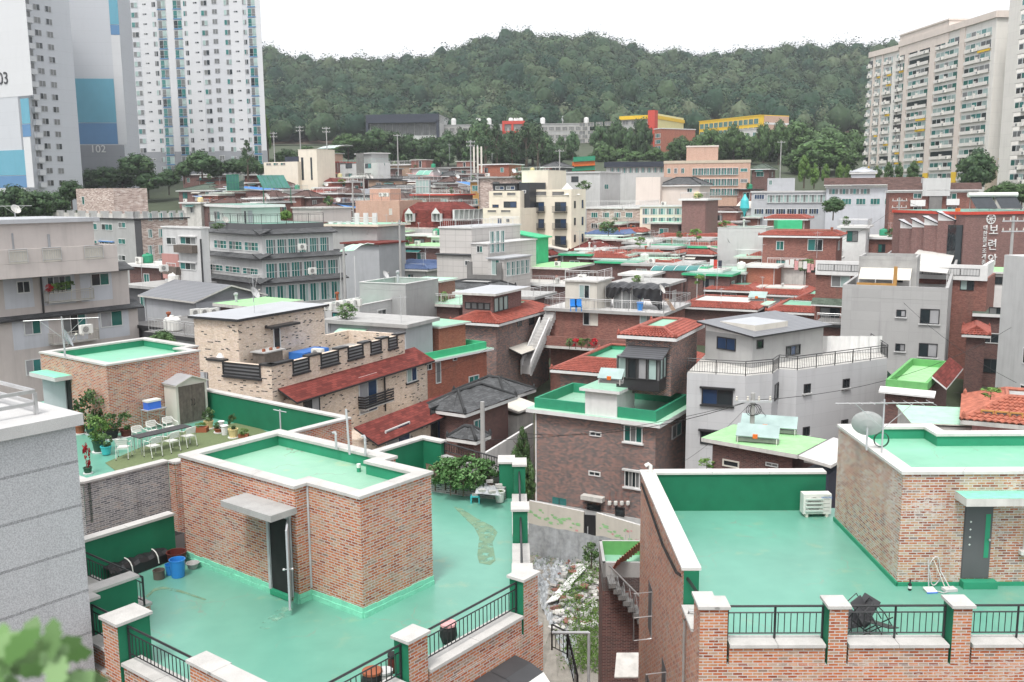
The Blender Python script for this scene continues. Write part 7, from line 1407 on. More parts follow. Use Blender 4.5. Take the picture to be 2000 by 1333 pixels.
for i,(lab,px,yt,yb,w,Y)in enumerate([('plants on the lower left roof terrace of the mint hut',425,436,448,30,101),('green shrubs beside the arched awning of the terrace',1365,536,556,26,92),('planted shrubs on the pergola roof right of the cream building',1188,432,456,44,138),('leafy roof shrub behind the yellow rendered block',1360,446,468,30,128),('shrubs growing behind the laundry',1575,505,530,50,108),('weeds on the roof of the faded tiled house',1935,756,776,46,44),('weedy shrub on the vacant lot below the sheet fence',1155,1058,1100,40,48),('green weeds behind the lime hut',1380,895,915,40,50),('planted terrace shrub in front of the grey concrete house',1140,352,372,30,183),('shrub beside the red tiled roofs of the right centre',1250,462,480,26,124),('roof garden shrub left of the cream building',1020,340,352,34,172),('green shrub on the red brick deck in the left cluster',668,350,360,20,192),('bush by the blue roofed houses',642,382,402,20,150),('shrub on the deck right of the slit window house',1415,430,448,30,138)]):
 p=Q(px,yb,Y);q=Q(px,yt,Y);tree(lab,p,q.z-p.z,w*Y/FPX,'shrub','leaf_light' if i%2 else 'leaf_tree',None,'shrub','shrub',i)
for i,(px,py,h)in enumerate([(850,948,.75),(870,944,.95),(890,950,1.0),(912,946,1.05),(905,958,.8),(935,946,.95),(955,945,.85),(880,958,.7),(928,958,.7)]):
 p=P(px,py,14.36);tree('bushy green pepper plant in the brick planting bed on the left roof',p,h,h*1.05,'shrub','leaf_pepper','pepper plants in the roof bed','pepper_plant','plant',i)
gp_,gn,gs,gl_=[],[],[],[]
for k in range(4200):
 px,py=NR.normal(1150,24),NR.uniform(1195,1320);p=np.array(P(px,py,.4));p[2]+=NR.uniform(0,.9);gp_.append(p);gn.append(unit(1)[0]*np.array([1,1,.25]));gs.append(NR.uniform(.05,.13));gl_.append(NR.uniform(.2,.9))
for k in range(1500):
 px,py=NR.uniform(1035,1180),NR.uniform(1055,1110);p=np.array(P(px,py,.6));p[2]+=NR.uniform(0,.25);gp_.append(p);gn.append(unit(1)[0]);gs.append(NR.uniform(.04,.09));gl_.append(NR.uniform(.1,.7))
for k in range(2600):
 t=NR.rand();px,py=1105+70*t+NR.normal(0,16),1180-90*t+NR.normal(0,12);p=np.array(P(px,py,.7));p[2]+=NR.uniform(0,.5);gp_.append(p);gn.append(unit(1)[0]);gs.append(NR.uniform(.05,.11));gl_.append(NR.uniform(.1,.6))
gn=np.array(gn);gn/=np.linalg.norm(gn,axis=1)[:,None]
o=bpy.data.objects.new('weeds',leaf_mesh('weeds',np.array(gp_),gn,np.array(gs),np.array(gl_),'leaf_light',.3));COL.objects.link(o);o['kind']='stuff'
def blade(b,base,d,L,W,m,droop=.3):
 d=Vector(d).normalized();s=d.cross(Vector((0,1,.2))).normalized();pts=[]
 for i in range(9):
  t=i/8;w=W*math.sin(math.pi*min(1,t*.93+.05))**.7*(1+.18*(-1)**i);c=base+d*L*t+Vector((0,.02*t,-droop*L*t*t));pts.append((c-s*w,c,c+s*w))
 for i in range(8):
  for j in(0,1):b.poly([pts[i][j],pts[i][j+1],pts[i+1][j+1],pts[i+1][j]],m,[(0,0)]*4,True)
NL=thing('leafy_plant','blurred pale green plant leaning into the lower left corner','plant',tuple(Q(40,1900,.9)))
rr=random.Random(4)
for k in range(22):
 px,py=rr.uniform(-30,115),rr.uniform(1275,1390);a_=rr.uniform(-.3,1.5);b=MB();blade(b,Q(px,py,rr.uniform(.82,1.0)),(math.sin(a_)*1.1,rr.uniform(-.3,.3),math.cos(a_)),rr.uniform(.03,.052),rr.uniform(.009,.014),'leaf_near');o=b.build('leaf',NL);at=o.data.attributes.new('lf','FLOAT','FACE');at.data.foreach_set('value',[rr.random()]*len(o.data.polygons))
b=MB();b.tube([Q(40,1900,.9),Q(30,1500,.91),Q(30,1380,.92)],.004,'bark',6);b.build('stem',NL)
# ================================================================ thin haze in the air
b=MB();b.obox((-470,-40,-6),(940,0,0),(0,960,0),(0,0,165),'white');hz=b.build('haze');hz['kind']='stuff'
m=bpy.data.materials.new('haze');m.use_nodes=True;nt=m.node_tree;nt.nodes.clear();ou=nt.nodes.new('ShaderNodeOutputMaterial');pv=nt.nodes.new('ShaderNodeVolumePrincipled')
pv.inputs['Color'].default_value=(.92,.95,1,1);pv.inputs['Density'].default_value=.00021;pv.inputs['Anisotropy'].default_value=.2;nt.links.new(pv.outputs[0],ou.inputs['Volume']);hz.data.materials.clear();hz.data.materials.append(m)
# ================================================================ things on roofs and terraces
def potted(label,px,py,z,r,h,pm,ph,pw,kind='shrub',mt='leaf_tree',seed=0,square=False,tray=True,name='potted_plant'):
 p=P(px,py,z);t=thing(name,label,'potted plant',tuple(p));b=MB()
 if square:b.obox(p+Vector((-r,-r*.6,0)),Vector((2*r,0,0)),Vector((0,1.2*r,0)),Vector((0,0,h)),pm)
 else:b.lathe(p,[(r*.75,.03),(r,h*.9),(r*1.08,h*.9),(r*1.08,h),(r*.9,h),(r*.88,h*.85),(.01,h*.85)],pm,14)
 b.build('pot',t)
 if tray:b=MB();b.lathe(p,[(r*1.1,.0),(r*1.15,.05),(.01,.05)],'white',14);b.build('tray',t)
 c=bpy.data.objects.new('plant',CR[kind,mt,seed%2]);COL.objects.link(c);c.parent=t;c.location=(0,0,h*.75);c.scale=(pw,pw,ph);c.rotation_euler=(0,0,seed);return t
potted('red geranium in a round terracotta pot by the grey door',157,848,14,.22,.38,'terracotta',.55,.6,seed=1);potted('big loose shrub spilling beside the garden hut wall',180,848,14,.25,.35,'pot_green',1.7,1.5,mt='leaf_tree',seed=2)
potted('tall plant with crimson flower spikes at the hut corner',212,842,14,.22,.3,'rubber',1.5,.9,mt='flower_red',seed=3);potted('bushy green plant in a black tub behind the flower pots',218,858,14,.3,.38,'rubber',.85,1.0,seed=4)
potted('small bonsai like tree in a dark red pot against the hut wall',247,854,14,.24,.34,'maroon',.85,.75,seed=5);potted('tall yellow flecked bush in a square dark green pot',194,884,14,.24,.5,'pot_green',1.15,.95,mt='leaf_light',seed=6)
potted('orange tinged plant in a teal bucket pot beside the white chairs',208,889,14,.2,.36,'plastic_teal',.6,.65,mt='leaf_tree',seed=7,tray=False);potted('pale grey green shrub in a yellow pot by the shed',408,838,14,.2,.36,'pot_yellow',.7,.6,seed=8)
potted('low brown trough of green leaves in front of the shed',392,844,14,.3,.22,'terracotta',.25,.6,mt='leaf_light',seed=9,square=True,tray=False);potted('dry reddish plant in a low pot right of the yellow pot',428,846,14,.2,.2,'terracotta',.35,.5,seed=10)
potted('little tree in a cream yellow pot at the end of the turf',456,856,14,.2,.4,'pot_yellow',.75,.45,mt='leaf_tree',seed=11);potted('tiny leafy planter at the right end of the roof garden',476,855,14,.2,.15,'terracotta',.3,.5,mt='leaf_light',seed=12,square=True,tray=False)
potted('red cockscomb flower standing at the grey brick parapet',172,926,14,.15,.25,'pot_green',1.0,.35,mt='flower_red',seed=13)
for k,(px,py)in enumerate(((433,845),(439,850))):
 b=MB();p=P(px,py,14);b.lathe(p,[(.12,0),(.14,.35),(.17,.4),(.15,.42),(.01,.3)]if k else[(.1,0),(.12,.42),(.15,.48),(.13,.5),(.01,.4)],'white',12);tagged(b.build('white_urn'),['taller','shorter'][k]+' white footed planter urn on the turf corner','urn')
def chair(label):
 t=thing('chair',label,'chair',(0,0,0),'white metal chairs round the roof table');m='plastic_white'
 b=MB()
 for k in range(6):b.obox(Vector((-.2,-.2+k*.068,.43)),Vector((.4,0,0)),Vector((0,.055,0)),Vector((0,0,.02)),m)
 b.build('seat',t);b=MB()
 for k in range(4):b.obox(Vector((-.2,.21+k*.015,.56+k*.07)),Vector((.4,0,0)),Vector((0,.02,0)),Vector((0,0,.055)),m)
 b.build('backrest',t);b=MB();b.tube([(-.25,-.2,.64),(-.25,.15,.66),(-.2,.26,.78),(0,.29,.82),(.2,.26,.78),(.25,.15,.66),(.25,-.2,.64)],.015,m,6);b.build('arm_frame',t)
 for x,y in((-.25,-.2),(.25,-.2)):b=MB();b.tube([(x,y,.64),(x,y-.02,.3),(x,y-.04,0)],.014,m,6);b.tube([(x,y-.04,.03),(x,y-.04,0)],.022,'rubber',6);b.build('leg',t)
 for x,y in((-.22,.2),(.22,.2)):b=MB();b.tube([(x,.24,.78),(x,y,.44),(x,y+.08,0)],.014,m,6);b.tube([(x,y+.078,.03),(x,y+.08,0)],.022,'rubber',6);b.build('leg',t)
 b=MB();b.tube([(-.25,-.2,.4),(.25,-.2,.4)],.01,m,5);b.tube([(-.22,.2,.4),(.22,.2,.4)],.01,m,5);b.build('stretcher',t);return t
ct=chair('x');fa=math.atan2(LF.b.y,LF.b.x)
CH=[(275,873,fa+0,'white metal chair at the left end of the far side of the table'),(303,862,fa,'middle white metal chair on the far side of the table'),(334,854,fa-.1,'white metal chair on the far side nearest the shed'),(242,895,fa+2.4,'white metal chair pulled away at the flower pots'),(300,892,fa+math.pi,'white metal chair on the near side, left end of the table'),(335,882,fa+math.pi+.1,'middle white metal chair on the near side of the table'),(368,872,fa+math.pi,'white metal chair at the far right of the near side')]
for i,(px,py,rz,lab)in enumerate(CH):
 p=P(px,py,14.02);c_=ct if i==0 else copy_thing(ct,p,0);c_.location=p;c_.rotation_euler=(0,0,rz+math.pi*.0);c_['label']=lab
t=thing('folding_table','long grey folding table between the white chairs','table',tuple(P(318,880,14.02)))
o=P(318,876,14.02);e1,e2=LF.b,LF.a;b=MB();b.obox(o-e1*1.15-e2*.3+Vector((0,0,.68)),e1*2.3,e2*.6,Vector((0,0,.04)),'awning_gray');b.build('tabletop',t)
for s1 in(-1.05,1.05):
 for s2 in(-.25,.25):b=MB();b.tube([o+e1*s1+e2*s2+Vector((0,0,.68)),o+e1*s1+e2*s2],.018,'steel',6);b.build('leg',t)
s0=P(348,838,14.0);t=thing('garden_shed','beige plastic garden shed with brown double doors','shed',tuple(s0));b=MB();e1,e2=AF.b,-AF.a
s0=AF(.95,2.55,Z0);t.location=s0;t['_o']=tuple(s0)
b.obox(s0,e1*1.55,e2*.9,Vector((0,0,1.8)),'offwhite');b.build('body',t);b=MB();pk=[s0+Vector((0,0,1.8)),s0+e1*1.55+Vector((0,0,1.8)),s0+e1*.78+Vector((0,0,2.1))]
b.poly(pk,'offwhite');ov=-e2*.12
for a_,c_ in((pk[0]-e1*.08-Vector((0,0,.03)),pk[2]),(pk[2],pk[1]+e1*.08-Vector((0,0,.03)))):q=[a_+ov,c_+ov,c_+e2*1.0,a_+e2*1.0];b.poly([x+Vector((0,0,.05))for x in q],'curtain_gray');b.poly(q[::-1],'offwhite');b.poly([q[0],q[1],q[1]+Vector((0,0,.05)),q[0]+Vector((0,0,.05))],'offwhite')
b.build('roof',t)
for k in(0,1):
 b=MB();o=s0+e1*(.12+k*.66)-e2*.025+Vector((0,0,.06));b.obox(o,e1*.645,e2*.03,Vector((0,0,1.66)),'dark_wood')
 for j in range(4):b.obox(o+e1*(.05+j*.15)-e2*.008,e1*.10,e2*.01,Vector((0,0,1.6)),'dark_wood')
 d_=b.build('door',t);b=MB();x=.58 if k==0 else.06;b.tube([o+e1*x-e2*.02+Vector((0,0,.75)),o+e1*x-e2*.07+Vector((0,0,.8)),o+e1*x-e2*.07+Vector((0,0,.98)),o+e1*x-e2*.02+Vector((0,0,1.03))],.014,'rubber',6);b.build('handle',d_,off=d_['_o'])
o=AF(.75,1.25,Z0);t=thing('camp_table','small grey folding camp table against the hut wall','table',tuple(o));b=MB();b.obox(o+Vector((0,0,.85)),e1*.95,e2*.55,Vector((0,0,.04)),'curtain_gray');b.build('tabletop',t)
for s1,s2 in((.05,.05),(.9,.05),(.05,.5),(.9,.5)):b=MB();b.tube([o+e1*s1+e2*s2+Vector((0,0,.85)),o+e1*s1+e2*s2],.018,'steel',6);b.build('leg',t)
b=MB();b.tube([o+e1*.05+e2*.05+Vector((0,0,.8)),o+e1*.9+e2*.05+Vector((0,0,.5))],.012,'steel',5);b.tube([o+e1*.9+e2*.05+Vector((0,0,.8)),o+e1*.05+e2*.05+Vector((0,0,.5))],.012,'steel',5);b.build('brace',t)
t=thing('cool_box','blue cool box with a white lid on the camp table','cool box',tuple(o+Vector((0,0,.89))));b=MB();b.obox(o+e1*.12+e2*.1+Vector((0,0,.89)),e1*.62,e2*.36,Vector((0,0,.32)),'cooler_blue');b.build('body',t);b=MB();b.obox(o+e1*.1+e2*.08+Vector((0,0,1.21)),e1*.66,e2*.4,Vector((0,0,.08)),'plastic_white');b.build('lid',t)
b=MB();q=P(549,856,15.3);b.tube([V3(q,14),V3(q,16.35)],.025,'pipe_gray',6);b.tube([V3(q,16.3)-LF.a*.35,V3(q,16.3)+LF.a*.35],.02,'pipe_gray',5);tagged(b.build('clothes_pole'),'thin T shaped clothes line pole before the green roof garden wall','pole')
def bucket(label,px,py,r,h,m,name='bucket',cat='bucket',flare=1.2,rim=True,bail=False):
 p=P(px,py,14.004);b=MB();b.lathe(p,[(r/flare,0),(r,h),(r*1.06,h),(r*1.06,h+.02),(r*.96,h+.02),(r/flare*.95,.04),(.005,.04)],m,20);o=tagged(b.build(name),label,cat)
 if bail:b=MB();b.tube([p+Vector((r*math.cos(a),-.02,h-.04-.12*math.sin(a)))for a in np.linspace(0,math.pi,9)],.006,'steel',5);b.build('bail',o,off=(0,0,0))
bucket('large dark red tub in the corner behind the blue bucket',346,1102,.26,.34,'maroon','tub','tub');bucket('tall blue bucket on the green roof beside the brick hut',348,1126,.2,.46,'plastic_blue',bail=True);bucket('small blue bucket half hidden behind the tall one',333,1122,.13,.26,'plastic_blue');bucket('dull olive metal pot beside the blue buckets',311,1130,.15,.22,'dark_wood','metal_pot','pot',1.05);bucket('shallow grey basin right of the blue bucket',377,1110,.17,.14,'concrete','basin','basin',1.5)
b=MB();p0,p1=P(205,1135,14.02),P(318,1092,14.02);d=V3(p1-p0,0);u=d.normalized();nn=Vector((-u.y,u.x,0))
for i in range(12):
 t0,t1=i/12,(i+1)/12
 for j in range(7):
  a0,a1=math.pi*j/7,math.pi*(j+1)/7;f=lambda t,a:p0+d*t+nn*(.3*math.cos(a))+Vector((0,0,(.38+.04*math.sin(t*25+a*3))*math.sin(a)**.6));b.poly([f(t0,a0),f(t1,a0),f(t1,a1),f(t0,a1)],'tarp_black',[(0,0)]*4,True)
o=tagged(b.build('wrapped_bundle'),'long bundle wrapped in black sheet along the green wall','bundle')
for t in(.35,.8):b=MB();b.tube([p0+d*t+nn*(.32*math.cos(a))+Vector((0,0,.42*math.sin(a)**.6))for a in np.linspace(.02,3.1,9)],.016,'plastic_white',5);b.build('strap',o,off=(0,0,0))
for k in range(2):b=MB();b.tube([p0+nn*(.12+k*.1)+Vector((0,0,.46)),p0+d*(1.0-k*.05)+nn*(.12+k*.1)+Vector((0,0,.48))],.022,'plastic_white',6);tagged(b.build('plastic_pipe'),'white plastic pipe lying on top of the black bundle','pipe','pipes on the black bundle')
p=P(928,982,14.004);t=thing('stool','small turquoise plastic step stool by the planting bed','stool',tuple(p));b=MB();b.obox(p+Vector((-.15,-.1,.2)),Vector((.3,0,0)),Vector((0,.22,0)),Vector((0,0,.04)),'plastic_teal');b.build('seat',t)
for x in(-.15,.11):
 for y in(-.1,.08):b=MB();b.obox(p+Vector((x,y,0)),Vector((.045,0,0)),Vector((0,.045,0)),Vector((0,0,.2)),'plastic_teal');b.build('leg',t)
b=MB();b.obox(p+Vector((-.1,-.06,.24)),Vector((.2,0,0)),Vector((0,.12,0)),Vector((0,0,.07)),'rubble');tagged(b.build('stone_block'),'grey stone block lying on the turquoise stool','stone')
potted('white bucket planter with a few green sprouts by the green pier',976,982,14,.17,.4,'plastic_white',.12,.3,mt='leaf_light',tray=False)
b=MB();q=[P(928,970,14.38),P(980,975,14.38),P(965,954,14.4),P(935,950,14.4)]
for i in range(8):
 for j in range(6):
  f=lambda a,c:q[0].lerp(q[1],a).lerp(q[3].lerp(q[2],a),c)+Vector((0,0,.07*math.sin(a*9+c*4)*math.sin(c*7)+.1));b.poly([f(i/8,j/6),f((i+1)/8,j/6),f((i+1)/8,(j+1)/6),f(i/8,(j+1)/6)],'plastic_sheet',[(0,0)]*4,True)
tagged(b.build('plastic_cover'),'crumpled clear plastic cover weighted with stones over the bed corner','plastic sheet')
for k,(px,py)in enumerate(((935,962),(955,965),(968,952),(950,944))):b=MB();p=P(px,py,14.6);b.obox(p,Vector((.22,.03,0)),Vector((-.02,.12,0)),Vector((0,0,.08)),'rubble');tagged(b.build('stone_block'),'stone block weighing down the plastic cover','stone','stones on the plastic cover')
def jar(label,px,py,r,h,m,lid):
 p=P(px,py,14.004);t=thing('storage_jar',label,'jar',tuple(p));b=MB();b.lathe(p,[(r*.7,0),(r,h*.4),(r*.95,h*.8),(r*.8,h)],m,16);b.build('body',t);b=MB();b.lathe(p+Vector((0,0,h)),[(r*.95,0),(r*.95,.05),(.01,.06)],lid,16);b.build('lid',t)
jar('black ribbed bin with a pink lid behind the right railing',876,1255,.2,.42,'rubber','pink_paint');jar('dark jar with a brown lid behind the lower railing',728,1345,.22,.35,'rubber','terracotta');jar('pale grey lidded jar beside the dark jar',752,1340,.18,.3,'concrete','lightgray_wall');jar('small dark urn at the green pier behind the lower railing',770,1312,.14,.35,'maroon','rubber')
def patchmark(label,pts,z,m):b=MB();b.poly([P(x,y,z)for x,y in pts][::-1],m);return tagged(b.build('floor_patch'),label,'floor patch')
def ragged(name,col,lo):
 m=plain(name,col,.7,.3,5,grain=.3);nt=m.node_tree;b=nt.nodes['Principled BSDF'];f=_ramp(nt,[(lo,(0,0,0)),(lo+.1,(.8,.8,.8))],_noise(nt,3.5,6,_objco(nt),.75));nt.links.new(f,b.inputs['Alpha'])
ragged('worn_patch',(.20,.31,.2),.40);ragged('worn_patch_pale',(.24,.44,.33),.5)
patchmark('long olive worn patch on the right half of the green roof',[(886,990),(900,992),(930,1012),(962,1028),(972,1040),(962,1060),(968,1095),(958,1104),(936,1100),(932,1085),(936,1050),(926,1030),(905,1010)],14.006,'worn_patch')
patchmark('thin curved worn streak near the buckets',[(284,1165),(300,1150),(318,1146),(350,1152),(404,1171),(400,1173),(350,1157),(318,1151),(302,1155),(288,1168)],14.006,'worn_patch')
patchmark('pale scuffed streak running from the open door',[(535,1196),(552,1186),(572,1188),(570,1200),(548,1212),(525,1228),(505,1232),(512,1214)],14.006,'worn_patch_pale')
def aircon(label,p,yaw,s=1.,rails=False):
 t=thing('outdoor_unit',label,'air conditioner',tuple(p));p=Vector(p);e=rot2(yaw);f=Vector((e.y,-e.x,0));w,dp,h=.82*s,.32*s,.6*s;z0=Vector((0,0,.1*s));o=p-e*w/2-f*-dp/2*0
 b=MB();b.obox(o+z0,e*w,-f*dp,Vector((0,0,h)),'plastic_white');b.build('body',t)
 b=MB();c=o+z0+e*w*.38+Vector((0,0,h*.5))+f*.004;b.lathe(c,[(h*.42,0),(h*.42,.012),(h*.36,.012),(h*.36,.004)],'plastic_white',18,f,cap=False);b.lathe(c,[(h*.36,0),(h*.36,.003)],'concrete_dark',18,f);
 for k in range(8):b.obox(c+f*.01-e*h*.36+Vector((0,0,-h*.32+k*h*.09)),e*h*.72,f*.006,Vector((0,0,.012*s)),'plastic_white')
 b.build('fan_grille',t);b=MB();b.obox(o+e*.08,e*.08,-f*dp,Vector((0,0,.1*s)),'offwhite');b.obox(o+e*(w-.16),e*.08,-f*dp,Vector((0,0,.1*s)),'offwhite');b.build('foot',t);return t,o,e,f,w,h
p=RF(-.32,5.15,Z0);t,o,e,f,w,h=aircon('cream outdoor unit with pale green louvres in the corner of the right roof',p-RF.a*.12,.0094,1.05)
b=MB()
for k in range(4):b.obox(o+Vector((0,0,.2+k*.12))+e*.06+f*.012,e*(w*.62),f*.05,Vector((0,0,.05)),'mint_wall')
b.build('louvre',t)
b=MB();[b.obox(o+Vector((0,0,.2+k*.12))+e*(w*.72)+f*.003,e*(w*.22),f*.004,Vector((0,0,.012)),'concrete')for k in range(5)];b.build('vent_slots',t)
text3(t,'SAMSUNG',o+e*(w*.83)+f*.006+Vector((0,0,.63)),e,(0,0,1),.075,'tarp_blue',ext=.002)
aircon('white outdoor unit behind the railing at the lower right edge',RF(5.15,-2.9,Z0),.0094)
UN=[('outdoor unit on the lower balcony of the pink walk up',171,652,64,52),('left outdoor unit in the row on the grey terrace',640,606,80,64),('second outdoor unit in the row on the grey terrace',662,602,80.5,64),('third outdoor unit in the row on the grey terrace',683,600,81,64),('fourth outdoor unit in the row on the grey terrace',696,598,81.5,64),('left outdoor unit behind the gable shed house',384,618,78,50),('middle outdoor unit behind the gable shed house',402,617,78.5,50),('right outdoor unit behind the gable shed house',420,616,79,50),('outdoor unit beside the yellow door of the gable shed house',349,632,82,50),('outdoor unit hung on the upper right wooden balcony',592,488,98,44),('outdoor unit hung on the middle right wooden balcony',612,535,96,44),('outdoor unit by the wooden balcony of the rose banded wing',322,530,91,50),('outdoor unit on the lime hut terrace balustrade',1136,549,92,64),('outdoor unit on the peach block roof, left',744,384,158,64),('outdoor unit on the peach block roof, right',754,384,158,64),('outdoor unit among the covers of the cream house terrace',618,700,60,62),('outdoor unit on the pink stone apartment balcony',1296,402,150,70)]
for lab,px,py,Y,yw in UN:aircon(lab,Q(px,py,Y)-Vector((0,0,.1)),rad(yw)-(math.pi/2 if yw>60 else 0),1.0)
b=MB();o=H.pt(4.0,-1.6,13.06);b.obox(o,H.e1*2.6,H.e2*1.2,Vector((0,0,.75)),'tarp_blue');tagged(b.build('covered_stack'),'blue tarpaulin covered stack on the cream house terrace','covered stack')
b=MB();o=H.pt(.6,-1.5,13.06);b.obox(o,H.e1*1.6,H.e2*1.0,Vector((0,0,1.25)),'dark_wood');b.obox(o-H.e1*.1-H.e2*.1+Vector((0,0,1.25)),H.e1*1.9,H.e2*1.2,Vector((0,0,.08)),'concrete');o_=tagged(b.build('storage_box'),'weathered storage box with bricks on its lid before the cream hut','box')
for k in range(5):b=MB();b.obox(o+H.e1*(.1+.32*k)+H.e2*(.2+.3*(k%2))+Vector((0,0,1.33)),H.e1*.2,H.e2*.1,Vector((0,0,.1)),'terracotta');tagged(b.build('loose_brick'),'loose red brick on the lid of the weathered storage box','brick','bricks on the storage box')
b=MB();p=H.pt(-.4,1.2,13.06);b.lathe(p,[(.45,0),(.42,.4),(.25,1.0),(.12,1.2),(.02,1.25)],'white',10);tagged(b.build('covered_umbrella'),'something wrapped in a white sheet left of the cream hut','wrapped object')
def dish(label,p,r,yaw,mast=.5,m='lightgray_wall',tilt=.55):
 p=Vector(p);t=thing('satellite_dish',label,'satellite dish',tuple(p));b=MB();c=p+Vector((0,0,mast));ax=Vector((math.cos(yaw)*math.cos(tilt),math.sin(yaw)*math.cos(tilt),math.sin(tilt)))
 b.lathe(c+ax*.08,[(.01,0),(r*.5,r*.07),(r*.85,r*.2),(r,r*.28)],m,20,ax,cap=False);b.lathe(c+ax*.075,[(.01,0),(r*.5,r*.07),(r*.85,r*.2),(r,r*.28)][::-1],m,20,ax,cap=False);b.build('reflector',t)
 b=MB();b.tube([p,c],.025,'pipe_gray',6);b.build('mast',t);b=MB();lo=c+ax*.1-Vector((0,0,r*.8));b.tube([lo,c+ax*(r*1.2)],.012,'pipe_gray',5);b.lathe(c+ax*(r*1.15),[(.03,0),(.04,.1)],'offwhite',8,ax);b.build('feed_arm',t);return t
def aerial(label,p,h,boom,yaw,n=7,dz=0.):
 p=Vector(p);t=thing('tv_aerial',label,'aerial',tuple(p));b=MB();b.tube([p,p+Vector((0,0,h))],.022,'pipe_gray',6);b.build('mast',t);e=rot2(yaw);f=Vector((-e.y,e.x,0));c=p+Vector((0,0,h*.93))
 b=MB();b.tube([c-e*boom*.5,c+e*boom*.5+Vector((0,0,dz))],.014,'steel',5);b.tube([c-e*boom*.3,p+Vector((0,0,h*.45))],.01,'steel',5);b.tube([c+e*boom*.3,p+Vector((0,0,h*.45))],.01,'steel',5)
 for k in range(n):q=c+e*boom*(-.48+.96*k/(n-1));l=.12+.25*(k/n);b.tube([q-f*l,q+f*l],.006,'steel',4)
 b.build('boom',t)
RZ=ZH+.09
dish('large grey satellite dish on the coping of the right brick hut',P(1692,880,RZ),.42,rad(70),.62,'lightgray_wall',.45);aerial('tall aerial with a long boom on the right brick hut',P(1722,884,RZ),1.45,2.6,rad(0),9)
b=MB();c=P(1719,872,RZ)+Vector((0,-.03,.0))
for k in range(4):b.tube([c+Vector((.2*math.cos(a),-.02*k,.2+.2*math.sin(a)))for a in np.linspace(0,2*math.pi,21)],.01,'pot_green',5)
tagged(b.build('cable_coil'),'coil of dark green cable hung on the aerial mast','cable')
dish('grey satellite dish on the roof garden hut, facing right',P(128,697,RZ),.42,rad(20),.75,'bluegray_wall',.4);aerial('spreading aerial above the roof garden hut',P(126,696,RZ),1.75,3.0,rad(20),9)
DS=[(495,590,60,.4,'white satellite dish on the mast above the cream hut roof'),(751,549,87,.4,'white dish on the blank grey concrete block'),(440,440,104,.4,'dish beside the mint roof room railing'),(520,393,120,.45,'dish at the back of the mint roof room'),(1290,577,87,.45,'round dish on the black tarpaulin terrace'),(362,470,90,.3,''),(798,352,215,.5,''),(1003,340,190,.5,'dish above the cream building'),(1248,350,185,.6,''),(30,424,72,.38,'dish on the roof of the pink walk up'),(716,350,236,.6,'dish left before the grey panel building'),(724,350,236,.6,'dish right before the grey panel building'),(855,340,200,.5,'small dish left of the phone mast'),(636,366,190,.5,'small dish above the dark red tiled roof'),(1421,480,120,.4,'small dish beside the grey smooth wall'),(1757,372,150,.45,'dish on the corner of the red brick apartment'),(893,352,160,.4,'dish on the roof left of the stone block'),(660,398,150,.4,'dish among the blue tiled roofs'),(1215,415,150,.4,'dish on the pink stone apartment roof')]
for px,py,Y,r,lab in DS:
 if lab:dish(lab,Q(px,py,Y),r,rad(-60+(px*7)%60),.5,'lightgray_wall' if px%2 else 'white_dirty')
for px,py,Y,h,bm,lab in[(497,612,60,2.6,1.9,'aerial mast beside the cream hut roof'),(30,432,72,1.2,2.4,'wide aerial on the pink walk up roof'),(1160,512,112,2.5,1.5,'aerial beside the netted cage house'),(1277,500,115,3,1.2,'thin aerial above the grey slab house'),(1400,570,92,2.6,1.3,'aerial above the red tiles of the right centre'),(1595,505,105,3,1.2,'aerial near the laundry'),(878,314,205,3.5,2,'aerial above the treeline brick house'),(1376,580,92,2.4,1.2,'aerial by the red tiled deck')]:aerial(lab,Q(px,py,Y),h,bm,rad((px*13)%90),6)
rr=random.Random(33);UNIT=aircon('outdoor unit under the left tower on the low grey brick house',TOWN[0][0].pt(1,1,TOWN[0][0].z1+.28),rad(-26))[0]
def lab_(a,l):return ' '.join((a+' on the '+l).split()[:16])
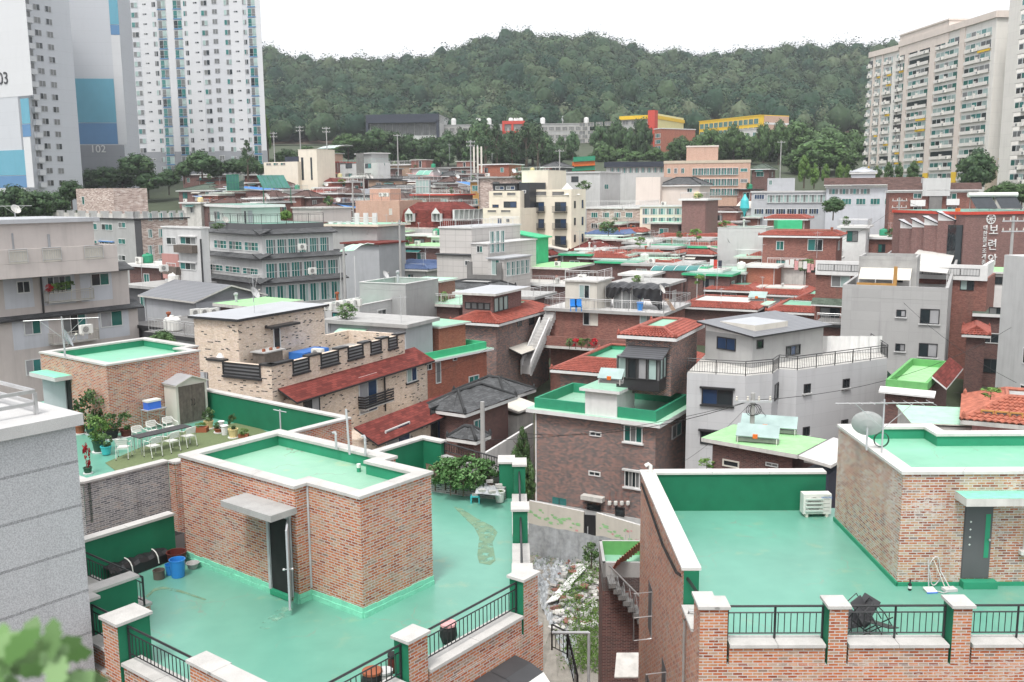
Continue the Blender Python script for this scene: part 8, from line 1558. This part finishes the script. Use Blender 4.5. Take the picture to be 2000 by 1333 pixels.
for B,l,rk in TOWN:
 fl=rk=='s' and l is not None;z=B.z1+.28
 d,n=B.face('L')
 if rr.random()<.7:b=MB();p=V3(B.C,0)+d*(B.l2*rr.choice([.03,.97]))+n*.06;b.tube([V3(p,B.z1),V3(p,B.zb)],.05,rr.choice(['white','pipe_gray','frame_dark']),5,False);b.build('drain_pipe',B.root)
 if rr.random()<.3 and fl:p=B.pt(rr.uniform(.5,max(.6,B.l1-.6)),rr.uniform(.4,B.l2*.9),z);b=MB();b.lathe(p,[(.5,0),(.58,.1),(.58,.8),(.45,.95),(.15,1.0),(.15,1.1)],rr.choice(['plastic_blue','pot_yellow','plastic_white','wall_green_mid']),12);tagged(b.build('water_tank'),lab_('round water tank',l),'water tank')
 if rr.random()<.3 and fl:copy_thing(UNIT,B.pt(.3,rr.uniform(.3,B.l2*.9),z),rr.choice([0,math.pi/2]),1,lab_('outdoor unit',l))
 if rr.random()<.4 and B.l2<16 and rk=='s':B.rail('RL',.95,z=z,m=rr.choice(['steel','white','white_dirty']),step=.35,over=.2)
 if rr.random()<.4 and fl:p=B.pt(.5,rr.uniform(.3,B.l2*.9),z);tree(lab_('leafy roof plant',l),p,rr.uniform(.8,1.6),rr.uniform(.9,1.8),'shrub',rr.choice(['leaf_light','leaf_tree','leaf_pepper']),None,'roof_plant','plant',rr.randint(0,5))
 if rr.random()<.35 and l:aerial(lab_('aerial',l),B.pt(.4,rr.uniform(.3,B.l2*.9),z-.1),rr.uniform(1.8,3),rr.uniform(.9,1.6),rr.uniform(0,3),5)
 if rr.random()<.35:b=MB();p=B.pt(rr.uniform(.4,max(.5,B.l1*.7)),rr.uniform(.3,B.l2*.9),z-.3);b.lathe(p,[(.12,0),(.12,.9),(.2,.95),(.2,1.1),(.02,1.15)],rr.choice(['pipe_gray','terracotta','white_dirty']),8);b.build('chimney',B.root)
 if rr.random()<.25 and B.l2>3:a0=rr.uniform(.2,.5)*B.l2;B.skirt('L',B.z1-.3,.9,.3,rr.choice(['offwhite','mint_paint','glass_teal','white_dirty','shingle_red']),a0,a0+min(2.6,B.l2*.45),.05,'white_dirty',0,'awning')
def upole(label,px,yt,yb,Y,arms=1,tr=False):
 p,q=Q(px,yb,Y),Q(px,yt,Y);p.x=q.x;p.z=min(p.z,g(Y));t=thing('utility_pole',label,'utility pole',tuple(p));b=MB();b.tube([p,q],[.19,.12],'concrete',8);b.build('pole',t)
 for k in range(arms):
  b=MB();c=q-Vector((0,0,.5+k*.9));b.obox(c+Vector((-1.0,-.15,0)),Vector((2.0,0,0)),Vector((0,.1,0)),Vector((0,0,.1)),'pipe_gray');ar=b.build('crossarm',t)
  for x in(-.9,-.3,.3,.9):b=MB();b.lathe(c+Vector((x,-.1,.1)),[(.05,0),(.07,.08),(.04,.16),(.06,.22),(.01,.26)],'offwhite',8);b.build('insulator',ar,off=tuple(p))
 if tr:
  for x in(-.45,.45):b=MB();b.lathe(q+Vector((x,-.3,-3.2)),[(.28,0),(.3,.1),(.3,.9),(.24,1.0),(.05,1.1)],'concrete_light',12);b.build('transformer',t)
 return q
tops={}
for k,a in{'a':('transformer pole beside the temple with two grey drums',1757,386,500,128,2,True),'b':('utility pole before the right part of the temple',1980,422,600,84,2),'c':('utility pole in front of the grey house',1471,768,900,50,1),'d':('utility pole between the teal walk up and the red houses',780,430,560,118,1),'e':('pole with crossarms beside the curved canopy',637,248,330,250,2),'f':('pole against the dark trees left of the curved canopy',585,246,330,256,2),'g':('pole beside the white tower edge',534,258,330,268,2),'h':('pole rising before the tree belt, left',776,262,340,250,1),'i':('pole rising before the tree belt, centre',919,274,350,225,2),'j':('pole before the striped hoarding',1093,292,345,235,1),'k':('pole among the red houses of the left cluster',688,348,440,165,1),'l':('slim pole with a red flag in the left cluster',710,345,430,166,0),'m':('pole right of the netted green school trees',1526,275,350,250,1),'n':('curved top lamp pole beside the teal walk up',671,485,600,94,0),'o':('light grey pole beside the dark shingle cottages',942,785,890,52,0)}.items():
 tops[k]=upole(*a)
def wire(label,A,B_,sag=.6,r=.014):b=MB();A,B_=Vector(A),Vector(B_);b.tube([A.lerp(B_,t)-Vector((0,0,4*sag*t*(1-t)))for t in np.linspace(0,1,13)],r,'rubber',4,False);tagged(b.build('power_line'),label,'power line')
pc=tops['c']-Vector((0,0,.4))
wire('black cable from the grey house pole down to the brown brick house',pc,Q(1030,848,60),.7,.018);wire('black cable from the grey house pole past the left cottages',pc,Q(942,860,52),.5,.014);wire('cable from the grey house pole to the upper right',pc,Q(1975,640,74),1.2,.016);wire('cable from the grey house pole to its wall',pc,Q(1560,850,55),.4,.016);wire('thin cable sagging between the brown house and the pole',pc,Q(1330,905,58),.3,.01)
wire('power line from the temple transformer to the right edge',tops['a'],tops['b'],1.0,.02);wire('second power line from the temple transformer',tops['a']-Vector((0,0,1)),Q(1560,500,120),.9,.016);wire('cable along the hill foot to the tree belt pole',tops['h'],tops['i'],1.5,.03);wire('cable from the tree belt pole to the striped hoarding pole',tops['i'],tops['j'],1.5,.03);wire('cable between the canopy poles',tops['e'],tops['f'],.8,.03);wire('cable from the canopy pole to the tree belt',tops['e'],tops['h'],2,.03);wire('long cable across the right alley',Q(1700,520,90),Q(1985,748,62),1.0,.016);wire('pale cable over the red brick house',Q(640,575,82),Q(830,700,70),.8,.012);wire('cable falling across the brown brick tile house',Q(1075,590,84),Q(830,735,70),.8,.012)
for k in range(3):b=MB();c=pc+Vector((-.1+.12*k,-.2,-.5));b.tube([c+Vector((.3*math.cos(a),.06*k,.3*math.sin(a)))for a in np.linspace(0,2*math.pi,17)],.018,'rubber',5);tagged(b.build('cable_coil'),'loop of black cable at the top of the grey house pole','cable','cable loops on the grey house pole')
b=MB();q=Q(935,338,195)
for k in range(3):b.obox(q+Vector((-1.1+k*.75,0,0)),Vector((.35,0,0)),Vector((0,.2,0)),Vector((0,0,5.2)),'offwhite')
b.tube([q+Vector((-.2,.3,-4)),q+Vector((-.2,.3,5.5))],.12,'pipe_gray',6);tagged(b.build('phone_mast'),'phone mast with white panel antennas above the centre roofs','phone mast')
LD=[(1534,508,'white'),(1543,507,'plastic_white'),(1552,510,'pink_paint'),(1560,511,'offwhite'),(1569,511,'white'),(1577,515,'pink_paint'),(1583,516,'pink_paint'),(1590,508,'rose_wall'),(1394,508,'red_paint'),(1387,507,'white'),(1403,509,'navy')]
for k,(px,py,m)in enumerate(LD):
 b=MB();p=Q(px,py,106 if px>1500 else 110);b.obox(p,Vector((.42,0,0)),Vector((0,.02,0)),Vector((0,0,-.7-.15*(k%3))),m);grp='washing on the mint canopy line' if px>1500 else 'washing on the teal hut line'
 tagged(b.build('laundry'),{'white':'white','plastic_white':'white','pink_paint':'pink','offwhite':'white','rose_wall':'dull red','red_paint':'bright red','navy':'dark blue'}[m]+' cloth on the washing line '+('under the mint canopy' if px>1500 else 'of the teal roof room'),'laundry',grp)
b=MB();A_,B_=P(1600,690,12.2),P(1722,690,12.2);n=26
for i in range(n):
 t0,t1=i/n,(i+1)/n;f=lambda t,z:A_.lerp(B_,t)+Vector((0,.08*math.sin(t*40),z));b.poly([f(t0,.05),f(t1,.05),f(t1,1.25),f(t0,1.25)],'white',[(0,0)]*4,True)
tagged(b.build('white_sheet'),'row of white sheets hung along the grey house terrace','laundry')
def solar(label,p,yaw,w,n=1,tilt=.5):
 p=Vector(p);t=thing('solar_array',label,'solar panel',tuple(p));e=rot2(yaw);f=Vector((-e.y,e.x,0));v=f*math.cos(tilt)*1.0+Vector((0,0,math.sin(tilt)*1.0));b=MB();o=p+Vector((0,0,.35))-e*w/2
 b.obox(o,e*w,v,e.cross(v).normalized()*.05,'glass_pale');b.build('panel',t);b=MB()
 for x in(.1,w-.1):b.tube([o+e*x,o+e*x-Vector((0,0,.35))],.025,'plastic_white',5);b.tube([o+e*x+v,V3(o+e*x+v,p.z)],.025,'plastic_white',5)
 b.obox(o-Vector((0,0,.3))+f*.2,e*w,f*.4,Vector((0,0,.18)),'concrete');b.build('stand',t);b=MB();b.obox(o+e*w*.4-f*.05+Vector((0,0,-.05)),e*.25,f*.1,Vector((0,0,.22)),'orange_paint');b.build('control_box',t)
zl=LH.z1+.22;solar('tilted solar panels with an orange box on the lime hut roof',P(1478,868,zl),rad(-20),2.2);solar('long rear solar panel row on the lime hut roof',P(1500,848,zl),rad(-20),3.0);solar('glass solar panel with an orange box on the white roof hut',P(1190,752,12.4),rad(-20),1.5);solar('solar panel with an orange box on the mint slab roof',Q(1478,590,86),rad(-26),1.6)
b=MB();p=RF(.22,-.28,Z0+.004);b.lathe(p,[(.04,0),(.045,.02),(.045,.16),(.02,.2),(.015,.24),(.025,.25),(.02,.28)],'rubber',12);b.lathe(p,[(.0456,.05),(.0456,.12)],'white',12,cap=False);tagged(b.build('bottle'),'small black bottle with a white label at the hut corner','bottle')
p=RF(.78,-.35,Z0+.004);t=thing('dustpan','white and blue dustpan with a thin handle by the hut wall','dustpan',tuple(p));b=MB();b.obox(p+Vector((-.2,-.12,0)),Vector((.26,.02,0)),Vector((-.03,.2,.05)),Vector((0,0,.03)),'plastic_white');b.obox(p+Vector((-.21,-.15,.0)),Vector((.27,.02,0)),Vector((0,.05,0)),Vector((0,0,.02)),'cooler_blue');b.build('pan',t);b=MB();b.tube([p+Vector((-.08,.08,.04)),p+Vector((-.05,.28,.72))],.012,'pipe_gray',5);b.build('handle',t)
p=RF(1.1,-.3,Z0+.004);t=thing('broom','pale broom leaning on the hut wall beside the dustpan','broom',tuple(p));b=MB();b.obox(p+Vector((-.05,-.15,0)),Vector((.32,.05,0)),Vector((-.05,.16,.02)),Vector((0,0,.07)),'concrete_light');b.build('brush',t);b=MB();b.tube([p+Vector((.0,.0,.06)),p+Vector((-.25,.27,.78))],.012,'offwhite',5);b.build('handle',t)
b=MB();p=RF(.92,-.05,Z0);b.tube([p+Vector((.14*math.cos(a)-.02*math.sin(3*a),-.02+.01*math.sin(5*a),.42+.38*math.sin(a)))for a in np.linspace(0,6.28,24)]+[p+Vector((.3,-.35,.02)),p+Vector((.05,-.45,.02)),p+Vector((-.1,-.3,.02))],.014,'concrete_light',6);tagged(b.build('garden_hose'),'looped grey garden hose hanging on the worn brick wall','hose')
def lounger(label,p,yaw):
 t=thing('folding_chair',label,'chair',tuple(p));p=Vector(p);e=rot2(yaw);f=Vector((-e.y,e.x,0));b=MB();b.obox(p+Vector((0,0,.28))-e*.25,e*.55,f*.6+Vector((0,0,.2)),Vector((0,0,.02)),'awning_gray');b.build('seat',t);b=MB();b.obox(p+Vector((0,0,.3))+e*.3,e*.35+Vector((0,0,.5)),f*.55,e*.02,'awning_gray');b.build('backrest',t);b=MB()
 for q in(0,.58):b.tube([p+f*q-e*.3,p+f*q+e*.1+Vector((0,0,.55)),p+f*q+e*.45+Vector((0,0,.8)),p+f*q+e*.7+Vector((0,0,.4))],.014,'black_metal',5);b.tube([p+f*q+e*.5,p+f*q-e*.1+Vector((0,0,.5))],.014,'black_metal',5)
 b.build('frame',t)
lounger('black folding chair tipped over behind the middle railing',RF(-2.1,-2.95,Z0),.3);lounger('second black folding chair tangled beside it behind the middle railing',RF(-1.3,-2.8,Z0),2.4)
for lab,px,py,m,s in[('blue plastic chair stack on the railed brick terrace',1120,592,'plastic_blue',.6),('blue plastic crate beside the blue chairs',1130,586,'plastic_blue',.55),('tall blue bin on the railed brick terrace',1250,598,'plastic_blue',.55),('pale plank leaning at the terrace corner',1312,594,'brick_tan',.5)]:
 b=MB();p=Q(px,py,87.5);p.z=TE.z1;
 if 'chair' in lab:
  for k in range(3):b.obox(p+Vector((-.3,-.3,.4+k*.06)),Vector((.6,0,0)),Vector((0,.6,0)),Vector((0,0,.03)),m)
  b.obox(p+Vector((-.3,.28,.4)),Vector((.6,0,0)),Vector((0,.05,0)),Vector((0,0,.7)),m)
  for x in(-.28,.24):
   for y in(-.28,.24):b.obox(p+Vector((x,y,0)),Vector((.05,0,0)),Vector((0,.05,0)),Vector((0,0,.4)),m)
 elif 'plank' in lab:b.obox(p,Vector((.4,0,0)),Vector((0,.05,0)),Vector((-.7,0,1.1)),m)
 else:b.lathe(p,[(.22,0),(.3,.75),(.34,.75),(.34,.8),(.26,.8),(.2,.05),(.01,.05)],m,4 if 'crate' in lab else 12)
 tagged(b.build('plank' if 'plank' in lab else 'blue_'+('chair_stack' if 'chair' in lab else 'crate' if 'crate' in lab else 'bin')),lab,'plank' if 'plank' in lab else 'chairs' if 'chair' in lab else 'crate' if 'crate' in lab else 'bin')
b=MB();p=P(1823,790,8.2);b.lathe(p,[(.22,0),(.32,.4),(.34,.42),(.28,.42),(.01,.1)],'orange_paint',14);tagged(b.build('orange_basin'),'orange basin with a blue cover stacked in the right alley','basin');b=MB();b.lathe(p+Vector((0,0,.43)),[(.34,0),(.3,.08),(.1,.16),(.01,.17)],'tarp_blue',12);tagged(b.build('blue_cover'),'blue lid covering the orange basin','lid')
b=MB();p=Q(1455,384,150);b.lathe(p,[(.05,-3.2),(.25,-2.4),(.75,-1.8),(.6,-.6),(.03,.4)],'plastic_teal',9);tagged(b.build('green_parasol'),'green folded parasol hanging before the grey apartments','parasol')
b=MB();p=Q(1108,368,148);b.lathe(p,[(2.0,-1.0),(1.0,-.3),(.02,.8)],'white',4,cap=False);b.tube([p+Vector((0,0,.8)),p+Vector((0,0,-3))],.05,'white',5);tagged(b.build('gazebo_roof'),'white peaked gazebo on the roof of the cream building','gazebo')
for lab,px,Y in(('flower box of red and green plants on the pink walk up balcony',112,67),):
 a0,z0=b2.az('R',95,562)if hasattr(b2,'az')else(0,0)
FB=facet(PK.root,Q(96,571,68),Q(150,568,71.5))
for k in range(6):
 p=FB.C+FB.e1*(k*.55);tree(['red flowering plant at the left end of the pink walk up balcony','leafy plant on the pink walk up balcony'][k>0],p,.6,.6,'shrub','flower_red' if k==0 else 'leaf_light',None if k==0 else 'plants on the pink walk up balcony','balcony_plant','plant',k)
for k in range(5):
 p=Q(1112+k*12,637-.4*k,83.0);p.z=TE.z1-2.6;tree('potted flowers along the brick balcony of the tarpaulin house',p,.8,.8,'shrub',['leaf_tree','flower_red','leaf_light','leaf_tree','flower_red'][k],'flowers on the brick balcony','balcony_plant','plant',k)
dg=bpy.context.evaluated_depsgraph_get()
for o in[o for o in bpy.data.objects if o.type=='FONT']:
 me=bpy.data.meshes.new_from_object(o.evaluated_get(dg));n_=bpy.data.objects.new('lettering',me);COL.objects.link(n_);n_.parent=o.parent;n_.matrix_parent_inverse=o.matrix_parent_inverse.copy();n_.matrix_basis=o.matrix_basis.copy();bpy.data.objects.remove(o)
clean_props()
